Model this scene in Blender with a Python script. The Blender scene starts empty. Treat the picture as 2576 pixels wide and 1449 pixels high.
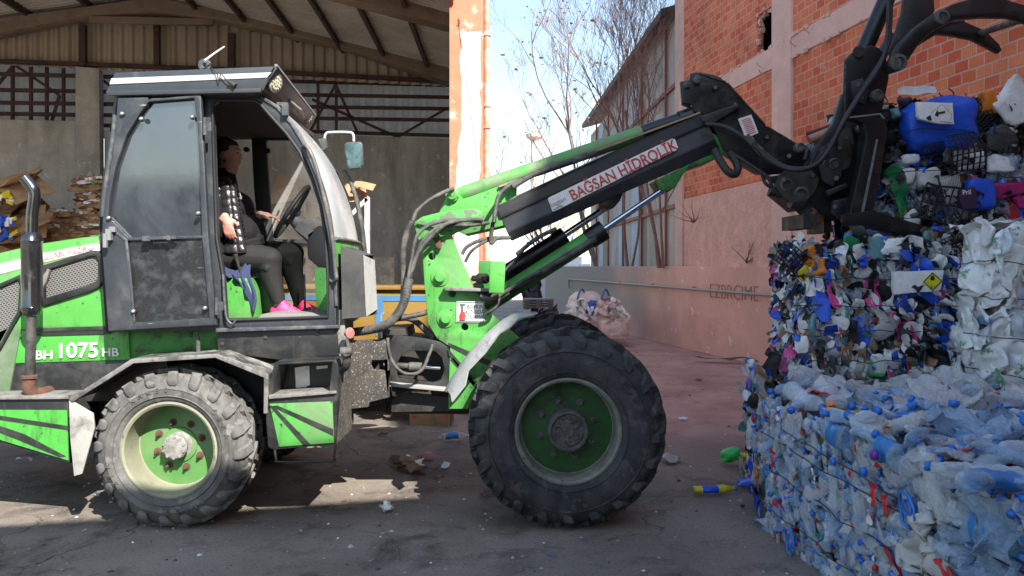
import bpy, bmesh, math, random
import numpy as np
from mathutils import Vector, Matrix, noise
noise.seed_set(7)
R = math.radians
S = bpy.context.scene
C = S.collection
# ---------------- camera, sky, sun, exposure ----------------
F = 2003.0; EYE = 1.5; HZ = 670.0; CU = 1288.0
cam = bpy.data.cameras.new('camera'); co = bpy.data.objects.new('camera', cam); C.objects.link(co)
co.location = (0, 0, EYE); co.rotation_euler = (R(90), 0, 0)
cam.sensor_width = 36; cam.lens = 36 * F / 2576; cam.shift_y = -(724.5 - HZ) / 2576
cam.clip_start = .05; cam.clip_end = 3000
S.camera = co
SUN = Vector((.6, -1, 1.05)).normalized()
w = bpy.data.worlds.new('World'); S.world = w; w.use_nodes = True
nt = w.node_tree; nt.nodes.clear()
sk = nt.nodes.new('ShaderNodeTexSky'); sk.sky_type = 'NISHITA'; sk.sun_disc = False
sk.sun_elevation = math.asin(SUN.z); sk.sun_rotation = math.atan2(SUN.x, SUN.y)
sk.air_density = 1.5; sk.dust_density = 1.0; sk.ozone_density = 3.0
bg = nt.nodes.new('ShaderNodeBackground'); bg.inputs[1].default_value = .118
wo = nt.nodes.new('ShaderNodeOutputWorld')
hs_ = nt.nodes.new('ShaderNodeHueSaturation'); hs_.inputs['Saturation'].default_value = .92; nt.links.new(sk.outputs[0], hs_.inputs['Color']); nt.links.new(hs_.outputs[0], bg.inputs[0]); nt.links.new(bg.outputs[0], wo.inputs[0])
sl = bpy.data.lights.new('sun', 'SUN'); sl.energy = 4.7; sl.angle = R(.5); sl.color = (1, .955, .88)
so = bpy.data.objects.new('sun', sl); C.objects.link(so)
so.rotation_euler = SUN.to_track_quat('Z', 'Y').to_euler()
S.view_settings.view_transform = 'Standard'; S.view_settings.look = 'None'; S.view_settings.gamma = 1
S.view_settings.exposure = 1.3
S.render.engine = 'CYCLES'
S.cycles.max_bounces = 8; S.cycles.transparent_max_bounces = 24; S.cycles.diffuse_bounces = 4
# ---------------- helpers ----------------
def P(u, v, Y): return Vector(((u - CU) / F * Y, Y, EYE - (v - HZ) / F * Y))
def G(u, v):
    Y = EYE * F / (v - HZ); return Vector(((u - CU) / F * Y, Y, 0))
class Plane:                      # vertical plane through (x,y) with ground direction (dx,dy)
    def __init__(s, x, y, dx, dy):
        s.o = Vector((x, y)); s.d = Vector((dx, dy)).normalized()
    def at(s, u, v):
        k = (u - CU) / F
        t = (k * s.o.y - s.o.x) / (s.d.x - k * s.d.y)
        p = s.o + s.d * t
        return Vector((p.x, p.y, EYE - (v - HZ) / F * p.y))
def tag(o, label=None, cat=None, group=None, kind=None):
    if label: o['label'] = label
    if cat: o['category'] = cat
    if group: o['group'] = group
    if kind: o['kind'] = kind
    return o
def thing(name, label, cat, loc, group=None, rz=0):
    o = bpy.data.objects.new(name, None); C.objects.link(o); o.location = loc; o.rotation_euler = (0, 0, rz)
    o.empty_display_size = .1
    return tag(o, label, cat, group)
def wmat(o):
    return (wmat(o.parent) @ o.matrix_parent_inverse @ o.matrix_basis) if o.parent else o.matrix_basis.copy()
def rootloc(p):
    return p.matrix_basis if p else Matrix()
SPLIT = {'grapple_pin', 'pivot_pin', 'claw_bushing', 'coupler_ram', 'glass_bolt', 'bolt_washer', 'skirt_bolt', 'door_hinge', 'hose_coupling', 'wheel_nut', 'purlin', 'window_latch', 'head_pin', 'lifting_strap',
         'inner_latch', 'grapple_ram', 'steel_post', 'side_truss_bar', 'box_end', 'roof_cable', 'axle', 'steering_ram', 'light_wiring', 'hinge_block', 'paper_scrap', 'laces', 'hanging_wire', 'post', 'windshield_wire', 'pedal', 'wall_rail', 'label_mark'}
def add(name, me, mat=None, parent=None, smooth=None, label=None):
    """splits a mesh of several separate pieces into one object per piece, then links each"""
    if name in SPLIT and parent is not None and len(me.vertices) < 60000:
        n = len(me.vertices); up = list(range(n))
        def fd(i):
            while up[i] != i: up[i] = up[up[i]]; i = up[i]
            return i
        for e in me.edges: up[fd(e.vertices[0])] = fd(e.vertices[1])
        g = {}
        for v in me.vertices: g.setdefault(fd(v.index), []).append(v.index)
        bb = []
        for k, ids in g.items():
            cs = [me.vertices[i].co for i in ids]; bb.append([[min(c[a] for c in cs) - .004 for a in range(3)], [max(c[a] for c in cs) + .004 for a in range(3)], set(ids)])
        ch = True
        while ch:
            ch = False
            for i in range(len(bb)):
                for j in range(i + 1, len(bb)):
                    a_, b_ = bb[i], bb[j]
                    if all(a_[0][k] <= b_[1][k] and b_[0][k] <= a_[1][k] for k in range(3)):
                        bb[i] = [[min(a_[0][k], b_[0][k]) for k in range(3)], [max(a_[1][k], b_[1][k]) for k in range(3)], a_[2] | b_[2]]; bb.pop(j); ch = True; break
                if ch: break
        if len(bb) > 1:
            o = None
            for b_ in bb:
                ids = sorted(b_[2]); mp = {k: i for i, k in enumerate(ids)}; fs = [tuple(mp[i] for i in p.vertices) for p in me.polygons if p.vertices[0] in mp]
                o = add1(name, mesh([me.vertices[i].co.copy() for i in ids], fs, [p.material_index for p in me.polygons if p.vertices[0] in mp]), mat, parent, smooth, label)
            return o
    return add1(name, me, mat, parent, smooth, label)
def add1(name, me, mat=None, parent=None, smooth=None, label=None):
    """links a mesh whose vertices are in world space; child of parent, or top-level with its origin at its base"""
    me.name = name
    if mat is not None:
        for m in (mat if isinstance(mat, (list, tuple)) else [mat]): me.materials.append(m)
    o = bpy.data.objects.new(name, me); C.objects.link(o)
    if smooth is not None:
        me.shade_smooth()
        if smooth > 0: me.set_sharp_from_angle(angle=R(smooth))
    if parent is not None:
        o.parent = parent
        o.matrix_parent_inverse = wmat(parent).inverted()
    else:
        n = len(me.vertices)
        if n:
            a = np.empty(n * 3); me.vertices.foreach_get('co', a); a = a.reshape(-1, 3)
            c = Vector((a[:, 0].mean(), a[:, 1].mean(), a[:, 2].min()))
            me.transform(Matrix.Translation(-c)); o.location = c
    if label: o['label'] = label
    return o
def mesh(vs, fs, mi=None):
    me = bpy.data.meshes.new('m'); me.from_pydata([tuple(v) for v in vs], [], fs)
    if mi is not None: me.polygons.foreach_set('material_index', mi)
    me.update(); return me
class MB:                          # mesh collector
    def __init__(s): s.v = []; s.f = []; s.m = []
    def put(s, vs, fs, k=0):
        n = len(s.v); s.v += [tuple(v) for v in vs]; s.f += [tuple(i + n for i in f) for f in fs]; s.m += [k] * len(fs); return s
    def box(s, c, d, rot=None, k=0, bev=0):
        x, y, z = [q / 2 for q in d]; vs = [Vector((a * x, b * y, e * z)) for a in (-1, 1) for b in (-1, 1) for e in (-1, 1)]
        if rot is not None: vs = [rot @ v for v in vs]
        c = Vector(c)
        return s.put([v + c for v in vs], [(0, 1, 3, 2), (4, 6, 7, 5), (0, 4, 5, 1), (2, 3, 7, 6), (0, 2, 6, 4), (1, 5, 7, 3)], k)
    def bar(s, a, b, wd, ht, k=0, up=Vector((0, 0, 1))):
        a = Vector(a); b = Vector(b); d = b - a; L = d.length; d.normalize()
        x = d.cross(up)
        if x.length < 1e-4: x = d.cross(Vector((0, 1, 0)))
        x.normalize(); z = x.cross(d); m = Matrix((x, d, z)).transposed()
        return s.box((a + b) / 2, (wd, L, ht), m, k)
    def cyl(s, a, b, r0, r1=None, n=20, k=0, cap=True):
        if r1 is None: r1 = r0
        return s.tube([a, b], [r0, r1], n, k, cap)
    def tube(s, pts, rs, n=10, k=0, cap=True):
        pts = [Vector(p) for p in pts]
        if not isinstance(rs, (list, tuple)): rs = [rs] * len(pts)
        vs = []; fs = []; T = []
        for i in range(len(pts)):
            t = pts[min(i + 1, len(pts) - 1)] - pts[max(i - 1, 0)]
            T.append(t.normalized() if t.length > 1e-9 else Vector((0, 0, 1)))
        nrm = T[0].orthogonal().normalized()
        for i, p in enumerate(pts):
            nrm = (nrm - T[i] * nrm.dot(T[i]))
            if nrm.length < 1e-6: nrm = T[i].orthogonal()
            nrm.normalize(); b = T[i].cross(nrm)
            for j in range(n):
                a = 2 * math.pi * j / n
                vs.append(p + (nrm * math.cos(a) + b * math.sin(a)) * rs[i])
        for i in range(len(pts) - 1):
            for j in range(n):
                fs.append((i * n + j, i * n + (j + 1) % n, (i + 1) * n + (j + 1) % n, (i + 1) * n + j))
        if cap: fs += [tuple(range(n))[::-1], tuple((len(pts) - 1) * n + j for j in range(n))]
        return s.put(vs, fs, k)
    def lathe(s, prof, o, ax, n=48, k=0, cap=False):   # prof: (r, h) along ax
        o = Vector(o); ax = Vector(ax).normalized(); x = ax.orthogonal().normalized(); y = ax.cross(x)
        vs = []; fs = []
        for r, h in prof:
            for j in range(n):
                a = 2 * math.pi * j / n; vs.append(o + ax * h + (x * math.cos(a) + y * math.sin(a)) * r)
        for i in range(len(prof) - 1):
            for j in range(n): fs.append((i * n + j, i * n + (j + 1) % n, (i + 1) * n + (j + 1) % n, (i + 1) * n + j))
        if cap: fs += [tuple(range(n))[::-1], tuple((len(prof) - 1) * n + j for j in range(n))]
        return s.put(vs, fs, k)
    def me(s, recalc=True):
        m = mesh(s.v, s.f, s.m)
        if recalc:
            b = bmesh.new(); b.from_mesh(m); bmesh.ops.recalc_face_normals(b, faces=b.faces); b.to_mesh(m); b.free()
        return m
def smooth_path(pts, n=8):
    pts = [Vector(p) for p in pts]; out = []
    for i in range(len(pts) - 1):
        p0 = pts[max(i - 1, 0)]; p1 = pts[i]; p2 = pts[i + 1]; p3 = pts[min(i + 2, len(pts) - 1)]
        for j in range(n):
            t = j / n
            out.append(.5 * ((2 * p1) + (p2 - p0) * t + (2 * p0 - 5 * p1 + 4 * p2 - p3) * t * t + (3 * p1 - p0 - 3 * p2 + p3) * t ** 3))
    out.append(pts[-1]); return out
def obj_to_mesh(o):
    dg = bpy.context.evaluated_depsgraph_get(); me = bpy.data.meshes.new_from_object(o.evaluated_get(dg), depsgraph=dg)
    return me
def poly2d(loops, h0, h1, bev=.004, res=1):
    """filled 2D outline with holes, (x,z) loops, thickness from y=h0 to y=h1"""
    cu = bpy.data.curves.new('c', 'CURVE'); cu.dimensions = '2D'; cu.fill_mode = 'BOTH'
    th = abs(h1 - h0) / 2
    if bev * 2 > th * 1.6: bev = th * .8
    cu.extrude = max(th - bev, 0); cu.bevel_depth = bev; cu.bevel_resolution = res; cu.offset = -bev
    for lp in loops:
        sp = cu.splines.new('POLY'); sp.points.add(len(lp) - 1); sp.use_cyclic_u = True
        for i, p in enumerate(lp): sp.points[i].co = (p[0], p[1], 0, 1)
    o = bpy.data.objects.new('t', cu); C.objects.link(o); me = obj_to_mesh(o)
    bpy.data.objects.remove(o); bpy.data.curves.remove(cu)
    mid = (h0 + h1) / 2
    n = len(me.vertices); a = np.empty(n * 3); me.vertices.foreach_get('co', a); a = a.reshape(-1, 3)
    b = np.stack([a[:, 0], mid - a[:, 2], a[:, 1]], 1); me.vertices.foreach_set('co', b.ravel())
    me.materials.clear()
    bm = bmesh.new(); bm.from_mesh(me); bmesh.ops.remove_doubles(bm, verts=bm.verts, dist=1e-5)
    bmesh.ops.recalc_face_normals(bm, faces=bm.faces); bm.to_mesh(me); bm.free()
    return me
def plate(name, loops, Y0, Y1, mat, parent, bev=.004, smooth=30, label=None):
    """plate whose near face stands at distance Y0, outline in reference pixels, real thickness to Y1"""
    if not isinstance(loops[0][0], (list, tuple)): loops = [loops]
    L = [[(P(u, v, Y0).x, P(u, v, Y0).z) for u, v in lp] for lp in loops]
    return add(name, poly2d(L, Y0, Y1, bev), mat, parent, smooth, label)
def circ(u, v, r, n=24, ry=None): return [(u + r * math.cos(2 * math.pi * i / n), v + (ry or r) * math.sin(2 * math.pi * i / n)) for i in range(n)]
def hose(name, pts, r, mat, parent, n=8, ring=0, label=None):
    """pts: (u, v, Y)"""
    p = smooth_path([P(*q) for q in pts]); rs = r
    if ring: p = smooth_path(p, 3); rs = [r * (1 + ring * (i % 3 == 0)) for i in range(len(p))]
    b = MB(); b.tube(p, rs, n); return add(name, b.me(), mat, parent, 60, label)
def text(name, s, mat, parent, o, xd, size, th=.002, bold=0, yd=(0, 0, 1), sx=1, shear=0, align='CENTER', outline=None, label=None):
    cu = bpy.data.curves.new('t', 'FONT'); cu.body = s; cu.size = 1; cu.align_x = align; cu.align_y = 'CENTER'
    cu.extrude = th / size / 2; cu.offset = bold; cu.shear = shear
    t = bpy.data.objects.new('t', cu); C.objects.link(t); me = obj_to_mesh(t)
    bpy.data.objects.remove(t); bpy.data.curves.remove(cu); me.materials.clear()
    x = Vector(xd).normalized(); y = Vector(yd); y = (y - x * y.dot(x)).normalized(); z = x.cross(y)
    m = Matrix.Translation(Vector(o)) @ Matrix((x * sx, y, z)).transposed().to_4x4() @ Matrix.Scale(size, 4)
    me.transform(m); return add(name, me, mat, parent, None, label)
# ---------------- materials ----------------
MC = {}
def mat(name, col, rough=.5, metal=0, dirt=None, damt=.35, dscale=3, soft=.12, bump=.15, bscale=40, bdist=.004, var=.12, spec=.5,
        alpha=1, trans=0, coat=0, grime=None, gamt=.4, spots=None, sscale=30, samt=.3, streak=False, hue=None, coord='Object'):
    if name in MC: return MC[name]
    m = bpy.data.materials.new(name); m.use_nodes = True; t = m.node_tree; N = t.nodes; K = t.links
    b = N['Principled BSDF']; tc = N.new('ShaderNodeTexCoord'); out = tc.outputs[coord]
    mp = N.new('ShaderNodeMapping'); K.new(out, mp.inputs[0])
    if streak: mp.inputs['Scale'].default_value = (1, 1, .18)
    def nz(scale, det=5, ro=.6, vec=None, dist=0):
        n = N.new('ShaderNodeTexNoise'); n.inputs['Scale'].default_value = scale; n.inputs['Detail'].default_value = det
        n.inputs['Roughness'].default_value = ro; n.inputs['Distortion'].default_value = dist
        K.new(vec or out, n.inputs['Vector']); return n.outputs['Fac']
    def mix(a, c2, f, mode='MIX'):
        x = N.new('ShaderNodeMix'); x.data_type = 'RGBA'; x.blend_type = mode
        for s_, v_ in ((x.inputs[6], a), (x.inputs[7], c2)):
            if isinstance(v_, (tuple, list)): s_.default_value = (*v_[:3], 1)
            else: K.new(v_, s_)
        if isinstance(f, (int, float)): x.inputs[0].default_value = f
        else: K.new(f, x.inputs[0])
        return x.outputs[2]
    def ramp(f, lo, hi):
        r = N.new('ShaderNodeMapRange'); r.inputs[1].default_value = lo; r.inputs[2].default_value = hi; r.clamp = True
        K.new(f, r.inputs[0]); return r.outputs[0]
    c = col
    if hue:                      # second colour in large soft areas
        c = mix(c, hue, ramp(nz(dscale * .35, 3), .42, .62))
    if var:
        v = ramp(nz(dscale * 2.3, 6), .25, .75)
        c = mix(tuple(q * (1 - var) for q in c[:3]), tuple(min(q * (1 + var) + .003, 1) for q in c[:3]), v) if isinstance(c, tuple) else mix(c, mix(c, (1, 1, 1), var * .12), v)
    if dirt:
        d = ramp(nz(dscale, 8, .68, mp.outputs[0], .3), 1 - damt - soft, 1 - damt + soft)
        d2 = N.new('ShaderNodeMath'); d2.operation = 'MULTIPLY'; d2.inputs[1].default_value = .85; K.new(d, d2.inputs[0])
        c = mix(c, dirt, d2.outputs[0])
        rr = N.new('ShaderNodeMapRange'); K.new(d, rr.inputs[0]); rr.inputs[3].default_value = rough; rr.inputs[4].default_value = min(1, rough + .35)
        K.new(rr.outputs[0], b.inputs['Roughness'])
    else: b.inputs['Roughness'].default_value = rough
    if spots:
        c = mix(c, spots, ramp(nz(sscale, 3, .55), 1 - samt - .03, 1 - samt + .03))
    if grime:                    # runs of oil and dirt, stretched downwards, plus fine scratches
        m2 = N.new('ShaderNodeMapping'); m2.inputs['Scale'].default_value = (1, 1, .22); K.new(out, m2.inputs[0])
        gf = N.new('ShaderNodeMath'); gf.operation = 'MULTIPLY'; gf.inputs[1].default_value = .8; K.new(ramp(nz(13, 7, .7, m2.outputs[0]), 1 - gamt - .05, 1 - gamt + .12), gf.inputs[0]); c = mix(c, grime, gf.outputs[0])
        m3 = N.new('ShaderNodeMapping'); m3.inputs['Scale'].default_value = (1, 1, 9); m3.inputs['Rotation'].default_value = (0, .5, 0); K.new(out, m3.inputs[0])
        c = mix(c, tuple(min(q * 2.2 + .05, .5) for q in grime), ramp(nz(7, 4, .5, m3.outputs[0]), .72, .80))
    if isinstance(c, tuple): b.inputs['Base Color'].default_value = (*c[:3], 1)
    else: K.new(c, b.inputs['Base Color'])
    b.inputs['Metallic'].default_value = metal; b.inputs['Alpha'].default_value = alpha
    b.inputs['Specular IOR Level'].default_value = spec; b.inputs['Transmission Weight'].default_value = trans
    b.inputs['Coat Weight'].default_value = coat
    if bump:
        bp = N.new('ShaderNodeBump'); bp.inputs['Strength'].default_value = bump; bp.inputs['Distance'].default_value = bdist
        K.new(nz(bscale, 6, .65), bp.inputs['Height']); K.new(bp.outputs[0], b.inputs['Normal'])
    MC[name] = m; return m
def custom(name):
    m = bpy.data.materials.new(name); m.use_nodes = True; return m, m.node_tree.nodes, m.node_tree.links, m.node_tree.nodes['Principled BSDF']

green = mat('green_paint', (.062, .33, .045), .42, grime=(.03, .035, .022), gamt=.42, dirt=(.11, .12, .07), damt=.34, dscale=4.5, soft=.09, bump=.12, spots=(.03, .032, .025), sscale=22, samt=.30)
green_clean = mat('green_paint_clean', (.080, .34, .060), .43, grime=(.05, .06, .035), gamt=.40, dirt=(.14, .16, .10), damt=.40, dscale=3, soft=.1, spots=(.025, .035, .02), sscale=30, samt=.33)
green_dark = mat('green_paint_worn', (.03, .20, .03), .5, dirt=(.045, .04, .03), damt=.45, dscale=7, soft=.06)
green_rim = mat('green_rim_disc', (.075, .22, .05), .6, dirt=(.17, .09, .06), damt=.33, dscale=9, soft=.04, hue=(.15, .25, .10))
green_hub2 = mat('dark_green_disc', (.018, .085, .016), .6, dirt=(.03, .03, .025), damt=.4, dscale=9)
cabgrey = mat('cab_grey_paint', (.029, .034, .041), .42, grime=(.10, .10, .095), gamt=.34, dirt=(.10, .10, .098), damt=.36, dscale=5, soft=.16, spots=(.3, .29, .27), sscale=60, samt=.24)
cabgrey2 = mat('cab_grey_edge', (.055, .062, .07), .4, dirt=(.20, .19, .175), damt=.4, dscale=9, soft=.12)
roofgrey = mat('roof_grey_paint', (.036, .043, .051), .4, dirt=(.13, .13, .13), damt=.3, dscale=6, streak=True)
black = mat('black_paint', (.013, .014, .015), .42, grime=(.06, .055, .05), gamt=.38, dirt=(.06, .057, .05), damt=.4, dscale=6, soft=.15, spots=(.16, .15, .13), sscale=55, samt=.25)
blacksteel = mat('black_steel', (.006, .0065, .0075), .34, dirt=(.035, .033, .031), damt=.36, dscale=8, soft=.14, spots=(.13, .13, .13), sscale=38, samt=.25, spec=.5)
blackbox = mat('boom_black_paint', (.017, .019, .022), .36, dirt=(.06, .06, .06), damt=.38, dscale=4, soft=.2, spots=(.24, .24, .23), sscale=80, samt=.22)
speck = mat('speckled_plate', (.035, .035, .032), .8, dirt=(.10, .085, .07), damt=.45, dscale=9, soft=.2, spots=(.30, .25, .20), sscale=95, samt=.37, bump=.3)
speck2 = mat('spattered_black', (.035, .036, .036), .6, dirt=(.10, .095, .09), damt=.4, dscale=6, soft=.2, spots=(.30, .29, .27), sscale=120, samt=.30, bump=.2)
greasy = mat('greasy_iron', (.016, .015, .013), .55, dirt=(.065, .054, .043), damt=.45, dscale=11, bump=.5, bscale=90)
rust = mat('rusty_iron', (.12, .055, .035), .8, dirt=(.05, .03, .025), damt=.4, dscale=14, bump=.4)
dustw = mat('dusty_white_edge', (.20, .19, .175), .6, dirt=(.05, .05, .05), damt=.45, dscale=9, soft=.07)
whitep = mat('worn_white_paint', (.48, .47, .455), .5, dirt=(.13, .13, .12), damt=.4, dscale=8, soft=.07, spots=(.05, .05, .05), sscale=25, samt=.3)
sticker = mat('white_sticker', (.78, .77, .75), .35, dirt=(.4, .38, .35), damt=.3, dscale=12)
redink = mat('faded_red_ink', (.55, .04, .035), .45, dirt=(.6, .3, .28), damt=.35, dscale=25)
blackink = mat('black_ink', (.02, .02, .02), .5, bump=0)
whiteink = mat('white_decal', (.66, .64, .62), .45, dirt=(.25, .2, .15), damt=.3, dscale=10)
chrome = mat('chromed_rod', (.62, .64, .68), .12, 1, bump=.03)
chromeblk = mat('glossy_black_exhaust', (.012, .012, .013), .16, 0, dirt=(.05, .05, .05), damt=.35, dscale=7, coat=.8, spec=.8)
bolt = mat('zinc_bolt', (.45, .45, .44), .35, .7)
hosem = mat('rubber_hose', (.035, .034, .033), .6, dirt=(.16, .15, .13), damt=.45, dscale=12)
rubber = mat('rubber_seal', (.02, .02, .021), .6)
rimdust = mat('cream_rim_paint', (.27, .28, .19), .7, dirt=(.19, .17, .13), damt=.5, dscale=4, soft=.2, spots=(.14, .12, .08), sscale=25, samt=.33, bump=.3)
rimgrey = mat('grey_rim_paint', (.24, .24, .20), .65, dirt=(.10, .10, .08), damt=.5, dscale=7, soft=.15, spots=(.05, .05, .04), sscale=30, samt=.3)
hubm = mat('dusty_hub', (.28, .27, .25), .7, dirt=(.12, .11, .1), damt=.45, dscale=25, bump=.5, bscale=80)
hubd = mat('grimy_hub', (.12, .115, .105), .55, dirt=(.045, .042, .04), damt=.5, dscale=20, bump=.7, bscale=60, bdist=.008)
def tyre_mat(name, a, d, amt):
    return mat(name, a, .72, dirt=d, damt=amt, dscale=5, soft=.16, bump=.35, bscale=70, spots=tuple(q * .9 for q in d), sscale=14, samt=.40, grime=tuple(q * .5 for q in a), gamt=.42, var=.25)
tyreL = tyre_mat('dusty_tyre', (.06, .058, .055), (.19, .182, .168), .52)
tyreR = tyre_mat('black_tyre', (.018, .020, .023), (.085, .082, .078), .47)
concrete = mat('old_concrete', (.44, .415, .385), .9, dirt=(.22, .20, .175), damt=.48, dscale=1.9, soft=.12, spots=(.56, .53, .49), sscale=7, samt=.33, bump=.4, bscale=18, streak=True, var=.2)
beamc = mat('brown_concrete', (.27, .20, .145), .9, dirt=(.12, .08, .06), damt=.4, dscale=2, soft=.2, bump=.3, bscale=20)
darkbrown = mat('brown_steel', (.07, .035, .03), .7, dirt=(.03, .02, .02), damt=.4)
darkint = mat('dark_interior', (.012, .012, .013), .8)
clad = mat('dirty_cladding', (.46, .39, .30), .7, dirt=(.19, .14, .10), damt=.4, dscale=1.2, soft=.25, streak=True)
sheet = mat('roof_sheet', (.60, .55, .49), .6, dirt=(.20, .16, .13), damt=.4, dscale=.9, soft=.3)
tinwall = mat('tin_sheet', (.50, .45, .41), .55, dirt=(.25, .19, .17), damt=.4, dscale=1, soft=.2, streak=True)
tinblue = mat('tin_sheet_blue', (.42, .50, .60), .5, dirt=(.2, .2, .22), damt=.35, dscale=1, streak=True)
pink = mat('pink_concrete', (.74, .46, .39), .9, dirt=(.54, .34, .29), damt=.45, dscale=1.6, soft=.2, bump=.5, bscale=14, bdist=.02, spots=(.6, .45, .4), sscale=6, samt=.33)
pinkrough = mat('pink_rough_render', (.80, .46, .38), .95, dirt=(.60, .33, .27), damt=.5, dscale=3, soft=.15, bump=1, bscale=9, bdist=.06)
salmon = mat('salmon_paint', (.62, .19, .11), .8, dirt=(.7, .5, .42), damt=.38, dscale=2.6, soft=.05, bump=.2)
bark = mat('reddish_bark', (.21, .11, .09), .9, dirt=(.32, .19, .16), damt=.4, dscale=6)
barkgrey = mat('grey_bark', (.24, .17, .15), .9, dirt=(.34, .25, .22), damt=.4, dscale=6)
cardb = mat('cardboard', (.36, .22, .12), .85, dirt=(.22, .13, .075), damt=.4, dscale=6, bump=.3)
cardb2 = mat('cardboard_pale', (.46, .31, .18), .85, dirt=(.3, .2, .12), damt=.35, dscale=5)
cardb3 = mat('cardboard_dark', (.20, .11, .065), .9)
# ---------------- special materials ----------------
def glassmat(name, col, alpha, rough, dust=.3):
    m, N, K, b = custom(name)
    b.inputs['Base Color'].default_value = (*col, 1); b.inputs['Roughness'].default_value = rough
    b.inputs['Specular IOR Level'].default_value = .6
    tc = N.new('ShaderNodeTexCoord'); n = N.new('ShaderNodeTexNoise'); n.inputs['Scale'].default_value = 3; n.inputs['Detail'].default_value = 7
    K.new(tc.outputs['Object'], n.inputs['Vector'])
    r = N.new('ShaderNodeMapRange'); r.inputs[1].default_value = .3; r.inputs[2].default_value = .75
    r.inputs[3].default_value = max(alpha - dust, .05); r.inputs[4].default_value = min(alpha + dust, 1)
    K.new(n.outputs['Fac'], r.inputs[0]); K.new(r.outputs[0], b.inputs['Alpha']); return m
glass_clear = glassmat('dusty_glass', (.6, .6, .58), .2, .08, .08)
glass_wind = glassmat('hazed_windshield', (.60, .62, .63), .70, .22, .2)  # whitish cover stands for dust plus painted glare and sky reflection
glass_door = mat('tinted_door_glass', (.022, .026, .034), .05, dirt=(.07, .075, .085), damt=.30, dscale=2.2, soft=.3, bump=.02, bscale=8, spec=.9, spots=(.16, .17, .17), sscale=120, samt=.24)
glass_low = mat('scuffed_door_glass', (.018, .02, .021), .25, dirt=(.06, .063, .063), damt=.4, dscale=13, soft=.12, grime=(.05, .05, .05), gamt=.36, bump=.1, spots=(.2, .2, .2), sscale=70, samt=.24, spec=.6)
mirror_m = mat('spotted_mirror', (.10, .17, .18), .25, .5, dirt=(.03, .06, .06), damt=.45, dscale=30, soft=.05)
lampglass = mat('lamp_lens', (.55, .52, .40), .2, 0, dirt=(.2, .2, .18), damt=.4, dscale=40, spec=.8)
def brickmat(name, c1, c2, mortar, bw, bh):
    m, N, K, b = custom(name)
    tc = N.new('ShaderNodeTexCoord'); sp = N.new('ShaderNodeSeparateXYZ'); cb = N.new('ShaderNodeCombineXYZ')
    K.new(tc.outputs['Object'], sp.inputs[0]); K.new(sp.outputs['X'], cb.inputs['X']); K.new(sp.outputs['Z'], cb.inputs['Y'])
    nz = N.new('ShaderNodeTexNoise'); nz.inputs['Scale'].default_value = 4.5; nz.inputs['Detail'].default_value = 7; nz.inputs['Roughness'].default_value = .75; K.new(cb.outputs[0], nz.inputs['Vector'])
    vm = N.new('ShaderNodeVectorMath'); vm.operation = 'MULTIPLY_ADD'; vm.inputs[1].default_value = (.035, .035, 0)
    K.new(nz.outputs['Color'], vm.inputs[0]); K.new(cb.outputs[0], vm.inputs[2])
    br = N.new('ShaderNodeTexBrick'); K.new(vm.outputs[0], br.inputs['Vector'])
    br.inputs['Scale'].default_value = 1; br.inputs['Brick Width'].default_value = bw; br.inputs['Row Height'].default_value = bh
    br.inputs['Mortar Size'].default_value = .011; br.inputs['Mortar Smooth'].default_value = .3; br.inputs['Bias'].default_value = -.1
    br.inputs['Color1'].default_value = (*c1, 1); br.inputs['Color2'].default_value = (*c2, 1); br.inputs['Mortar'].default_value = (*mortar, 1)
    n2 = N.new('ShaderNodeTexNoise'); n2.inputs['Scale'].default_value = 1.1; n2.inputs['Detail'].default_value = 8; n2.inputs['Roughness'].default_value = .7; K.new(cb.outputs[0], n2.inputs['Vector'])
    r = N.new('ShaderNodeMapRange'); r.inputs[1].default_value = .3; r.inputs[2].default_value = .7; r.inputs[3].default_value = .68; r.inputs[4].default_value = 1.15
    K.new(n2.outputs['Fac'], r.inputs[0])
    mx = N.new('ShaderNodeVectorMath'); mx.operation = 'SCALE'; K.new(br.outputs['Color'], mx.inputs[0]); K.new(r.outputs[0], mx.inputs['Scale'])
    n4 = N.new('ShaderNodeTexNoise'); n4.inputs['Scale'].default_value = 2.6; n4.inputs['Detail'].default_value = 9; n4.inputs['Roughness'].default_value = .75; K.new(cb.outputs[0], n4.inputs['Vector'])
    r4 = N.new('ShaderNodeMapRange'); r4.inputs[1].default_value = .60; r4.inputs[2].default_value = .66; r4.inputs[4].default_value = .7; K.new(n4.outputs['Fac'], r4.inputs[0])
    m4 = N.new('ShaderNodeMix'); m4.data_type = 'RGBA'; K.new(r4.outputs[0], m4.inputs[0]); K.new(mx.outputs[0], m4.inputs[6]); m4.inputs[7].default_value = (.60, .36, .28, 1)
    K.new(m4.outputs[2], b.inputs['Base Color']); b.inputs['Roughness'].default_value = .9
    # vertical grooves of hollow bricks
    wv = N.new('ShaderNodeTexWave'); wv.inputs['Scale'].default_value = 11; wv.bands_direction = 'X'; K.new(cb.outputs[0], wv.inputs['Vector'])
    ma = N.new('ShaderNodeMath'); ma.operation = 'MULTIPLY_ADD'; ma.inputs[1].default_value = .25; K.new(wv.outputs['Fac'], ma.inputs[0])
    inv = N.new('ShaderNodeMath'); inv.operation = 'SUBTRACT'; inv.inputs[0].default_value = 1; K.new(br.outputs['Fac'], inv.inputs[1]); K.new(inv.outputs[0], ma.inputs[2])
    bp = N.new('ShaderNodeBump'); bp.inputs['Distance'].default_value = .012; bp.inputs['Strength'].default_value = .9
    K.new(ma.outputs[0], bp.inputs['Height']); K.new(bp.outputs[0], b.inputs['Normal']); return m
glass_door.node_tree.nodes['Principled BSDF'].inputs['IOR'].default_value = 1.85
brick = brickmat('hollow_red_brick', (.60, .10, .04), (.72, .23, .10), (.62, .34, .26), .20, .122)
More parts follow.
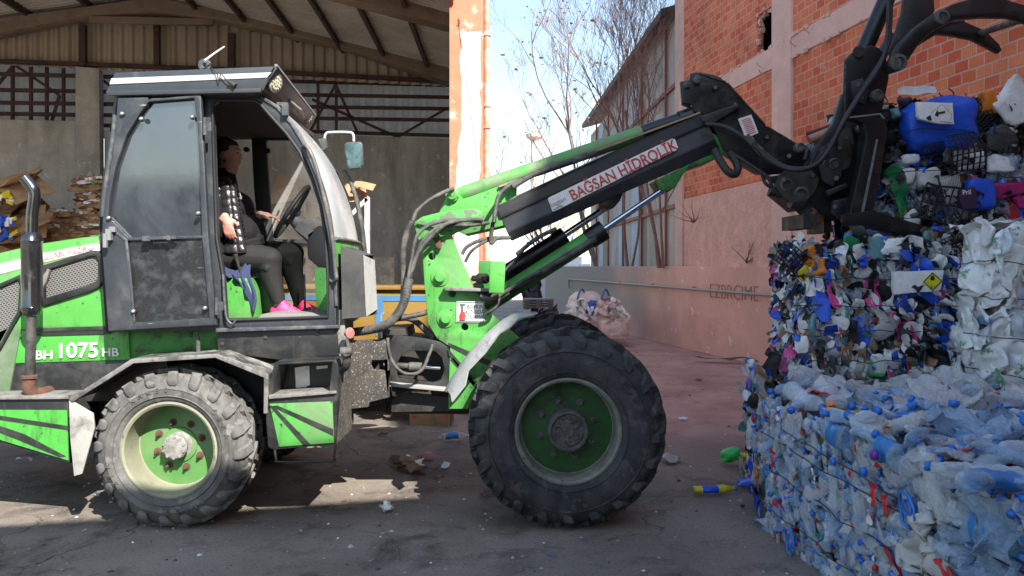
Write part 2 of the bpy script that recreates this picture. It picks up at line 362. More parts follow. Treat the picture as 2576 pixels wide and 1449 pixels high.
def groundmat():
    m, N, K, b = custom('yard_ground')
    tc = N.new('ShaderNodeTexCoord'); O = tc.outputs['Object']
    def nz(s, d=6, r=.62, dist=0):
        n = N.new('ShaderNodeTexNoise'); n.inputs['Scale'].default_value = s; n.inputs['Detail'].default_value = d; n.inputs['Roughness'].default_value = r
        n.inputs['Distortion'].default_value = dist; K.new(O, n.inputs['Vector']); return n.outputs['Fac']
    def mr(f, a, c, lo=0, hi=1):
        r = N.new('ShaderNodeMapRange'); r.inputs[1].default_value = a; r.inputs[2].default_value = c; r.inputs[3].default_value = lo; r.inputs[4].default_value = hi
        K.new(f, r.inputs[0]); return r.outputs[0]
    def mix(a, c, f):
        x = N.new('ShaderNodeMix'); x.data_type = 'RGBA'
        for s_, v_ in ((x.inputs[6], a), (x.inputs[7], c)):
            if isinstance(v_, tuple): s_.default_value = (*v_, 1)
            else: K.new(v_, s_)
        if isinstance(f, float): x.inputs[0].default_value = f
        else: K.new(f, x.inputs[0])
        return x.outputs[2]
    def math_(op, a, c):
        x = N.new('ShaderNodeMath'); x.operation = op; x.use_clamp = True
        for i, v_ in enumerate((a, c)):
            if isinstance(v_, (int, float)): x.inputs[i].default_value = v_
            else: K.new(v_, x.inputs[i])
        return x.outputs[0]
    base = mix((.165, .135, .110), (.265, .228, .190), mr(nz(.9), .35, .65))
    base = mix(base, (.04, .036, .033), mr(nz(2.3, 8, .7, .6), .50, .66, 0, .85))
    base = mix(base, (.25, .23, .20), mr(nz(26, 4), .56, .66, 0, .45))
    base = mix(base, (.05, .045, .04), mr(nz(60, 3, .5), .60, .68, 0, .7))
    # reddish concrete in the back right yard
    sp = N.new('ShaderNodeSeparateXYZ'); K.new(O, sp.inputs[0])
    wob = mr(nz(.8, 4), .3, .7, -.25, .25)
    ax = N.new('ShaderNodeMath'); ax.operation = 'ADD'; K.new(sp.outputs['X'], ax.inputs[0]); K.new(wob, ax.inputs[1])
    ay = N.new('ShaderNodeMath'); ay.operation = 'ADD'; K.new(sp.outputs['Y'], ay.inputs[0]); K.new(wob, ay.inputs[1])
    redm = math_('MULTIPLY', mr(ax.outputs[0], .7, 1.3), mr(ay.outputs[0], 6.4, 7.4, .12, 1))
    redc = mix((.34, .175, .14), (.52, .31, .26), mr(nz(1.4, 8), .35, .65))
    redc = mix(redc, (.18, .085, .07), mr(nz(3.1, 8, .7, .5), .55, .7, 0, .7))
    base = mix(base, redc, redm)
    # cracks
    vo = N.new('ShaderNodeTexVoronoi'); vo.feature = 'DISTANCE_TO_EDGE'; vo.inputs['Scale'].default_value = .75
    nd = N.new('ShaderNodeTexNoise'); nd.inputs['Scale'].default_value = 3; nd.inputs['Detail'].default_value = 6; K.new(O, nd.inputs['Vector'])
    va = N.new('ShaderNodeVectorMath'); va.operation = 'MULTIPLY_ADD'; va.inputs[1].default_value = (.5, .5, .5); K.new(nd.outputs['Color'], va.inputs[0]); K.new(O, va.inputs[2]); K.new(va.outputs[0], vo.inputs['Vector'])
    crk = math_('MULTIPLY', mr(vo.outputs['Distance'], .0, .006, 1, 0), mr(nz(.6, 2), .45, .6))
    base = mix(base, (.03, .027, .025), crk)
    K.new(base, b.inputs['Base Color']); K.new(mr(nz(2, 5), .3, .7, .65, .95), b.inputs['Roughness'])
    ht = math_('SUBTRACT', math_('ADD', math_('MULTIPLY', nz(45, 6, .7), .6), math_('MULTIPLY', nz(4, 5), .8)), math_('MULTIPLY', crk, .6))
    bp = N.new('ShaderNodeBump'); bp.inputs['Distance'].default_value = .02; bp.inputs['Strength'].default_value = .7; K.new(ht, bp.inputs['Height']); K.new(bp.outputs[0], b.inputs['Normal'])
    return m
ground_m = groundmat()
def grillemat():
    m, N, K, b = custom('perforated_sheet')
    tc = N.new('ShaderNodeTexCoord'); sp = N.new('ShaderNodeSeparateXYZ'); cb = N.new('ShaderNodeCombineXYZ')
    K.new(tc.outputs['Object'], sp.inputs[0])
    sh = N.new('ShaderNodeMath'); sh.operation = 'MULTIPLY_ADD'; sh.inputs[1].default_value = .28; K.new(sp.outputs['X'], sh.inputs[0])
    ng = N.new('ShaderNodeMath'); ng.operation = 'MULTIPLY'; ng.inputs[1].default_value = -1; K.new(sh.outputs[0], ng.inputs[0])
    K.new(sp.outputs['Z'], sh.inputs[2]); 
    s2 = N.new('ShaderNodeMath'); s2.operation = 'MULTIPLY_ADD'; s2.inputs[1].default_value = -.28; K.new(sp.outputs['X'], s2.inputs[0]); K.new(sp.outputs['Z'], s2.inputs[2])
    K.new(sp.outputs['X'], cb.inputs['X']); K.new(s2.outputs[0], cb.inputs['Y'])
    br = N.new('ShaderNodeTexBrick'); K.new(cb.outputs[0], br.inputs['Vector']); br.inputs['Scale'].default_value = 1
    br.inputs['Brick Width'].default_value = .02; br.inputs['Row Height'].default_value = .0125; br.inputs['Mortar Size'].default_value = .0038; br.inputs['Mortar Smooth'].default_value = .15
    br.inputs['Color1'].default_value = br.inputs['Color2'].default_value = (.008, .008, .008, 1); br.inputs['Mortar'].default_value = (.17, .165, .155, 1)
    K.new(br.outputs['Color'], b.inputs['Base Color']); b.inputs['Roughness'].default_value = .6
    bp = N.new('ShaderNodeBump'); bp.inputs['Distance'].default_value = .003; K.new(br.outputs['Fac'], bp.inputs['Height']); K.new(bp.outputs[0], b.inputs['Normal']); return m
grille_m = grillemat()
# ---------------- ground ----------------
me = mesh([(-300, -300, 0), (300, -300, 0), (300, 900, 0), (-300, 900, 0)], [(0, 1, 2, 3)])
g = bpy.data.objects.new('ground', me); me.materials.append(ground_m); C.objects.link(g); tag(g, kind='structure')
# ---------------- shade-casting buildings behind the viewpoint ----------------
render_wall = mat('brown_render', (.17, .15, .13), .9, dirt=(.10, .09, .08), damt=.4, dscale=.8)
def block_building(name, label, x0, y0, dx, L, D, H, nwin=5):
    t = thing(name, label, 'building', (x0, y0, 0), rz=math.atan2(dx[1], dx[0]))
    b = MB(); b.box((L / 2, -D / 2, H / 2), (L, D, H))
    o = add('wall', b.me(), render_wall); o.location = (0, 0, 0); o.data.transform(Matrix.Translation((L / 2, -D / 2, 0))); o.parent = t
    b = MB(); b.box((L / 2, -D / 2, H + .06), (L + .3, D + .3, .12)); o = add('roof', b.me(), darkbrown); o.location = (0, 0, 0); o.data.transform(Matrix.Translation((L / 2, -D / 2, H))); o.parent = t
    for i in range(nwin):
        b = MB(); x = L * (i + .5) / nwin; b.box((0, 0, 0), (1.2, .06, 1.1)); o = add('window', b.me(), glass_low); o.data.transform(Matrix.Translation((0, 0, 0))); o.location = (x, .03, H * .6); o.parent = t
    return t
block_building('office_building', 'low brown rendered building behind the viewpoint', .3, -1.99, (1, .245), 16, 6, 6.5)
block_building('tall_building', 'tall brown rendered block rising behind the low building', 4.6, -.97, (1, .245), 14, 5.5, 10.2, 4)
block_building('distant_shed', 'long low shed across the yard behind the viewpoint', -26, -15, (1, -.03), 20, 7, 4.0)
# ---------------- right: brick building ----------------
def wall_frame(pl):
    a = math.atan2(pl.d.y, pl.d.x); return Matrix.Translation((pl.o.x, pl.o.y, 0)) @ Matrix.Rotation(a, 4, 'Z')
BR = Plane(3.27, 15.5, .15, -1)    # local +x runs towards the viewer, local -y faces left (the yard)
M_BR = wall_frame(BR)
def onwall(pl, u, v):
    p = pl.at(u, v); q = wall_frame(pl).inverted() @ p; return (q.x, q.z)
bt = thing('brick_building', 'unfinished building of red hollow brick with pink concrete columns and beams', 'building', (3.27, 15.5, 0), rz=math.atan2(-1, .15))
def wl(name, loops, y0, y1, m, parent=bt, bev=.004):   # in wall-local coordinates
    me = poly2d(loops, y0, y1, bev); me.materials.append(m); me.name = name
    o = bpy.data.objects.new(name, me); C.objects.link(o); o.parent = parent; return o
# yard side is at local -y because x runs towards -Y: left of travel = +X world... check sign
sgn = -1 if (M_BR @ Vector((0, -1, 0)) - M_BR @ Vector((0, 0, 0))).x < 0 else 1
w0 = onwall(BR, 1912, 37); w1 = onwall(BR, 1955, 8); w2 = onwall(BR, 1952, 112); w3 = onwall(BR, 1905, 142)
xa, xb = (w0[0] + w3[0]) / 2 - .02, w1[0] - .03; za, zb = w3[1] , w0[1]
LB = 17.0
def rect(x0, z0, x1, z1): return [(x0, z0), (x1, z0), (x1, z1), (x0, z1)]
wl('brick_wall', [rect(.25, 2.8, LB, 9.2), rect(xa, za, xb, zb)], sgn * .02, -sgn * .09, brick)
wl('rendered_base_wall', [rect(.25, 0, LB, 2.79)], sgn * .03, -sgn * .2, pinkrough)
cx0, cx1 = onwall(BR, 1950, 300)[0], onwall(BR, 1999, 300)[0]
for a, c in ((-.12, .28), (cx0, cx1), (cx0 + 7.2, cx1 + 7.2)):
    wl('concrete_column', [rect(a, 0, c, 9.2)], sgn * .06, -sgn * .3, pink, bev=.01)
for z in (4.40, 7.6):
    for a, c in ((.28, cx0), (cx1, cx0 + 7.2), (cx1 + 7.2, LB)):
        wl('concrete_beam', [rect(a + .002, z, c - .002, z + .31)], sgn * .045, -sgn * .3, pink, bev=.008)
f = wl('opening_shade_sheet', [rect(xa - 1.6, za - .6, xb + .3, zb + .8)], -sgn * .32, -sgn * .36, darkint)  # near-black sheet stands in for the shade inside the window hole
rv = MB()
for i in range(44):                                       # ragged broken bricks and mortar round the opening
    random.seed(i); e = i % 3
    if e == 0: x, z = xa + random.uniform(-.03, .07), random.uniform(za, zb)
    elif e == 1: x, z = random.uniform(xa, xb), zb + random.uniform(-.05, .03)
    else: x, z = random.uniform(xa, xb), za + random.uniform(-.03, .05)
    rv.box((x, -sgn * random.uniform(.0, .07), z), (random.uniform(.02, .07), random.uniform(.03, .1), random.uniform(.02, .07)), Matrix.Rotation(random.uniform(-.6, .6), 3, 'Y'))
o = bpy.data.objects.new('broken_edge', rv.me()); o.data.materials.append(pink); C.objects.link(o); o.parent = f; tag(o, kind='stuff')
wl('back_wall', [rect(0, 0, LB, 9.2)], -sgn * 5.0, -sgn * 5.2, pink)
wl('roof', [rect(-.3, 9.2, LB, 9.4)], sgn * .2, -sgn * 5.4, concrete)
rb = MB()
for (u, v) in ((2010, 118), (2045, 85), (1925, 172), (1931, 190), (2255, 35), (2190, 70)):  # rebar stubs on beam
    q = onwall(BR, u, v); a = Vector((q[0], sgn * .04, q[1])); rb.tube([a, a + Vector((.02, sgn * .1, .05)), a + Vector((.1, sgn * .14, .06))], .008, 5)
for i in range(50):                                  # loose mortar squeezed out of the beam
    random.seed(100 + i); x = random.uniform(.4, 9); z = 4.40 + random.choice((0, .31)); rb.box((x, sgn * .05, z), (random.uniform(.03, .15), .03, random.uniform(.02, .06)))
o = bpy.data.objects.new('mortar_lumps', rb.me()); o.data.materials.append(pink); C.objects.link(o); o.parent = bt; tag(o, kind='stuff')
# ---------------- retaining wall and raised ground ----------------
RW = Plane(3.78, 11.8, .235, -1)
wallc = mat('reddish_wall', (.76, .42, .335), .92, dirt=(.52, .27, .215), damt=.45, dscale=1.1, soft=.22, bump=.5, bscale=16, bdist=.012, hue=(.62, .36, .29), spots=(.85, .60, .52), sscale=5, samt=.33)
_n = wallc.node_tree; _b = _n.nodes['Principled BSDF']; _src = _b.inputs['Base Color'].links[0].from_socket
_tc = _n.nodes.new('ShaderNodeTexCoord'); _sp = _n.nodes.new('ShaderNodeSeparateXYZ'); _n.links.new(_tc.outputs['Object'], _sp.inputs[0])
_nz = _n.nodes.new('ShaderNodeTexNoise'); _nz.inputs['Scale'].default_value = .9; _nz.inputs['Detail'].default_value = 6; _n.links.new(_tc.outputs['Object'], _nz.inputs['Vector'])
_ma = _n.nodes.new('ShaderNodeMath'); _ma.operation = 'MULTIPLY_ADD'; _ma.inputs[1].default_value = 5; _n.links.new(_nz.outputs['Fac'], _ma.inputs[0]); _n.links.new(_sp.outputs['X'], _ma.inputs[2])
_mr = _n.nodes.new('ShaderNodeMapRange'); _mr.inputs[1].default_value = -4.5; _mr.inputs[2].default_value = -.5; _n.links.new(_ma.outputs[0], _mr.inputs[0])
_mx = _n.nodes.new('ShaderNodeMix'); _mx.data_type = 'RGBA'; _mx.inputs[6].default_value = (.30, .265, .24, 1); _n.links.new(_mr.outputs[0], _mx.inputs[0]); _n.links.new(_src, _mx.inputs[7]); _n.links.new(_mx.outputs[2], _b.inputs['Base Color'])
wallg = mat('grey_wall', (.27, .24, .22), .92, dirt=(.2, .15, .14), damt=.45, dscale=1.5, soft=.22, bump=.5, bscale=16)
rt = thing('retaining_wall', 'low reddish concrete retaining wall with a pipe and scrawled writing', 'wall', (3.78, 11.8, 0), rz=math.atan2(-1, .235))
wl('wall', [rect(-12.2, 0, 12, 1.5)], 0, -sgn * .25, wallc, rt, .01)
def inv(pl): return wall_frame(pl)
b = MB(); p0 = onwall(RW, 1437, 702); p1 = onwall(RW, 1967, 742)
b.tube([(p0[0], sgn * .06, p0[1] - .25), (p0[0], sgn * .06, p0[1]), (p1[0] + 2, sgn * .06, p1[1] - .03)], .022, 8)
for i in range(6): b.box((p0[0] + (p1[0] - p0[0]) * i / 5.5, sgn * .03, p0[1] + (p1[1] - p0[1]) * i / 5.5), (.04, .07, .07))
o = bpy.data.objects.new('pipe', b.me()); o.data.materials.append(mat('grey_pipe', (.3, .24, .22), .5)); C.objects.link(o); o.parent = rt
graf = mat('black_scrawl', (.33, .16, .13), .9, bump=0)
q = onwall(RW, 1842, 762)
for o_ in [text('scrawled_writing', 'EZBRÇIME', graf, None, (0, 0, 0), (1, 0, 0), .35, .004, -.02, (0, 0, 1), 1.0)]:
    o_.parent = rt; o_.location = (q[0], sgn * .006, q[1]); 
    if sgn > 0: o_.rotation_euler = (0, 0, math.pi)
# raised ground behind the retaining wall
a = M_RW = wall_frame(RW)
pts = [a @ Vector((12, -sgn * .2, 0)), a @ Vector((-12.2, -sgn * .2, 0)), Vector((2.0, 60, 0)), Vector((60, 60, 0)), Vector((60, -2, 0))]
b = MB(); b.put([(p.x, p.y, 1.47) for p in pts] + [(p.x, p.y, 0) for p in pts], [(0, 1, 2, 3, 4)] + [(i, (i + 1) % 5, (i + 1) % 5 + 5, i + 5) for i in range(5)])
tag(add('raised_ground', b.me(), wallg), kind='structure')
# ---------------- tin shed ----------------
def corr(p00, p10, p01, p11, n, amp, nrm, per=4):
    """ribbed sheet: ribs run from the 0-edge (p00-p10) to the 1-edge (p01-p11)"""
    p00, p10, p01, p11, nrm = map(Vector, (p00, p10, p01, p11, nrm)); nrm.normalize(); vs = []; fs = []
    pro = ((0, 0), (.35, 0), (.5, 1), (.85, 1)); N_ = n * 4
    for i in range(N_ + 1):
        k, j = divmod(i, 4); t = (k + pro[j][0]) / n; h = pro[j][1] * amp
        if i == N_: t = 1
        vs += [p00.lerp(p10, t) + nrm * h, p01.lerp(p11, t) + nrm * h]
    for i in range(N_): fs.append((2 * i, 2 * i + 2, 2 * i + 3, 2 * i + 1))
    return vs, fs
sh = thing('tin_shed', 'long shed clad in weathered ribbed metal sheets with a brown roof edge', 'shed', (3.1, 22, 1.47))
A = Vector((3.30, 15.75, 0)); B = Vector((2.86, 28.6, 0)); n_ = Vector((-1, -.03, 0))
random.seed(5); k = 13
for i in range(k):
    a0 = A.lerp(B, i / k); a1 = A.lerp(B, (i + 1) / k - .002)
    zt = 6.45 if i < 9 else 6.2
    b = MB(); b.put(*corr((a0.x, a0.y, 1.47), (a1.x, a1.y, 1.47), (a0.x, a0.y, zt), (a1.x, a1.y, zt), 7, .035, n_))
    add('wall_sheet', b.me(False), (tinwall, tinblue, tinwall, clad)[random.randrange(4)], sh)
b = MB()
for z in (2.7, 3.9, 5.1): b.bar((A.x - .06, A.y, z), (B.x - .06, B.y, z), .05, .08)
for i in range(5): p = A.lerp(B, (i + .3) / 5); b.bar((p.x - .08, p.y, 1.47), (p.x - .08, p.y, 6.4), .05, .05)
add('wall_frame', b.me(), mat('red_steel', (.25, .08, .06), .7, dirt=(.12, .05, .04)), sh)
b = MB()
b.put([(A.x - .35, A.y, 6.45), (B.x - .35, B.y, 6.45), (B.x + 6, B.y, 8.2), (A.x + 6, A.y, 8.2), (A.x - .35, A.y, 6.6), (B.x - .35, B.y, 6.6), (B.x + 6, B.y, 8.35), (A.x + 6, A.y, 8.35)],
      [(0, 1, 2, 3), (4, 5, 6, 7), (0, 1, 5, 4), (1, 2, 6, 5), (2, 3, 7, 6), (3, 0, 4, 7)])
add('roof', b.me(), darkbrown, sh)
# ---------------- left: warehouse ----------------
wh = thing('warehouse', 'large open warehouse with concrete frame and dirty ribbed cladding under a sheet roof', 'building', (-4, 15, 0))
WB = Plane(-2.3, 16, 1, .24)
def wbp(name, pix, off, th, m, bev=.01, pl=WB, holes=()):
    fr = wall_frame(pl); L = [[onwall(pl, *p) for p in pix]] + [[onwall(pl, *p) for p in h] for h in holes]
    me = poly2d(L, -off, -off + th, bev); me.transform(fr); return add(name, me, m, wh)
wbp('concrete_wall', [(-700, 286), (190, 304), (191, 1000), (-700, 1000)], 0, .2, concrete)
wbp('concrete_wall', [(262, 330), (800, 338), (1140, 350), (1140, 1000), (262, 1000)], 0, .2, concrete)
wbp('concrete_column', [(197, 172), (256, 178), (262, 1000), (196, 1000)], .18, .3, beamc if 0 else concrete)
# gable cladding
gp = lambda u, v, d=0: WB.at(u, v)
n_ = Vector((.24, -1, 0)).normalized()
TR = [(-700, 220), (0, 88), (395, 22), (1140, 196)]       # truss underside line
def trv(u):
    for (a0, b0), (a1, b1) in zip(TR, TR[1:]):
        if u <= a1: return b0 + (b1 - b0) * (u - a0) / (a1 - a0)
    return TR[-1][1]
vs = []; fs = []; N_ = 276
for i in range(N_ + 1):
    u = -700 + 1840 * i / N_; h = (0, 0, .05, .05)[i % 4]
    lo = 150 + 55 * max(0, u) / 1140 if u > 0 else 150
    vs += [gp(u, lo + 14) + n_ * h, gp(u, trv(u) - 15) + n_ * h]
for i in range(N_): fs.append((2 * i, 2 * i + 2, 2 * i + 3, 2 * i + 1))
add('gable_cladding', mesh(vs, fs), clad, wh)
wbp('frame_rail', [(-700, 148), (0, 152), (600, 174), (1140, 204), (1140, 214), (600, 184), (0, 162), (-700, 158)], .14, .1, darkbrown)
for a, c, t, bt_ in ((205, 222, 70, 170), (392, 405, 40, 170), (575, 592, 90, 185)):
    wbp('steel_post', [(a, t), (c, t), (c, bt_), (a, bt_)], .2, .15, darkbrown)
m_, N_m, K_m, b_m = custom('translucent_roof_sheet')
tb_ = N_m.new('ShaderNodeBsdfTranslucent'); tb_.inputs[0].default_value = (.45, .42, .36, 1); ms_ = N_m.new('ShaderNodeMixShader'); ms_.inputs[0].default_value = .16; b_m.inputs['Base Color'].default_value = (.5, .47, .43, 1)
K_m.new(b_m.outputs[0], ms_.inputs[1]); K_m.new(tb_.outputs[0], ms_.inputs[2]); K_m.new(ms_.outputs[0], N_m['Material Output'].inputs[0]); trans_sheet = m_
# open band: outer lean-to roof seen through it with trusses
OB = Plane(-2.3, 17.6, 1, .24)
o0 = OB.at(-720, 325); o1 = OB.at(1150, 380); t0 = Plane(-2.3, 16.5, 1, .24).at(-720, 118); t1 = Plane(-2.3, 16.5, 1, .24).at(1150, 170)
for i in range(4):
    s0, s1 = .02, .98
    f0, f1 = i / 4, (i + 1) / 4 + .004
    lo0, lo1 = o0.lerp(t0, f0), o1.lerp(t1, f0); hi0, hi1 = o0.lerp(t0, f1), o1.lerp(t1, f1)
    b = MB(); b.put(*corr(lo0, lo1, hi0 + Vector((0, -.04, 0)), hi1 + Vector((0, -.04, 0)), 52, .12, (0, -1, .3))); add('side_roof_sheet', b.me(False), trans_sheet, wh)
b = MB(); D1 = Plane(-2.3, 16.3, 1, .24)
q = lambda u, v: D1.at(u, v)
for v0, v1 in ((188, 215), (232, 245), (265, 274), (292, 303), (308, 342)):
    b.bar(q(-400, v0 - 12), q(1150, v1), .05, .07)
for u in (32, 78, 118, 160, 800, 846): b.bar(q(u, 165 if u < 200 else 210), q(u, 306 if u < 200 else 335), .05, .05)
for a0 in ((40, 165, 150, 240), (150, 240, 130, 306), (785, 250, 1000, 345), (1125, 272, 1000, 345), (780, 330, 846, 210), (-80, 300, 32, 168), (846, 215, 900, 335), (256, 200, 420, 320)):
    b.bar(q(*a0[:2]), q(*a0[2:]), .05, .05)
add('side_truss', b.me(), darkbrown, wh)
b = MB()                                                    # bright gap seen behind the band
b.box(Plane(-2.3, 20, 1, .24).at(350, 500), (22, .1, .2)); 
# main trusses (precast concrete), back one and the nearer one
def truss(off, m, tops, name='roof_beam'):
    pl = Plane(-2.3 - off * .1 * -1, 16 - off, 1, .24); fr = wall_frame(pl)
    L = [onwall(pl, *p) for p in tops]; me = poly2d([L], -.35, 0, .015); me.transform(fr); return add(name, me, m, wh)
truss(.25, beamc, [(-500, 195), (0, 100), (240, 50), (395, 42), (560, 62), (860, 128), (1150, 226), (1150, 186), (860, 96), (400, 8), (395, 8), (0, 62), (-500, 140)])
wbp('roof_tie', [(243, 60), (545, 66), (545, 82), (243, 76)], .5, .1, beamc)
# roof: ridge, eaves; extruded along depth towards the viewer
ed = Vector((-.10, 1, 0)).normalized()
rg = WB.at(395, 0); er = WB.at(1200, 196); el = WB.at(-700, 165)
DEP = 8.6
er.x -= .12; e0 = Vector((0, 1, 0))
def roofpanels(p, q_, nn, name, dp):
    nseg = 7
    for i in range(nseg):
        f0, f1 = DEP * i / nseg - .3, DEP * (i + 1) / nseg - .32
        b = MB(); b.put(*corr(p - dp * f0, p - dp * f1, q_ - ed * f0, q_ - ed * f1, 10, .06, nn)); add(name, b.me(False), sheet, wh)
roofpanels(er, rg, Vector((.3, 0, -1)), 'roof_sheet', e0); roofpanels(el, rg, Vector((-.3, 0, -1)), 'roof_sheet', ed)
b = MB()
for p, dp in ((er, e0), (el, ed)):
    for i in range(1, 7):
        s = p.lerp(rg, i / 7) + Vector((0, 0, -.10)); d_ = dp.lerp(ed, i / 7); b.bar(s, s - d_ * DEP, .06, .12)
add('purlin', b.me(), darkbrown, wh)
tr2 = Plane(-2.3 + .4, 12.2, 1, .24); fr = wall_frame(tr2)
L = [onwall(tr2, *p) for p in [(800, -45), (1136, 52), (1136, 84), (800, -5), (480, -120), (480, -160)]]
me = poly2d([L], -.3, 0, .015); me.transform(fr); add('roof_beam', me, beamc, wh)
# top slab that keeps the inside dark (added unseen above the roof sheets)
b = MB()
for p, dp in ((er, e0), (el, ed)):
    u_ = Vector((0, 0, .1)); vs = [p + u_ + dp * .4, rg + u_ + ed * .4, rg + u_ - ed * (DEP + .1), p + u_ - dp * (DEP + .1)]
    b.put(vs + [v_ + Vector((0, 0, .08)) for v_ in vs], [(0, 1, 2, 3), (4, 5, 6, 7), (0, 1, 5, 4), (1, 2, 6, 5), (2, 3, 7, 6), (3, 0, 4, 7)])
add('roof_shade_slab', b.me(), darkbrown, wh)
b = MB(); b.box((-.82, 14.3, 2.9), (.16, 4.4, 5.8)); add('unseen_side_wall', b.me(), concrete, wh)  # added out of sight behind the pillar to keep sun off the back wall
# left side wall of the warehouse
p = WB.at(-700, 300); b = MB(); b.bar((p.x, p.y, 2.3), (p.x + .5, p.y - 5.5, 2.3), .25, 4.6); add('unseen_side_wall', b.me(), concrete, wh)
# red pillar with downpipe
pil = thing('front_pillar', 'tall salmon painted concrete pillar with a painted-on white sun patch at the warehouse corner', 'pillar', (-.6, 11.5, 0))
Yp = 11.5
def pq(u, v): return P(u, v, Yp)
x0, x1 = pq(1131, 0).x, pq(1216, 0).x
b = MB(); b.box(((x0 + x1) / 2, Yp + .2, 3.6), (x1 - x0, .4, 7.2)); add('column', b.me(), salmon, pil)
def jag(pts, amp, seed, k=4):
    random.seed(seed); out = []
    for i in range(len(pts)):
        a0, a1 = Vector(pts[i]), Vector(pts[(i + 1) % len(pts)])
        for j in range(k): t = j / k; out.append(tuple(a0.lerp(a1, t) + Vector((random.uniform(-amp, amp), random.uniform(-amp, amp)))))
    return out
plate('sunlit_patch', jag([(1158, 82), (1207, 80), (1208, 300), (1206, 520), (1200, 700), (1140, 700), (1146, 480), (1160, 300)], 4, 3, 7), Yp - .004, Yp + .01,
      mat('sunlit_white_paint', (.85, .78, .74), .7, dirt=(.75, .50, .42), damt=.3, dscale=6, soft=.1), pil, 0)  # white patch puts glaring sunlight into the pillar's colour
b = MB(); xe = pq(1224, 0).x
b.tube([(xe, Yp + .12, 7.2), (xe, Yp + .12, .2)], .045, 12)
for v in (80, 260, 315, 440): b.lathe([(.045, -.03), (.06, -.03), (.06, .03), (.045, .03)], (xe, Yp + .12, pq(0, v).z), (0, 0, 1), 12)
add('downpipe', b.me(), mat('salmon_pipe', (.62, .24, .16), .6, dirt=(.75, .6, .55), damt=.45, dscale=5), pil, 40)
b = MB(); b.tube(smooth_path([pq(1152, 50), pq(1155, 48), pq(1156, 62), pq(1150, 60)], 4), .006, 5); b.tube([pq(1155, 60), pq(1160, 100), pq(1188, 300), pq(1206, 440)], .004, 4)
for v_ in b.v: pass
o = add('hanging_wire', b.me(), blackink, pil); o.data.transform(Matrix.Translation((0, -.02, 0)))
# far background: walls, minaret, poles
far = mat('pale_far_wall', (.70, .64, .55), .9); farw = mat('white_far_sheet', (.68, .70, .71), .6)
b = MB(); b.box((-1, 48, 1.75), (10, .3, 3.5)); tag(add('boundary_wall', b.me(), far), 'pale cream boundary wall at the back of the yard', 'wall')
b = MB(); b.put(*corr((.0, 36, .0), (5.2, 36, 0), (.0, 36, 2.9), (5.2, 36, 2.9), 26, .05, (0, -1, 0))); tag(add('sheet_fence', b.me(False), farw), 'white ribbed sheet fence seen under the raised boom', 'fence')
b = MB(); b.box((1.2, 33, .9), (1.1, 1, 1.8)); b.box((2.6, 33.4, .8), (1.3, 1, 1.6)); b.box((2.5, 33.4, 1.75), (.8, .8, .3)); tag(add('wrapped_pallet', b.me(), farw), 'white wrapped pallet loads by the far fence', 'pallet load')
mn = thing('minaret', 'slim stone minaret with a balcony rising far behind the trees', 'minaret', (P(1345, 600, 180).x, 180, 0))
c0 = Vector((P(1345, 600, 180).x, 180, 0)); zt = lambda v: P(0, v, 180).z
stone = mat('pale_stone', (.62, .55, .48), .9)
b = MB(); b.lathe([(.9, 0), (.9, zt(352)), (1.1, zt(352)), (1.9, zt(346)), (1.9, zt(341)), (.75, zt(341)), (.75, zt(333)), (1.0, zt(332)), (.9, zt(326)), (.05, zt(312))], c0, (0, 0, 1), 16); add('shaft', b.me(), stone, mn)
b = MB(); b.lathe([(1.95, zt(341)), (1.95, zt(338)), (1.85, zt(338)), (1.85, zt(341))], c0, (0, 0, 1), 16); add('balcony_rail', b.me(), stone, mn)
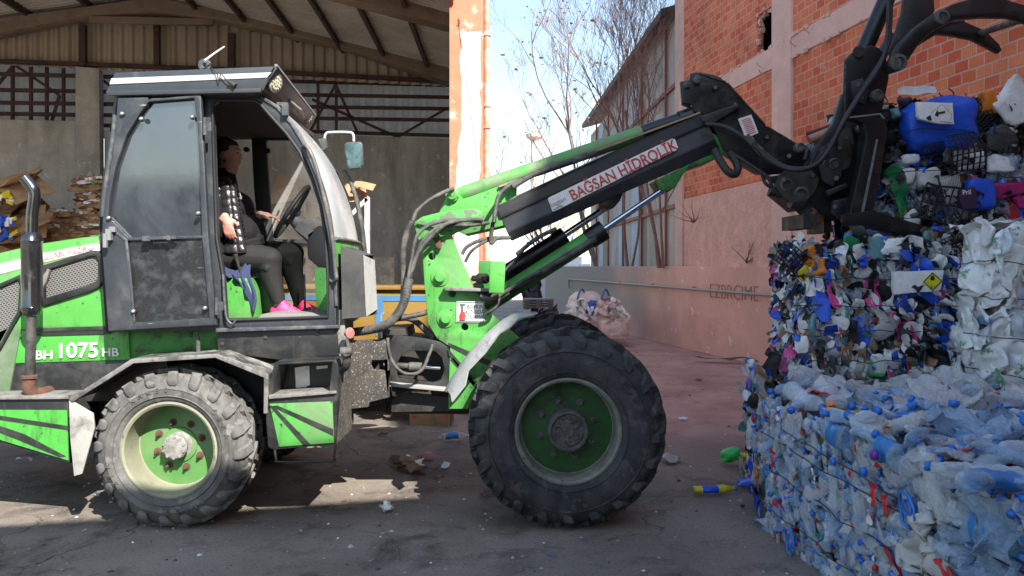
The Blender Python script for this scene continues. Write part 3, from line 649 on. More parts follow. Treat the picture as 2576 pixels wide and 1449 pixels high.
# ---------------- bare trees ----------------
def tree(name, label, base, H, spread, seed, m, r0=.09, lean=(0, 0), depth=5, nstem=1, up=.6, leaves=0):
    rnd = random.Random(seed); t = thing(name, label, 'tree', base, 'bare winter trees by the shed'); T = MB(); B_ = MB(); tips = []
    def grow(p, d, L, r, lv):
        n = 5; pts = [p.copy()]; q = p.copy(); dd = d.copy()
        for i in range(n):
            dd = (dd + Vector((rnd.uniform(-1, 1), rnd.uniform(-1, 1), rnd.uniform(-.6, 1))) * .2).normalized()
            q = q + dd * L / n; pts.append(q.copy())
        rs = [max(r * (1 - .55 * i / n), .0028) for i in range(n + 1)]
        (T if lv == 0 else B_).tube(pts, rs, 7 if lv == 0 else (5 if lv < 3 else 3), 0, False)
        if lv >= depth - 1: tips.append(q)
        if lv < depth:
            for j in range(rnd.randint(2, 4) if lv > 0 else rnd.randint(4, 6)):
                k_ = rnd.uniform(.3, 1) if lv else rnd.uniform(.35, 1)
                pp = pts[min(int(k_ * n), n - 1)].lerp(pts[min(int(k_ * n) + 1, n)], .5)
                a = rnd.uniform(0, 6.283); side = Vector((math.cos(a), math.sin(a), 0))
                nd = (dd * up + side * spread * rnd.uniform(.5, 1.1) + Vector((0, 0, .35))).normalized()
                grow(pp, nd, L * rnd.uniform(.45, .72), max(r * rnd.uniform(.38, .55), .003), lv + 1)
    for s_ in range(nstem):
        a = rnd.uniform(0, 6.28); b0 = Vector(base) + Vector((math.cos(a), math.sin(a), 0)) * (.1 * s_)
        grow(b0, Vector((lean[0] + rnd.uniform(-.15, .15) * (nstem > 1), lean[1], 1)).normalized(), H * rnd.uniform(.42, .55), r0 * rnd.uniform(.7, 1), 0)
    add('trunk', T.me(False), m, t, 50); add('crown', B_.me(False), m, t)
    if leaves:
        lf = MB()
        for i in range(leaves):
            p = rnd.choice(tips) + Vector((rnd.uniform(-.1, .1), rnd.uniform(-.1, .1), rnd.uniform(-.15, .05))); s_ = rnd.uniform(.03, .07)
            rot = Matrix.Rotation(rnd.uniform(0, 6), 3, 'Z') @ Matrix.Rotation(rnd.uniform(0, 6), 3, 'X')
            lf.put([p + rot @ Vector(v_) * s_ for v_ in ((-1, -.5, 0), (0, -.7, .2), (1, 0, 0), (0, .7, .2), (-1, .5, .1))], [(0, 1, 2, 3, 4)])
        add('dry_leaves', lf.me(False), mat('dry_leaf', (.38, .24, .17), .8), t)
    return t
tree('bare_tree', 'reddish bare tree with many upright stems close against the tin shed', (P(1668, 662, 15.2).x, 15.2, 1.47), 6.4, .6, 11, bark, .035, (-.06, 0), 5, 3, .8)
tree('bare_tree', 'reddish bare tree in front of the shed left of the stem cluster', (P(1590, 662, 17.5).x, 17.5, 1.47), 6.8, .65, 23, bark, .04, (.02, 0), 5, 2, .75)
tree('bare_tree', 'tall grey bare tree with a few dry leaves against the sky', (P(1500, 662, 22).x, 22, 1.47), 9.0, .8, 31, barkgrey, .06, (-.10, 0), 5, 2, .8, 200)
tree('bare_tree', 'wide grey bare tree left of the leafy one behind the boom', (P(1400, 662, 25).x, 25, 0), 8.0, .9, 47, barkgrey, .065, (-.10, 0), 5, 2, .6, 60)
def shrub(u, v, Y, seed, label, s=1):
    rnd = random.Random(seed); b = MB(); p = P(u, v, Y)
    for i in range(7):
        d = Vector((rnd.uniform(-.5, .3), -.3, rnd.uniform(.1, .5))); pts = [p]
        for j in range(5): d += Vector((rnd.uniform(-.2, .2), 0, rnd.uniform(-.12, .2))); pts.append(pts[-1] + d * .22 * s)
        b.tube(pts, [.012, .01, .008, .006, .004, .003], 4)
    tag(add('dry_twigs', b.me(False), bark), label, 'twigs')
shrub(1878, 662, 12.4, 3, 'dry red twigs sprouting on the wall top beside the bales', .6)
shrub(1745, 560, 14.2, 9, 'dry red twigs hanging on the rough pink wall', .7)
# ---------------- wheel loader ----------------
LD = thing('wheel_loader', 'worn green and black articulated wheel loader with its grapple boom reaching right', 'loader', (-.8, 5.4, 0))
def wheel(cx, cz, R_, W, y0, nl, rimr, mt, mrim, mdisc, mhub, deep, big, near=True):
    lh = 1 if big else .72
    """y0 = outer face; side +1 means the outer face looks to the viewer"""
    sd = 1 if near else -1
    ctr = Vector((cx, y0 + sd * W / 2, cz)); ax = Vector((0, -sd, 0))       # axis pointing outwards
    h = W / 2; Rb = R_ - .030 * lh
    b = MB()
    prof = [(rimr, h - .045), (rimr + .012, h - .012), (rimr + .03, h), (rimr + .06, h + .006), (rimr + (Rb - rimr) * .5, h + .008), (Rb - .07, h - .004), (Rb - .03, h - .02), (Rb - .006, h - .06), (Rb, h - .11), (Rb + .004, 0)]
    pr = prof + [(r, -y) for r, y in prof[-2::-1]]
    b.lathe(pr, ctr, ax, 72)
    for rr_ in ((rimr + .045), (Rb - .085)):
        b.lathe([(rr_ - .004, h + .004), (rr_, h + .011), (rr_ + .004, h + .004)], ctr, ax, 72)
    x = Vector((1, 0, 0)); z = Vector((0, 0, 1))
    def pt(th, r, y): return ctr + ax * y + (x * math.cos(th) + z * math.sin(th)) * r
    for side in (1, -1):
        for k in range(nl):
            t0 = 2 * math.pi * (k + (.5 if side < 0 else 0)) / nl
            path = [(-.01, Rb - .01, 0.0, .034), (.25 * h, Rb, .06, .034), (.6 * h, Rb, .19, .034), (h - .10, Rb - .002, .30, .034), (h - .035, Rb - .016, .35, .032), (h - .006, Rb - .036, .37, .022), (h + .002, Rb - .052, .38, .010), (h + .002, Rb - .064, .385, -.004)]
            wdt = [.038, .042, .046, .054, .062, .060, .05, .034]
            vs = []; fs = []
            for (yy, rr, th, hh), wd in zip(path, wdt):
                hh *= lh
                c = t0 + th * (1 if near else -1) * (-1); wq = wd / R_
                n_in = (h - .01 <= yy)
                for a_, up in ((-1, 0), (-.72, 1), (.72, 1), (1, 0)):
                    if yy > h - .05: vs.append(pt(c + a_ * wq * .62, rr + (hh * up * .55), side * (yy + hh * up * .5)))
                    else: vs.append(pt(c + a_ * wq * .62, rr + hh * up, side * yy))
            for i in range(len(path) - 1):
                for j in range(3): fs.append((i * 4 + j, i * 4 + j + 1, i * 4 + j + 5, i * 4 + j + 4))
            fs += [(0, 1, 2, 3), tuple(4 * (len(path) - 1) + j for j in (3, 2, 1, 0))]
            b.put(vs, fs)
    tm = b.me()
    # rim
    r = MB(); rd = rimr
    r.lathe([(rd + .006, h - .03), (rd + .012, h - .008), (rd, h - .004), (rd - .012, h - .012), (rd - .018, h - .05), (rd - .022, h - deep), (rd - .05, h - deep - .01)], ctr, ax, 72)
    r.lathe([(rd + .004, -h + .02), (rd - .018, -h + .05), (rd - .022, h - deep)], ctr, ax, 48)
    wp = add('wheel', r.me(), mrim, LD, 35)
    d = MB(); dd = h - deep - .004
    d.lathe([(rd - .02, dd), (rd - .045, dd + .004), (.105, dd + .010), (.100, dd + .02), (.0001, dd + .02)], ctr, ax, 64)
    add('disc', d.me(), mdisc, wp, 35)
    add('tyre', tm, mt, wp, 38)
    hb = MB()
    if big:
        hb.lathe([(.118, dd), (.118, dd + .10), (.112, dd + .112), (.112, dd + .125), (.100, dd + .128), (.094, dd + .112), (.035, dd + .116), (.03, dd + .124), (.0001, dd + .124)], ctr, ax, 40)
        for i in range(20): a = i * 2 * math.pi / 20; c = pt(a, .105, dd + .125); hb.cyl(c, c + ax * .010, .0065, n=6)
        for i in range(3):
            a = i * 2.094 + .5; p_ = [pt(a + .15 + j * .2, .078, dd + .116) for j in range(8)]; hb.tube(p_ , .006, 6)
            hb.tube([pt(a, .035, dd + .118), pt(a, .06, dd + .118), pt(a + .15, .078, dd + .118)], .006, 6)
            c = pt(a + .9, .06, dd + .114); hb.cyl(c, c + ax * .012, .012, n=10)
    else:
        hb.lathe([(.085, dd), (.08, dd + .02), (.055, dd + .03), (.055, dd + .055), (.070, dd + .06), (.073, dd + .085), (.062, dd + .095), (.045, dd + .098), (.0001, dd + .10)], ctr, ax, 12)
        for i in range(10): a = i * .6283 + .3; c = pt(a, .060, dd + .088); hb.cyl(c, c + ax * .012, .009, n=6)
    add('hub', hb.me(), mhub, wp, 30)
    lb = MB(); nb = 8
    for i in range(nb):
        a = i * 2 * math.pi / nb + .3; c = pt(a, (.165 if big else .135), dd + .01)
        lb.cyl(c, c + ax * .02, .014, n=6); lb.cyl(c + ax * .02, c + ax * .034, .008, n=8); lb.lathe([(.022, 0), (.022, .005), (.012, .006)], c, ax, 14)
    c = pt(math.pi / 2, rd - .02, h - deep * .6); lb.box(c, (.03, .03, .022))
    add('wheel_nut', lb.me(), rust if not big else hubd, wp)
    # raised sidewall lettering
    if near:
        s_ = 'ÖZKA'; t_ = 'KNK50'
        for word, th0 in ((s_, 40), (t_, 125), (s_, 220), (t_, 305)):
            for i, ch in enumerate(word):
                th = R(th0 - i * (7.2 if big else 8.5)); p_ = pt(th, (rimr + Rb - .04) / 2 + .015, h + .010)
                rad = (x * math.cos(th) + z * math.sin(th)); tn = (x * math.sin(th) - z * math.cos(th))
                text('lettering', ch, mt, wp, p_, tn, .042 if big else .038, .006, .0, rad)
    return wp
wheel(-1.945, .457, .457, .36, 4.50, 20, .265, tyreL, rimdust, green_rim, hubm, .17, False)
wheel(-1.945, .457, .457, .36, 6.36, 19, .265, tyreR, rimdust, green_rim, hubm, .17, False, False)
wheel(.318, .567, .567, .44, 4.485, 21, .292, tyreR, rimgrey, green_hub2, hubd, .13, True)
wheel(.318, .567, .567, .44, 6.36, 17, .292, tyreR, rimgrey, green_hub2, hubd, .13, True, False)
b = MB(); b.cyl((-1.945, 4.8, .457), (-1.945, 6.1, .457), .07); b.box((-1.945, 5.45, .47), (.25, .4, .25)); b.cyl((.318, 4.8, .567), (.318, 6.1, .567), .085); b.box((.318, 5.45, .58), (.3, .45, .3)); add('axle', b.me(), greasy, LD, 30)
# --- engine cover
H0, H1 = 4.80, 5.98
plate('engine_cover', [(-300, 800), (-230, 715), (-90, 664), (0, 634), (100, 612), (200, 597), (300, 589), (420, 586), (420, 833), (60, 833), (-300, 900)], H0, H1, green_clean, LD, .03)
plate('engine_side_panel', [(-300, 834), (322, 829), (327, 905), (-300, 925)], H0 + .005, H1 - .005, green, LD, .004)
plate('lower_side_panel', [(-300, 926), (330, 905), (420, 903), (420, 1010), (-300, 1010)], H0 + .01, H1 - .01, black, LD, .004)
plate('middle_side_panel', [(324, 829), (560, 826), (560, 890), (330, 904)], H0 + .02, H0 + .06, green_dark, LD, .003)
plate('white_band', [(-200, 716), (-90, 684), (0, 663), (100, 639), (180, 622), (255, 609), (255, 630), (180, 644), (108, 662), (0, 690), (-90, 712), (-200, 745)], H0 - .003, H0 + .01, whitep, LD, .001)
text('faded_band_lettering', 'BAĞSAN HİDROLİK', mat('faded_red_print', (.50, .16, .16), .5, dirt=(.6, .55, .53), damt=.52, dscale=22, soft=.05), LD, P(176, 634, H0 - .005), P(255, 617, H0) - P(100, 650, H0), .045, .002, .01, sx=1.1)
plate('black_line', [(92, 838), (272, 833), (290, 823), (296, 827), (278, 840), (92, 845)], H0 - .002, H0 + .01, blackink, LD, 0)
plate('black_trim', [(70, 826), (272, 820), (272, 830), (70, 836)], H0 - .006, H0 + .02, black, LD, .002)
def rim_and_mesh(outer, inner):
    o = plate('grille_frame', [outer, inner], H0 - .022, H0 + .02, black, LD, .008); 
    plate('perforated_grille', inner, H0 - .004, H0 + .002, grille_m, o, 0)
rim_and_mesh([(104, 668), (227, 630), (247, 631), (258, 645), (260, 705), (250, 722), (225, 734), (104, 771)], [(114, 680), (228, 645), (240, 646), (246, 656), (246, 698), (238, 710), (222, 717), (112, 750)])
rim_and_mesh([(-120, 735), (0, 712), (50, 690), (56, 700), (50, 790), (0, 880), (-120, 960)], [(-110, 745), (0, 724), (44, 704), (48, 712), (42, 784), (0, 862), (-110, 940)])
plate('intake_scoop', [(104, 700), (118, 676), (124, 680), (116, 708), (104, 728)], H0 - .03, H0, dustw, LD, .004)
text('model_lettering', 'BH', whiteink, LD, P(111, 894, H0 - .002), (1, .0, .012), .074, .003, .018, sx=1.15)
text('model_lettering', '1075', whiteink, LD, P(194, 883, H0 - .002), (1, .0, .02), .125, .003, .022, sx=1.05)
text('model_lettering', 'HB', whiteink, LD, P(277, 887, H0 - .002), (1, .0, .012), .070, .003, .018, sx=1.15)
plate('dusty_rear_corner', [(-100, 880), (40, 815), (52, 830), (20, 1000), (-100, 1000)], H0 - .004, H0 + .02, mat('dusty_paint', (.14, .17, .12), .7, dirt=(.05, .14, .04), damt=.5, dscale=5, soft=.12), LD, .002)
# --- rear counterweight with striped panel
cw = plate('counterweight', [(-300, 1002), (172, 1003), (176, 1166), (0, 1112), (-300, 1040)], 4.62, 6.12, black, LD, .01)
plate('striped_panel', [(-300, 1030), (168, 1032), (172, 1158), (0, 1106), (-300, 1020)], 4.614, 4.63, green, cw, .001)
for s_ in ([(-100, 1010), (0, 1046), (172, 1072), (173, 1082), (0, 1056), (-100, 1026)], [(-100, 1030), (0, 1072), (60, 1092), (165, 1148), (150, 1150), (40, 1104), (-100, 1050)]):
    plate('black_stripe', s_, 4.610, 4.62, black, cw, 0)
plate('chassis_shelf', [(-60, 997), (172, 995), (172, 1004), (-60, 1006)], 4.60, 4.85, dustw, LD, .003)
# --- exhaust
ex = Vector((P(80, 0, 4.64).x, 4.64, 0)); zz = lambda v, Y=4.64: P(0, v, Y).z
b = MB(); b.lathe([(.028, zz(796)), (.045, zz(790)), (.055, zz(780)), (.057, zz(775)), (.059, zz(773)), (.057, zz(771)), (.057, zz(608)), (.060, zz(606)), (.057, zz(603)), (.052, zz(592)), (.034, zz(585))], ex, (0, 0, 1), 32)
em = add('exhaust_muffler', b.me(), chromeblk, LD, 40)
b = MB(); b.tube(smooth_path([P(80, 588, 4.64), P(81, 540, 4.64), P(86, 500, 4.64), P(85, 480, 4.64), P(75, 464, 4.64), P(62, 448, 4.64)], 5), .033, 20, 0, False); add('exhaust_tail_pipe', b.me(), chromeblk, em, 50)
b = MB(); b.tube([P(80, 790, 4.64), P(77, 860, 4.64), P(74, 950, 4.64)], .026, 16); add('exhaust_down_pipe', b.me(), mat('pipe_black', (.03, .03, .03), .45, dirt=(.10, .09, .085), damt=.45, dscale=9), em, 50)
b = MB(); b.lathe([(.03, -.012), (.045, -.008), (.045, .008), (.03, .012)], P(74, 948, 4.64), (0, 0, 1), 16); b.tube(smooth_path([P(74, 955, 4.64), P(73, 975, 4.64), P(82, 990, 4.66), P(105, 990, 4.72), P(125, 985, 4.82)], 4), .037, 16); add('exhaust_elbow', b.me(), rust, em, 50)
# --- rear fender (folded sheet)
def band(name, line, Ya, Yb, th, m, parent=LD, label=None):
    b = MB(); vs = []
    pa = [P(u, v, Ya) for u, v in line]
    for i, p in enumerate(pa):
        t = (pa[min(i + 1, len(pa) - 1)] - pa[max(i - 1, 0)]).normalized(); n = Vector((t.z, 0, -t.x)) * th
        vs += [p, p + n, Vector((p.x, Yb, p.z)) + n, Vector((p.x, Yb, p.z))]
    fs = []
    for i in range(len(pa) - 1):
        for j in range(4): fs.append((4 * i + j, 4 * i + (j + 1) % 4, 4 * i + 4 + (j + 1) % 4, 4 * i + 4 + j))
    fs += [(0, 1, 2, 3), tuple(4 * (len(pa) - 1) + j for j in range(4))]
    b.put(vs, fs); return add(name, b.me(), m, parent, None, label)
fd = band('rear_fender', [(173, 1004), (331, 903), (544, 890), (675, 942), (672, 1040)], 4.50, 4.98, .012, mat('fender_paint', (.05, .052, .052), .5, dirt=(.36, .35, .32), damt=.45, dscale=6, soft=.1))
plate('fender_lip', [(173, 1004), (331, 903), (544, 890), (675, 942), (672, 1040), (663, 1040), (664, 950), (541, 900), (336, 914), (181, 1012)], 4.492, 4.505, dustw, fd, .002)
plate('mud_flap', [(173, 1004), (234, 1040), (238, 1075), (206, 1192), (186, 1198), (176, 1100)], 4.50, 4.512, mat('flap_white', (.34, .33, .30), .7, dirt=(.09, .09, .08), damt=.38, dscale=7, soft=.1), fd, .002)
plate('inner_wheel_arch', [(173, 1004), (331, 903), (544, 890), (675, 942), (672, 1100), (173, 1100)], 4.96, 5.0, darkint, LD)
plate('frame_rail', [(-200, 1000), (700, 960), (980, 900), (985, 1010), (870, 1035), (600, 1100), (-200, 1080)], 5.1, 5.8, greasy, LD, .01)
# --- cab shell
K0, K1 = 4.70, 6.05
openN = [(534, 262), (545, 253), (640, 253), (655, 262), (678, 289), (720, 335), (753, 381), (786, 452), (807, 518), (818, 585), (824, 677), (825, 797), (578, 806), (568, 800), (561, 693), (545, 600)]
outN = [(300, 243), (655, 236), (700, 266), (736, 308), (771, 364), (803, 443), (828, 527), (840, 610), (845, 693), (846, 822), (545, 832), (275, 836), (262, 640), (258, 540), (268, 440), (284, 330)]
cs = plate('cab_side_frame', [outN, openN], K0, K0 + .06, cabgrey, LD, .008)
innerN = [(a + (4 if a < 700 else -5), c + (5 if c < 500 else -5)) for a, c in openN]
sealp = [P(u, v, K0 - .004) for u, v in openN]; b = MB(); b.tube(sealp + [sealp[0], sealp[1]], .010, 8); add('door_seal', b.me(False), rubber, cs, 60)
plate('pillar_edge_strip', [(657, 240), (701, 266), (738, 308), (773, 364), (805, 443), (830, 527), (842, 610), (847, 693), (849, 770), (842, 770), (838, 693), (833, 610), (821, 530), (796, 446), (764, 368), (730, 312), (695, 272), (654, 246)], K0 - .012, K0 + .0, cabgrey2, cs, .003)
# far side frame with windows
sc = K1 / K0
oF = [(P(u, v, K0).x - (.12 if u > 650 else 0), P(u, v, K0).z) for u, v in outN]
def far_loop(pix): return [(P(u, v, K1).x, P(u, v, K1).z) for u, v in pix]
w1 = far_loop([(552, 350), (632, 349), (638, 470), (650, 602), (552, 602)]); w2 = far_loop([(668, 356), (672, 352), (736, 352), (775, 410), (800, 470), (818, 530), (830, 602), (686, 602), (676, 480)])
w3 = far_loop([(700, 615), (828, 615), (836, 790), (716, 795)])
cf = add('cab_far_frame', poly2d([oF, w1, w2, w3], K1, K1 + .05, .006), mat('cab_inside_paint', (.03, .033, .036), .6, dirt=(.07, .07, .07), damt=.3), LD, 30)
for w_ in (w1, w2, w3): add('window_pane', poly2d([w_], K1 + .02, K1 + .026, 0), glass_clear, cf)
b = MB()
for a_ in ((676, 380), (622, 377)): p = P(*a_, K1 - .01); b.cyl(p, p + Vector((0, -.03, 0)), .02, n=12)
add('window_latch', b.me(), blackink, cf)
# rear wall, floor, firewall, ceiling
def sheetXZ(name, pts, mt, parent=LD, Ya=None, Yb=None, th=.02):
    return band(name, pts, Ya or K0 + .06, Yb or K1, th, mt, parent)
sheetXZ('cab_rear_wall', [(300, 243), (284, 330), (268, 440), (258, 540), (262, 640), (275, 836)], darkint)
sheetXZ('cab_floor', [(275, 808), (846, 802)], mat('cab_floor_mat', (.04, .04, .04), .8), th=.04)
ceil = sheetXZ('cab_ceiling', [(300, 252), (655, 244)], mat('ceiling_lining', (.045, .032, .034), .9), th=.03)
b = MB(); b.lathe([(.055, 0), (.05, -.02), (.02, -.026), (.0001, -.027)], P(640, 290, 5.5), (0, 0, 1), 20); add('cab_lamp', b.me(), mat('cream_lens', (.4, .38, .34), .4), ceil, 40)
plate('ceiling_console', [(590, 258), (650, 258), (668, 285), (640, 292), (600, 275)], 5.2, 5.9, mat('console_plastic', (.06, .06, .065), .5), ceil, .01)
# --- curved windshield
wsl = [(700, 268), (736, 306), (773, 364), (807, 443), (831, 527), (842, 600)]
vs = []; fs = []; nY = 14; base = smooth_path([P(u, v, K0) for u, v in wsl], 5); nA = len(base)
for j in range(nY + 1):
    t = j / nY; Y = K0 + (K1 + .05 - K0) * t; bulge = .13 * (1 - (2 * t - 1) ** 2) ** .8
    for i, p in enumerate(base): vs.append((p.x - .15 * t + .5 * bulge * (.3 + .7 * i / nA), Y, p.z))
for j in range(nY):
    for i in range(nA - 1): fs.append((j * nA + i, j * nA + i + 1, (j + 1) * nA + i + 1, (j + 1) * nA + i))
ws = add('windshield', mesh(vs, fs), glass_wind, LD, 0)
vs = []; fs = []; lo = smooth_path([P(842, 600, K0), P(846, 700, K0), P(847, 822, K0)], 4); nA = len(lo)
for j in range(nY + 1):
    t = j / nY; Y = K0 + (K1 + .05 - K0) * t; bulge = .13 * (1 - (2 * t - 1) ** 2) ** .8
    for i, p in enumerate(lo): vs.append((p.x - .15 * t + .5 * bulge + .001, Y, p.z))
for j in range(nY):
    for i in range(nA - 1): fs.append((j * nA + i, j * nA + i + 1, (j + 1) * nA + i + 1, (j + 1) * nA + i))
me = mesh(vs, fs, [0 if (k % (nA - 1)) < 3 else 1 for k in range(len(fs))]); add('cab_front_panel', me, [green_clean, black], LD, 0)
b = MB(); vt = [Vector(v_) for v_ in vs[::nA]]; b.tube([v_ + Vector((.004, 0, 0)) for v_ in vt], .012, 8); add('windshield_bottom_strip', b.me(), dustw, LD, 40)
# --- handrail on front pillar
hose('handrail', [(763, 368, K0), (775, 372, K0 - .06), (795, 420, K0 - .07), (817, 505, K0 - .07), (836, 600, K0 - .06), (844, 680, K0 - .05), (846, 700, K0 - .05), (840, 708, K0 - .02), (832, 706, K0)], .012, mat('handrail_paint', (.10, .095, .09), .35, dirt=(.25, .2, .17), damt=.4, dscale=14), LD)
hose('windshield_pipe', [(866, 430, 6.0), (872, 440, 5.98), (890, 480, 5.95), (908, 560, 5.9), (914, 610, 5.9), (918, 640, 5.9)], .016, hosem, LD)
hose('windshield_pipe', [(876, 450, 6.04), (898, 500, 6.0), (914, 580, 5.98), (920, 640, 5.98)], .012, hosem, LD)
# --- roof
rf = plate('cab_roof', [(288, 182), (690, 166), (698, 172), (657, 229), (640, 236), (300, 242), (266, 234)], K0 - .10, K1 + .07, roofgrey, LD, .008)
plate('roof_stripe', [(280, 197), (683, 182), (671, 195), (275, 212)], K0 - .105, K0 - .09, mat('silver_stripe', (.50, .50, .49), .4, dirt=(.2, .2, .2), damt=.3), rf, .001)
plate('roof_lower_lip', [(266, 228), (657, 222), (655, 232), (268, 240)], K0 - .112, K0 - .09, mat('roof_lip', (.035, .04, .047), .45), rf, .002)
# visor (front overhang seen from in front): thin slanting board
a0, a1 = P(690, 166, K0 - .10), P(657, 229, K0 - .10); c1 = Vector((a0.x - .15, K1 + .07, a0.z)); c2 = Vector((a1.x - .15, K1 + .07, a1.z))
for v_ in rf.data.vertices:
    if v_.co.x > -2.0: v_.co.x -= .15 * max(0, (v_.co.y - (K0 - .1)) / (K1 - K0 + .17))
d = Vector((.012, 0, .006)); b = MB(); b.put([a0, a1, c2, c1, a0 + d, a1 + d, c2 + d, c1 + d], [(0, 1, 2, 3), (4, 5, 6, 7), (0, 1, 5, 4), (1, 2, 6, 5), (2, 3, 7, 6), (3, 0, 4, 7)]); add('roof_front_board', b.me(), mat('dark_visor', (.035, .024, .024), .6, dirt=(.1, .09, .09), damt=.35), rf)
b = MB(); b.bar(a0 + Vector((.01, 0, .004)), c1 + Vector((.01, 0, .004)), .016, .014); add('roof_front_edge', b.me(), mat('pale_worn_edge', (.2, .2, .2), .5), rf)
def worklight(u, v, Y, s=1):
    c = P(u, v, Y); ax = Vector((.80, -.35, -.22)).normalized(); b = MB()
    b.lathe([(.02, -.075 * s), (.045 * s, -.05 * s), (.055 * s, -.01), (.055 * s, .006), (.047 * s, .006)], c, ax, 24)
    o = add('work_light', b.me(), mat('lamp_housing', (.14, .14, .13), .5), rf, 40)
    b = MB(); b.lathe([(.048 * s, .003), (.03 * s, .010), (.0001, .013)], c, ax, 24)
    x = ax.orthogonal().normalized(); y = ax.cross(x)
    for r_, n_ in ((.014, 5), (.033, 11)):
        for i in range(n_): a = 6.283 * i / n_; q = c + ax * .010 + (x * math.cos(a) + y * math.sin(a)) * r_ * s; b.cyl(q, q + ax * .006, .0055 * s, n=8)
    add('lens', b.me(), lampglass, o)
worklight(692, 208, K0 - .02, 1.05); worklight(772, 292, K1 - .12, 1.1)
b = MB(); b.box(P(718, 275, K0 - .02), (.035, .03, .075)); b.box(P(708, 262, K0 + .0), (.05, .02, .02)); add('hinge_block', b.me(), cabgrey2, cs)
b = MB()
for u, v in ((714, 240), (728, 252)): p = P(u, v, 5.2); b.tube([p + Vector((-.05, 0, .03)), p, p + Vector((.06, .05, -.05)), p + Vector((.02, .3, -.06))], .007, 6)
add('light_wiring', b.me(), dustw, rf)
# lifting eye, aerial and cable tie
b = MB(); c = P(515, 163, K0 + .1); b.me
ey = plate('lifting_eye', [circ(514, 163, 16, 24), circ(514, 163, 5, 12)], K0 + .02, K0 + .035, cabgrey2, rf, .002)
b = MB(); b.tube([P(516, 152, K0 - .02), P(540, 134, K0 - .02), P(565, 117, K0 - .02)], [.007, .006, .004], 6); add('white_cable_tie', b.me(), mat('white_plastic', (.7, .7, .68), .4), rf)
b = MB(); b.tube(smooth_path([P(528, 168, K0 - .1), P(545, 184, K0 - .125), P(550, 205, K0 - .12), P(556, 186, K0 - .125), P(568, 200, K0 - .12), P(580, 208, K0 - .12)], 5), .003, 5); b.tube([P(574, 204, K0 - .125), P(592, 216, K0 - .125)], [.009, .016], 8); add('roof_cable', b.me(), greasy, rf)
# --- opened door folded back against the cab side
D0 = 4.60
dr = plate('cab_door', [[(296, 246), (372, 244), (372, 250), (498, 237), (505, 240), (524, 600), (545, 818), (272, 833), (262, 700), (255, 610), (258, 545), (266, 490), (280, 420), (288, 340)],
     [(374, 256), (488, 247), (497, 330), (508, 592), (322, 598), (282, 556), (272, 545), (276, 500), (290, 420), (318, 340), (352, 285)],
     [(318, 606), (508, 600), (526, 800), (336, 812), (330, 760), (325, 690)]], D0, D0 + .035, cabgrey, LD, .006)
plate('door_glass', [(298, 250), (492, 244), (500, 330), (512, 600), (312, 604), (262, 556), (268, 490), (283, 400)], D0 + .036, D0 + .042, glass_door, dr, 0)
plate('lower_door_glass', [(315, 604), (512, 598), (530, 803), (333, 815)], D0 + .015, D0 + .021, glass_low, dr, 0)
plate('door_edge_strip', [(277, 570), (320, 602), (330, 690), (340, 812), (336, 813), (322, 692), (314, 606), (270, 572)], D0 - .006, D0, cabgrey2, dr, .002)
b = MB(); bs = MB()
for u, v in ((309, 287), (485, 295), (357, 300), (275, 549), (500, 537), (337, 783), (517, 775)):
    p = P(u, v, D0); bs.lathe([(.0155, .004), (.0155, -.006), (.008, -.008)], p, (0, 1, 0), 16); b.lathe([(.0105, -.006), (.0105, -.016), (.006, -.02), (.0001, -.021)], p, (0, 1, 0), 12)
add('bolt_washer', bs.me(), rubber, dr, 30); add('glass_bolt', b.me(), bolt, dr, 30)
b = MB(); p = P(275, 590, D0 - .02)
b.box(p, (.03, .03, .065)); b.box(p + Vector((-.012, -.02, -.035)), (.02, .02, .08)); b.box(p + Vector((.02, .005, .03)), (.03, .02, .03)); add('door_handle', b.me(), bolt, dr)
b = MB()
for u, v in ((515, 318), (545, 770)): p = P(u, v, D0 - .012); b.cyl(p + Vector((0, 0, -.05)), p + Vector((0, 0, .05)), .011, n=10); b.box(p + Vector((.01, .01, 0)), (.05, .008, .05))
add('door_hinge', b.me(), cabgrey2, dr, 30)
b = MB(); p = P(390, 597, D0 - .025); b.bar(P(360, 600, D0 - .03), P(445, 597, D0 - .03), .02, .016); b.box(P(372, 600, D0 - .02), (.045, .05, .03)); b.box(P(428, 598, D0 - .02), (.02, .05, .028)); add('inner_latch', b.me(), cabgrey2, dr)
hose('rear_window_seal', [(300, 246, K0 - .01), (291, 270, K0 - .01), (285, 340, K0 - .01), (272, 430, K0 - .01), (262, 500, K0 - .01), (259, 545, K0 - .01)], .014, cabgrey2, cs)
# --- skirt below cab
plate('cab_skirt', [(545, 834), (846, 824), (852, 895), (700, 905), (548, 885)], 4.72, 5.0, black, LD, .006)
plate('sill_strip', [(540, 826), (850, 818), (850, 826), (540, 836)], K0 - .02, K0 + .1, cabgrey2, LD, .003)
plate('corner_post', [(846, 780), (866, 778), (870, 900), (868, 1085), (858, 1085), (850, 900)], 4.74, 5.0, dustw, LD, .004)
b = MB()
for u, v in ((668, 848), (800, 838), (560, 865), (480, 842)): b.lathe([(.012, 0), (.011, -.008), (.0001, -.010)], P(u, v, 4.72), (0, 1, 0), 12)
add('skirt_bolt', b.me(), greasy, LD, 30)
b = MB(); b.tube([P(497, 835, 4.7), P(499, 885, 4.7)], .012, 8); add('drain_pipe', b.me(), hosem, LD, 40)
hose('door_stop', [(561, 690, K0 - .03), (565, 760, K0 - .03), (570, 800, K0 - .04), (584, 815, K0 - .04), (592, 806, K0 - .04)], .008, cabgrey2, LD)
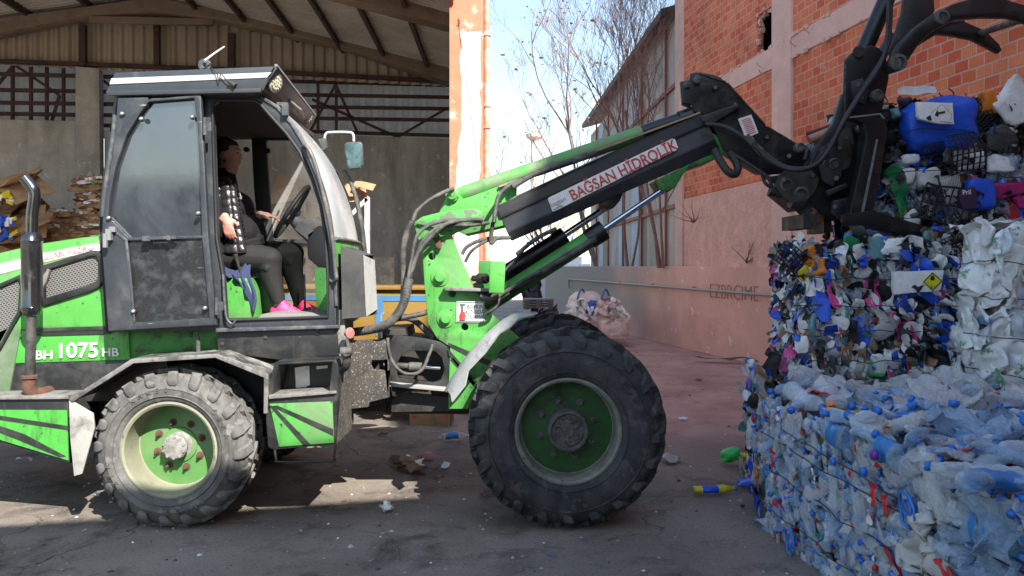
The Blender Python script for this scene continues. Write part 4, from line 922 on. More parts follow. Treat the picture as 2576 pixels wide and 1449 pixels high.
# --- tool box in front of cab
tb = MB(); q = [P(857, 620, 4.70), P(913, 641, 4.70), P(920, 797, 4.70), P(861, 802, 4.70)]
dp = Vector((.02, .28, 0)); tb.put(q + [p + dp for p in q], [(0, 1, 2, 3), (0, 1, 5, 4), (2, 3, 7, 6), (3, 0, 4, 7), (4, 5, 6, 7)]); tbo = add('front_tool_box', tb.me(), speck2, LD)
tb = MB(); tb.put([q[1] + Vector((.002, 0, 0)), q[1] + dp + Vector((.002, 0, -.03)), q[2] + dp + Vector((.002, 0, .03)), q[2] + Vector((.002, 0, 0))], [(0, 1, 2, 3)]); add('tool_box_lit_end', tb.me(), whitep, tbo)  # white end face: the sunlight on this side is put into its colour
# --- step box
sb = plate('step_box', [[(666, 1012), (690, 912), (846, 905), (852, 925), (846, 1118), (688, 1132), (674, 1125)], [(702, 918), (836, 911), (828, 984), (684, 994)]], 4.52, 4.80, black, LD, .005)
plate('step_recess', [(680, 915), (840, 908), (840, 990), (676, 1000)], 4.74, 4.79, black, sb, 0)
plate('step_tread', [(676, 994), (845, 984), (845, 990), (676, 1004)], 4.50, 4.78, dustw, sb, .002)
sg = plate('striped_panel', [(678, 1016), (836, 1010), (840, 1114), (702, 1124)], 4.513, 4.522, green_clean, sb, .001)
for s_ in ([(684, 1022), (697, 1020), (838, 1080), (838, 1096)], [(677, 1020), (688, 1022), (780, 1117), (763, 1119)]): plate('black_stripe', s_, 4.509, 4.515, black, sb, 0)
plate('white_sticker', jag([(742, 924), (777, 921), (780, 968), (770, 974), (745, 976)], 1.2, 8, 3), 4.731, 4.738, sticker, sb, 0)
plate('white_label', [(796, 921), (824, 919), (824, 926), (796, 929)], 4.731, 4.738, sticker, sb, 0)
tb = MB(); q = [P(846, 905, 4.52), P(846, 1118, 4.52)]; tb.put([q[0], q[0] + Vector((.03, .28, 0)), q[1] + Vector((.03, .28, .03)), q[1]], [(0, 1, 2, 3)]); add('step_box_end', tb.me(), speck, sb)
hose('foot_step', [(690, 1120, 4.53), (695, 1155, 4.53), (706, 1162, 4.53), (830, 1160, 4.53), (840, 1150, 4.53), (843, 1116, 4.53)], .007, greasy, LD)
b = MB(); b.tube(smooth_path([P(852, 930, 4.6), P(866, 925, 4.56), P(872, 912, 4.53), P(872, 892, 4.52)], 4), .024, 14); b.cyl(P(858, 884, 4.5), P(886, 882, 4.5), .024, n=20); b.lathe([(.024, -.002), (.012, -.004), (.010, .02)], P(872, 886, 4.485), (0, 1, 0), 18); add('filler_pipe', b.me(), hosem, LD, 40)
b = MB(); b.lathe([(.018, .03), (.018, 0), (.033, 0), (.033, -.008), (.028, -.011), (.0001, -.012)], P(879, 838, 4.66), (-.8, .6, -.1), 22); add('red_end_cap', b.me(), mat('faded_red_plastic', (.34, .12, .11), .6, dirt=(.4, .28, .25), damt=.4, dscale=30), LD, 40)
# --- articulation and front frame
af = plate('speckled_plate', [[(866, 858), (968, 854), (976, 872), (978, 1000), (930, 1012), (926, 1024), (870, 1030)], [(936, 906), (966, 906), (978, 906), (978, 930), (966, 932), (938, 930), (932, 918)]], 4.86, 4.90, speck, LD, .004)
plate('pivot_block', [(950, 830), (1020, 826), (1024, 850), (1120, 862), (1135, 880), (1130, 1030), (1000, 1000), (950, 1010)], 5.15, 5.6, greasy, LD, .01)
plate('front_frame', [[(972, 842), (1060, 850), (1150, 868), (1190, 900), (1180, 960), (1128, 984), (980, 972)], [(1012, 888), (1030, 882), (1095, 884), (1112, 900), (1118, 930), (1108, 956), (1090, 962), (1000, 950), (996, 920)]], 4.98, 5.02, black, LD, .004)
plate('frame_lower_lip', [(976, 962), (1128, 976), (1130, 986), (976, 972)], 4.94, 5.02, mat('dusty_lip', (.3, .29, .27), .7, dirt=(.1, .1, .1)), LD, .003)
b = MB(); b.cyl(P(985, 918, 5.0), P(1040, 922, 5.0), .019); b.cyl(P(1030, 922, 4.99), P(1062, 923, 4.99), .028); add('steering_ram', b.me(), hosem, LD, 40)
b = MB(); b.cyl(P(965, 917, 5.0), P(1108, 926, 5.0), .012); add('steering_ram_rod', b.me(), chrome, LD, 40)
b = MB(); b.cyl(P(868, 1022, 5.3), P(1180, 1022, 5.3), .05, n=20); b.cyl(P(940, 1020, 5.28), P(975, 1020, 5.28), .055, n=20); add('drive_shaft', b.me(), greasy, LD, 40)
b = MB(); b.put(*[[P(985, 1006, 5.05), P(1020, 990, 5.05), P(1130, 1000, 5.05), P(1180, 1022, 5.05), P(1180, 1034, 5.05), P(985, 1036, 5.05)] + [p + Vector((0, .6, 0)) for p in [P(985, 1006, 5.05), P(1020, 990, 5.05), P(1130, 1000, 5.05), P(1180, 1022, 5.05), P(1180, 1034, 5.05), P(985, 1036, 5.05)]], [(0, 1, 2, 3, 4, 5), (6, 7, 8, 9, 10, 11)] + [(i, (i + 1) % 6, (i + 1) % 6 + 6, i + 6) for i in range(6)]]); add('belly_plate', b.me(), greasy, LD)
b = MB(); b.bar(P(960, 790, 4.95), P(960, 850, 4.95), .01, .01); b.bar(P(960, 790, 4.95), P(968, 785, 4.95), .01, .01); add('hose_hook', b.me(), bolt, LD)
# tower plates
tow = [(1040, 560), (1062, 545), (1130, 528), (1196, 524), (1212, 532), (1217, 545), (1136, 592), (1160, 652), (1192, 722), (1222, 777), (1258, 808), (1319, 862), (1270, 900), (1220, 960), (1190, 1000), (1178, 1029), (1128, 1029), (1128, 985), (1132, 872), (1100, 852), (1077, 815), (1072, 759), (1067, 708), (1062, 632), (1050, 594)]
t_ = plate('boom_tower', [tow, circ(1086, 645, 9, 16), circ(1138, 739, 9, 16), circ(1169, 823, 9, 16)], 4.97, 5.01, green_clean, LD, .005)
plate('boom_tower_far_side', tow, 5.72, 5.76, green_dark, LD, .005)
plate('tower_box_stiffener', [(1116, 722), (1232, 726), (1234, 734), (1120, 731)], 4.90, 4.98, dustw, t_, .003)
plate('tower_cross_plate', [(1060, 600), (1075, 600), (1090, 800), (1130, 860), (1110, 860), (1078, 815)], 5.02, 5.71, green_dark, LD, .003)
plate('tower_upper_plate', [(1044, 562), (1132, 530), (1190, 526), (1208, 540), (1212, 560), (1150, 585), (1080, 570)], 4.945, 4.965, mat('chipped_green', (.06, .36, .06), .45, dirt=(.13, .13, .10), damt=.5, dscale=8, soft=.03), t_, .004)
b = MB()
for u, v, r1, r2 in ((1107, 697, .034, .056), (1122, 801, .033, .056), (1094, 590, .029, .034)): 
    b.lathe([(r2, .0), (r2, -.008), (r1, -.01), (r1, -.03), (r1 * .8, -.036), (.0001, -.037)], P(u, v, 4.97), (0, 1, 0), 28)
add('pivot_pin', b.me(), green_clean, t_, 30)
b = MB(); b.bar(P(1094, 592, 4.94), P(1106, 620, 4.94), .035, .01, up=Vector((0, 1, 0))); b.cyl(P(1106, 620, 4.93), P(1106, 620, 4.96), .014, n=6); add('pin_keeper', b.me(), rust, t_, 30)
# warning sign
ws_ = plate('warning_sign', [(1149, 758), (1218, 759), (1218, 811), (1147, 810)], 4.962, 4.968, sticker, t_, 0)
cu_ = [(1150.5, 759.5), (1216.5, 760.5), (1216.5, 809.5), (1148.5, 808.5)]; cin = [(1152, 761), (1215, 762), (1215, 808), (1150, 807)]
plate('sign_border', [cu_, cin], 4.960, 4.963, blackink, ws_, 0)
for i, s_ in enumerate(('BOMUN', 'ALTINDA', 'DURMA')): text('sign_lettering', s_, blackink, ws_, P(1196 - (0, 2.5, 0)[i], 772 + 13 * i, 4.960), (1, 0, 0), .034, .001, .0, sx=.84)
plate('sign_pictogram', [(1156, 764), (1170, 764), (1170, 769), (1166, 769), (1165, 778), (1168, 790), (1170, 806), (1156, 806), (1157, 790), (1160, 778), (1159, 769), (1156, 769)], 4.959, 4.962, mat('grey_ink', (.10, .10, .11), .5), ws_, 0)
plate('sign_pictogram', [(1158, 786), (1168, 784), (1172, 793), (1170, 805), (1156, 805), (1155, 794)], 4.957, 4.959, redink, ws_, 0)
# dark painted rays on the lower tower
for s_ in ([(1128, 862), (1180, 884), (1250, 915), (1240, 925), (1170, 893), (1128, 870)], [(1128, 878), (1200, 960), (1190, 970), (1128, 892)], [(1140, 900), (1215, 985), (1209, 990), (1133, 905)]):
    plate('black_ray', s_, 4.966, 4.972, black, t_, 0)
# torn white fender over the front wheel
tf = MB(); ln = [(1118, 982), (1135, 950), (1160, 912), (1190, 875), (1230, 832), (1262, 805), (1290, 793), (1336, 780)]
up = [(1142, 1002), (1165, 962), (1184, 925), (1215, 880), (1248, 845), (1280, 818), (1298, 802), (1338, 797)]
vs = []; rnd = random.Random(4)
for (a, c), (e, f_) in zip(ln, up):
    p = P(a, c, 4.80); q = P(e, f_, 4.66); m_ = (p + q) / 2 + Vector((-.01, 0, .02)); 
    for s_ in (p, p.lerp(m_, .5) + Vector((0, rnd.uniform(-.02, .02), rnd.uniform(-.01, .01))), m_, m_.lerp(q, .5) + Vector((0, 0, rnd.uniform(-.008, .008))), q + Vector((rnd.uniform(-.02, .02), 0, rnd.uniform(-.02, .02)))): vs.append(s_)
vs2 = [v_ + Vector((.006, .004, -.006)) for v_ in vs]; n_ = len(vs); fs = []
for i in range(len(ln) - 1):
    for j in range(4): a_ = i * 5 + j; fs += [(a_, a_ + 1, a_ + 6, a_ + 5), (a_ + n_, a_ + 1 + n_, a_ + 6 + n_, a_ + 5 + n_)]
    for j in (0, 4): a_ = i * 5 + j; fs.append((a_, a_ + 5, a_ + 5 + n_, a_ + n_))
for i in (0, len(ln) - 1):
    for j in range(4): a_ = i * 5 + j; fs.append((a_, a_ + 1, a_ + 1 + n_, a_ + n_))
tf.put(vs + vs2, fs); add('torn_front_fender', tf.me(), mat('torn_white_plastic', (.33, .33, .32), .5, dirt=(.16, .15, .14), damt=.38, dscale=9, soft=.06), LD, 60)
# green square bracket near the tower
gb = plate('square_bracket', [(1233, 657), (1272, 657), (1268, 737), (1230, 736)], 4.80, 4.815, green_clean, LD, .003)
plate('bracket_side', [(1204, 656), (1238, 656), (1236, 730), (1204, 728)], 5.0, 5.2, green_dark, gb, .003)
b = MB(); b.cyl(P(1190, 700, 4.98), P(1228, 702, 4.9), .02); b.cyl(P(1205, 700, 4.97), P(1222, 701, 4.92), .032); add('bracket_valve', b.me(), greasy, gb, 40)
# --- boom
BY0, BY1 = 5.14, 5.52
plate('inner_boom', [(1105, 532), (1125, 490), (1145, 480), (1165, 500), (1190, 492), (1255, 468), (1300, 452), (1300, 560), (1170, 590), (1110, 560)], 5.16, 5.50, green_clean, LD, .006)
b = MB(); b.lathe([(.044, .0), (.044, -.02), (.03, -.024), (.03, -.04), (.0001, -.044)], P(1138, 491, 5.16), (0, 1, 0), 24); add('boom_foot_pin', b.me(), green_clean, LD, 30)
# long green cylinder on top
bc = MB(); A_, B_ = P(1152, 491, 5.22), P(1730, 296, 5.22)
bc.tube([A_.lerp(B_, t) for t in (0, .02, .5, .82, 1)], [.046, .050, .050, .050, .046], 28)
add('top_ram_barrel', bc.me(), mat('ram_green', (.05, .36, .05), .33, dirt=(.22, .21, .16), damt=.50, dscale=4.5, soft=.10, grime=(.08, .08, .06), gamt=.4), LD, 40)
bc = MB(); bc.tube([A_.lerp(B_, t) for t in (.80, .88, .96, .965, 1.02)], [.0505, .051, .051, .06, .06], 28); bc.cyl(A_.lerp(B_, 1.0), A_.lerp(B_, 1.06), .035); add('top_ram_head', bc.me(), blacksteel, LD, 40)
b = MB(); b.bar(P(1255, 470, 5.15), P(1760, 284, 5.15), .03, .012); add('cable_tray', b.me(), mat('tray_tan', (.33, .24, .16), .7, dirt=(.1, .08, .06), damt=.4), LD)
# housing profile: long pentagonal box with pressed ridge
def boxprof(name, lines, Ys, m, label=None):
    """lines: list of ((u0,v0),(u1,v1)) edge lines running along the boom, one per profile corner, at depth Ys"""
    b = MB(); n = len(lines); vs = []
    for end in (0, 1):
        for ln_, Y in zip(lines, Ys): vs.append(P(*ln_[end], Y))
    fs = [(i, (i + 1) % n, (i + 1) % n + n, i + n) for i in range(n)] + [tuple(range(n)), tuple(range(n, 2 * n))]
    b.put(vs, fs); me = b.me(); bm = bmesh.new(); bm.from_mesh(me); bmesh.ops.bevel(bm, geom=bm.edges, offset=.004, segments=2, affect='EDGES'); bm.to_mesh(me); bm.free()
    return add(name, me, m, LD, 30, label)
hs = boxprof('boom_housing', [((1247, 518), (1760, 280)), ((1249, 524), (1763, 287)), ((1258, 548), (1780, 308)), ((1262, 553), (1783, 315)), ((1276, 585), (1799, 350)), ((1286, 607), (1812, 380)), ((1300, 600), (1812, 372)), ((1262, 510), (1765, 272))],
        [BY0 + .02, BY0, BY0, BY0 + .018, BY0, BY0 + .03, BY1, BY1], blackbox)
p0_, p1_ = P(1388, 527, BY0 - .004), P(1700, 366, BY0 - .004)
st = plate('sticker_band', [(1378, 500), (1382, 496), (1690, 349), (1698, 350), (1706, 372), (1703, 377), (1396, 531), (1390, 532)], BY0 - .006, BY0 + .004, sticker, hs, 0)
dx_ = (P(1703, 377, BY0) - P(1390, 532, BY0)).normalized(); dz_ = (P(1378, 498, BY0) - P(1390, 532, BY0)).normalized()
text('boom_lettering', 'BAĞSAN HİDROLİK', redink, st, P(1568, 429, BY0 - .008), dx_, .10, .003, .012, dz_, .84)
text('boom_lettering', 'TEL: 0.332 248 09 99 FAX: 248 23 20', blackink, st, P(1630, 414, BY0 - .008), dx_, .026, .002, .004, dz_, .93)
text('boom_lettering', 'bagsan', mat('grey_print', (.3, .3, .32), .5), st, P(1404, 508, BY0 - .008), dx_, .045, .002, .0, dz_, .9)
text('boom_lettering', 'KONYA', blackink, st, P(1404, 523, BY0 - .008), dx_, .018, .002, .01, dz_, 1)
# lift and crowd rams
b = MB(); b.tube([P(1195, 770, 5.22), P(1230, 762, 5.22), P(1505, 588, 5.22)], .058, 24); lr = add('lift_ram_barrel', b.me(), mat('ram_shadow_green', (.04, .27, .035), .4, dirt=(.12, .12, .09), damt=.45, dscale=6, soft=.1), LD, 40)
b = MB(); b.tube([P(1480, 604, 5.22), P(1485, 600, 5.22), P(1520, 578, 5.22)], [.062, .068, .068], 24); add('ram_collar', b.me(), blacksteel, lr, 40)
b = MB(); b.cyl(P(1515, 580, 5.22), P(1672, 475, 5.22), .021, n=20); add('ram_rod', b.me(), chrome, lr, 40)
b = MB(); b.tube([P(1190, 738, 5.42), P(1410, 600, 5.42)], .055, 20); b.tube([P(1398, 608, 5.42), P(1422, 592, 5.42)], .064, 20); lr2 = add('far_ram_barrel', b.me(), blacksteel, LD, 40)
b = MB(); b.cyl(P(1410, 598, 5.42), P(1534, 516, 5.42), .022, n=20); add('ram_rod', b.me(), chrome, lr2, 40)
b = MB(); b.tube([P(1225, 750, 5.12), P(1300, 722, 5.12), P(1500, 600, 5.12)], .022, 10); add('ram_pipe', b.me(), hosem, lr, 40)
plate('ram_lug', [(1505, 508), (1570, 478), (1560, 505), (1545, 522), (1525, 528), (1510, 518)], 5.2, 5.5, blacksteel, LD, .006)
plate('ram_lug', [(1652, 452), (1740, 410), (1718, 440), (1700, 470), (1686, 480), (1664, 478), (1660, 465)], 5.16, 5.46, green_dark, LD, .006)
plate('boom_end_plate', [(1785, 330), (1812, 345), (1826, 380), (1800, 400), (1712, 430), (1740, 405), (1800, 376)], 5.17, 5.5, green_dark, LD, .006)
# --- boom head and arm (black)
hd = plate('boom_head', [(1712, 205), (1735, 200), (1738, 184), (1752, 180), (1768, 182), (1797, 188), (1812, 194), (1830, 208), (1880, 262), (1930, 318), (1975, 350), (2017, 368), (2040, 378), (2040, 420), (2014, 432), (1975, 436), (1925, 440), (1880, 412), (1820, 376), (1800, 330), (1765, 285), (1745, 280), (1740, 262), (1716, 262)], 5.16, 5.20, blacksteel, LD, .008)
plate('boom_head_far_side', [(1712, 205), (1735, 200), (1752, 180), (1797, 188), (1830, 208), (1930, 318), (2017, 368), (2040, 420), (1925, 440), (1820, 376), (1765, 285), (1716, 262)], 5.45, 5.49, blacksteel, LD, .008)
plate('boom_head_web', [(1760, 200), (1800, 196), (1826, 214), (1928, 328), (2010, 378), (2005, 425), (1930, 430), (1830, 372), (1780, 300)], 5.2, 5.45, black, hd, .004)
plate('boom_head_rib', [(1762, 292), (1856, 262), (1864, 268), (1790, 312), (1768, 306)], 5.12, 5.18, blackbox, hd, .003)
b = MB(); 
for u, v, r_ in ((1752, 202, .026), (1726, 215, .022)): b.lathe([(r_, 0), (r_, -.03), (r_ * .7, -.036), (.0001, -.04)], P(u, v, 5.16), (0, 1, 0), 20)
b.cyl(P(1726, 215, 5.16), P(1726, 215, 5.5), .03)
add('head_pin', b.me(), hubd, hd, 30)
sk2 = plate('data_sticker', [(1857, 299), (1890, 288), (1908, 334), (1880, 347), (1874, 343)], 5.152, 5.158, sticker, hd, 0)
b = MB()
for i in range(9):
    a = P(1866 + i * 1.7, 303 + i * 4.4, 5.149); c = P(1888 + i * 1.7, 296 + i * 4.4, 5.149); b.bar(a, c, .004, .001, up=Vector((0, 1, 0)))
add('sticker_text_lines', b.me(), redink, sk2)
plate('yellow_tag', [(1883, 347), (1893, 344), (1899, 352), (1888, 356)], 5.11, 5.12, mat('yellow_tag_paint', (.65, .52, .03), .5), hd, 0)
# --- coupler and grapple frame
cp = plate('coupler_plate', [(2037, 400), (2050, 360), (2087, 322), (2110, 300), (2170, 292), (2176, 350), (2160, 440), (2140, 520), (2130, 548), (2100, 556), (2060, 530), (2030, 500), (1990, 480), (1960, 470), (1930, 445), (2010, 432)], 5.00, 5.04, blacksteel, LD, .008)
plate('coupler_plate_far_side', [(2037, 400), (2087, 322), (2110, 300), (2170, 292), (2160, 440), (2130, 548), (2060, 530), (1960, 470)], 5.62, 5.66, blacksteel, LD, .008)
plate('coupler_core', [(2050, 400), (2110, 330), (2150, 340), (2140, 500), (2060, 520), (2000, 470)], 5.04, 5.62, greasy, LD, .01)
b = MB()
for u, v, r_ in ((2094, 413, .036), (2073, 412, .018), (2203, 242, .038), (2012, 490, .05), (1975, 466, .042), (2010, 372, .03), (2163, 325, .03)): b.lathe([(r_, .02), (r_, -.03), (r_ * .72, -.038), (r_ * .68, -.028), (.0001, -.028)], P(u, v, 4.99), (0, 1, 0), 24)
add('grapple_pin', b.me(), hubd, cp, 30)
b = MB(); b.cyl(P(1960, 468, 5.05), P(2034, 540, 5.05), .04); b.tube([P(1985, 470, 5.0), P(1960, 488, 5.0), P(1935, 480, 5.0)], .03, 12); b.box(P(2010, 560, 5.2), (.09, .4, .09)); b.box(P(2060, 565, 5.3), (.05, .3, .12)); b.cyl(P(1990, 500, 5.0), P(2020, 506, 5.0), .06, n=20); b.cyl(P(2034, 345, 5.3), P(2100, 322, 5.3), .035); add('coupler_ram', b.me(), greasy, LD, 40)
b = MB(); b.cyl(P(2035, 352, 5.02), P(2090, 330, 5.02), .028, n=18); add('copper_pin', b.me(), mat('rusty_copper', (.35, .15, .09), .5, dirt=(.3, .25, .22)), LD, 40)
plate('orange_block', [(2050, 548), (2062, 512), (2072, 512), (2076, 536), (2072, 560), (2055, 562)], 5.1, 5.2, mat('orange_paint', (.45, .14, .06), .6, dirt=(.1, .05, .04)), LD, .004)
plate('grapple_mast', [(2120, 300), (2124, 222), (2127, 150), (2140, 135), (2166, 118), (2195, 113), (2212, 120), (2228, 140), (2236, 170), (2237, 195), (2226, 250), (2218, 286), (2170, 296)], 5.02, 5.06, blacksteel, LD, .008)
plate('grapple_mast', [(2120, 300), (2124, 222), (2127, 150), (2140, 135), (2166, 118), (2195, 113), (2228, 140), (2236, 170), (2237, 195), (2226, 250), (2218, 286), (2170, 296)], 5.56, 5.60, blacksteel, LD, .008)
plate('mast_knee', [(2037, 415), (2048, 372), (2096, 310), (2118, 236), (2134, 240), (2128, 300), (2100, 340), (2060, 420)], 4.97, 5.02, blackbox, LD, .008)
b = MB(); b.cyl(P(2172, 132, 5.3), P(2255, -60, 5.3), .055, n=20); b.cyl(P(2160, 130, 5.0), P(2160, 130, 5.6), .035, n=20); b.cyl(P(2150, 160, 5.1), P(2150, 160, 5.5), .03, n=16); add('grapple_ram', b.me(), blacksteel, LD, 40)
for Y_ in (5.08, 5.50): plate('claw_plate', [(2280, -80), (2330, -80), (2350, 0), (2352, 28), (2300, 90), (2262, 140), (2248, 150), (2235, 130), (2247, 100), (2270, 30)], Y_, Y_ + .03, blackbox, LD, .006)
plate('claw_brace', [(2200, 160), (2245, 80), (2256, 90), (2230, 150), (2225, 200)], 5.2, 5.3, mat('blueish_steel', (.03, .045, .07), .5, dirt=(.1, .1, .1)), LD, .006)
def claw(pts, Y_, name='grapple_claw'): return plate(name, pts, Y_, Y_ + .06, blacksteel, LD, .012)
claw([(2233, 165), (2240, 150), (2262, 110), (2300, 68), (2345, 35), (2400, 8), (2450, -6), (2520, -6), (2600, 18), (2680, 70), (2720, 130), (2690, 110), (2600, 60), (2540, 42), (2470, 42), (2400, 50), (2345, 80), (2310, 115), (2280, 160), (2262, 178), (2240, 184)], 4.90)
claw([(2340, 82), (2380, 64), (2430, 54), (2480, 76), (2515, 110), (2522, 126), (2515, 132), (2490, 118), (2450, 98), (2400, 88)], 5.55)
claw([(2233, 165), (2262, 110), (2300, 68), (2345, 35), (2400, 20), (2430, 54), (2380, 72), (2310, 115), (2262, 178), (2240, 184)], 5.55)
b = MB(); b.cyl(P(2460, 86, 5.6), P(2580, 46, 4.93), .022, n=14); b.cyl(P(2254, 158, 4.88), P(2254, 158, 5.62), .034, n=20)
for u, v, r_ in ((2258, 158, .052), (2367, 44, .045)):
    b.lathe([(r_, .01), (r_, -.02), (r_ * .62, -.026), (r_ * .58, -.012), (.0001, -.012)], P(u, v, 4.90), (0, 1, 0), 24)
add('claw_bushing', b.me(), hubd, LD, 30)
for pts_, Y_, m_ in (([(1960, 440), (1990, 420), (2040, 424), (2062, 450), (2050, 486), (2010, 520), (1975, 500), (1950, 470)], 4.96, greasy), ([(2062, 372), (2096, 360), (2122, 392), (2118, 440), (2096, 470), (2070, 456), (2060, 410)], 4.965, blackbox),
    ([(2108, 330), (2140, 318), (2150, 360), (2138, 420), (2120, 430), (2112, 380)], 4.97, greasy), ([(2078, 480), (2130, 460), (2134, 470), (2084, 494)], 4.95, blackbox), ([(2096, 505), (2140, 495), (2134, 530), (2110, 552), (2092, 536)], 4.96, blackbox), ([(2140, 205), (2170, 196), (2190, 226), (2176, 262), (2150, 256)], 4.99, blackbox)):
    plate('link_plate', pts_, Y_, Y_ + .03, m_, cp, .006)
for u, v, r_ in ((2078, 388, .014), (2112, 372, .014), (2104, 448, .016), (2128, 345, .012), (1972, 452, .016), (2044, 440, .014), (2100, 520, .014), (2158, 212, .014), (2168, 244, .014), (1800, 220, .012), (1850, 262, .012), (1930, 345, .012), (1985, 392, .014)):
    b = MB(); b.cyl(P(u, v, 5.17 if u < 1940 else 4.96), P(u, v, 5.13 if u < 1940 else 4.93), r_, n=6); add('plate_bolt', b.me(), hubd, cp, 30)
for a_, c_ in (((2040, 420), (2096, 345)), ((2130, 545), (2170, 350)), ((2124, 300), (2128, 160)), ((1760, 184), (1826, 205)), ((1830, 208), (1926, 314)), ((1930, 318), (2010, 366))):
    b = MB(); b.bar(P(*a_, 5.155 if a_[0] < 2015 else 4.965), P(*c_, 5.155 if a_[0] < 2015 else 4.965), .008, .004, up=Vector((0, 1, 0))); add('edge_highlight', b.me(), mat('edge_highlight_grey', (.12, .12, .12), .4, .4, dirt=(.02, .02, .02), damt=.5, dscale=30), cp)  # grey strips laid along the dusty plate edges as painted highlights
# fork carriage and tines
b = MB()
fk = plate('fork_upright', [(2140, 296), (2216, 287), (2226, 300), (2233, 322), (2230, 350), (2212, 470), (2196, 528), (2160, 560), (2134, 556), (2150, 480), (2180, 345), (2172, 310)], 4.78, 4.86, blacksteel, LD, .008)
plate('fork_upright', [(2140, 296), (2216, 287), (2233, 322), (2212, 470), (2196, 528), (2160, 560), (2134, 556), (2180, 345)], 5.70, 5.76, blacksteel, LD, .008)
plate('carriage_board', [(2186, 300), (2212, 300), (2188, 520), (2160, 540)], 4.87, 5.7, black, LD, .005)
plate('worn_steel_edge', [(2205, 350), (2209, 350), (2196, 420), (2172, 540), (2166, 556), (2163, 552), (2180, 470)], 4.774, 4.782, mat('bare_steel', (.32, .33, .34), .35, .6, dirt=(.1, .1, .1), damt=.45, dscale=20), fk, 0)
plate('top_steel_edge', [(2140, 293), (2216, 284), (2226, 298), (2222, 299), (2214, 288), (2140, 297)], 4.774, 4.785, mat('bare_steel', (.3, .3, .3), .4), fk, 0)
for Y_ in (4.76, 5.66): plate('fork_tine', [(2134, 556), (2134, 538), (2200, 528), (2212, 534), (2300, 560), (2408, 594), (2404, 615), (2300, 596), (2200, 572), (2150, 562)], Y_, Y_ + .12, blacksteel, LD, .006)
# --- hoses
HB = [('thick_sleeved_hose', [(885, 836, 4.9), (930, 830, 4.85), (970, 818, 4.8), (1000, 790, 4.8), (1018, 755, 4.8), (1030, 700, 4.82)], .026, .08), 
      ('thick_sleeved_hose', [(1014, 770, 4.88), (1016, 700, 4.9), (1014, 640, 4.9), (1022, 590, 4.9), (1038, 556, 4.9)], .019, .06)]
for n_, pts_, r_, rg_ in HB: hose(n_, pts_, r_, hosem, LD, 12, rg_)
for pts_, r_ in (([(1030, 700, 4.82), (1050, 640, 4.82), (1080, 600, 4.84), (1120, 565, 4.86), (1160, 555, 4.9), (1215, 552, 4.92)], .014),
    ([(1026, 710, 4.8), (1036, 650, 4.84), (1046, 600, 4.86), (1070, 572, 4.88), (1110, 557, 4.9), (1160, 553, 4.9)], .012),
    ([(1034, 690, 4.85), (1056, 620, 4.86), (1090, 580, 4.88), (1130, 568, 4.9), (1190, 566, 4.92), (1230, 560, 4.96)], .012),
    ([(1038, 556, 4.9), (1050, 530, 4.92), (1078, 505, 4.98), (1120, 482, 5.05), (1140, 475, 5.12)], .013),
    ([(960, 815, 4.86), (1010, 800, 4.9), (1060, 790, 4.95), (1075, 785, 5.0)], .016), ([(1000, 800, 4.95), (1030, 800, 5.0), (1060, 820, 5.05), (1090, 850, 5.05)], .022),
    ([(975, 850, 4.87), (978, 880, 4.86), (990, 915, 4.85), (1015, 938, 4.85), (1045, 940, 4.86), (1065, 925, 4.87), (1080, 890, 4.9), (1088, 868, 4.94)], .011),
    ([(1240, 560, 4.98), (1236, 590, 4.98), (1236, 612, 4.98), (1250, 600, 5.0), (1282, 598, 5.05)], .013), ([(1242, 560, 4.95), (1252, 500, 5.0), (1270, 475, 5.08), (1300, 456, 5.12), (1400, 418, 5.13), (1480, 392, 5.14)], .014),
    ([(1290, 470, 5.1), (1340, 440, 5.1), (1420, 412, 5.12), (1500, 385, 5.12)], .018),
    ([(1162, 640, 5.0), (1176, 620, 5.0), (1210, 604, 5.0), (1250, 597, 5.05)], .012), ([(1170, 660, 5.0), (1186, 632, 5.0), (1220, 608, 5.0), (1250, 602, 5.05)], .010),
    ([(1222, 790, 4.9), (1250, 770, 4.88), (1256, 740, 4.9), (1252, 710, 4.95), (1270, 680, 5.05), (1300, 650, 5.1), (1330, 610, 5.2)], .010),
    ([(1210, 745, 4.9), (1235, 752, 4.86), (1262, 740, 4.9), (1300, 716, 5.0), (1360, 682, 5.1)], .013), ([(1212, 752, 4.92), (1240, 758, 4.9), (1280, 738, 4.95)], .012),
    ([(1300, 640, 5.05), (1350, 600, 5.1), (1400, 575, 5.1)], .014)):
    hose('hydraulic_hose', pts_, r_, hosem, LD)
for pts_, r_ in (([(1775, 312, 5.08), (1820, 318, 5.05), (1860, 338, 5.0), (1900, 370, 4.98), (1940, 405, 4.95), (1985, 425, 4.9), (2030, 425, 4.86), (2065, 405, 4.86), (2100, 350, 4.86), (2130, 290, 4.88), (2180, 210, 4.92), (2228, 130, 4.95), (2240, 50, 5.0), (2238, -30, 5.0)], .014),
    ([(1890, 350, 5.05), (1930, 390, 4.98), (1980, 420, 4.92), (2040, 420, 4.84), (2080, 385, 4.84), (2118, 315, 4.85), (2170, 230, 4.9), (2216, 160, 4.93), (2232, 90, 4.97), (2236, -30, 5.0)], .013),
    ([(1798, 378, 5.1), (1812, 405, 5.05), (1830, 430, 5.02), (1848, 438, 5.02), (1856, 425, 5.05), (1850, 405, 5.08), (1836, 385, 5.12)], .026),
    ([(1840, 385, 5.1), (1880, 410, 5.05), (1930, 445, 5.0), (1940, 470, 5.0), (1925, 460, 5.0), (1918, 440, 5.05)], .012),
    ([(2025, 402, 4.95), (2030, 380, 4.95), (2026, 372, 4.98), (2018, 370, 5.0)], .014)):
    hose('black_hose', pts_, r_, rubber, LD)
b = MB()
for u, v in ((1888, 355), (1905, 372)): p = P(u, v, 4.99); b.cyl(p + Vector((-.03, 0, .03)), p + Vector((.03, 0, -.03)), .024, n=10)
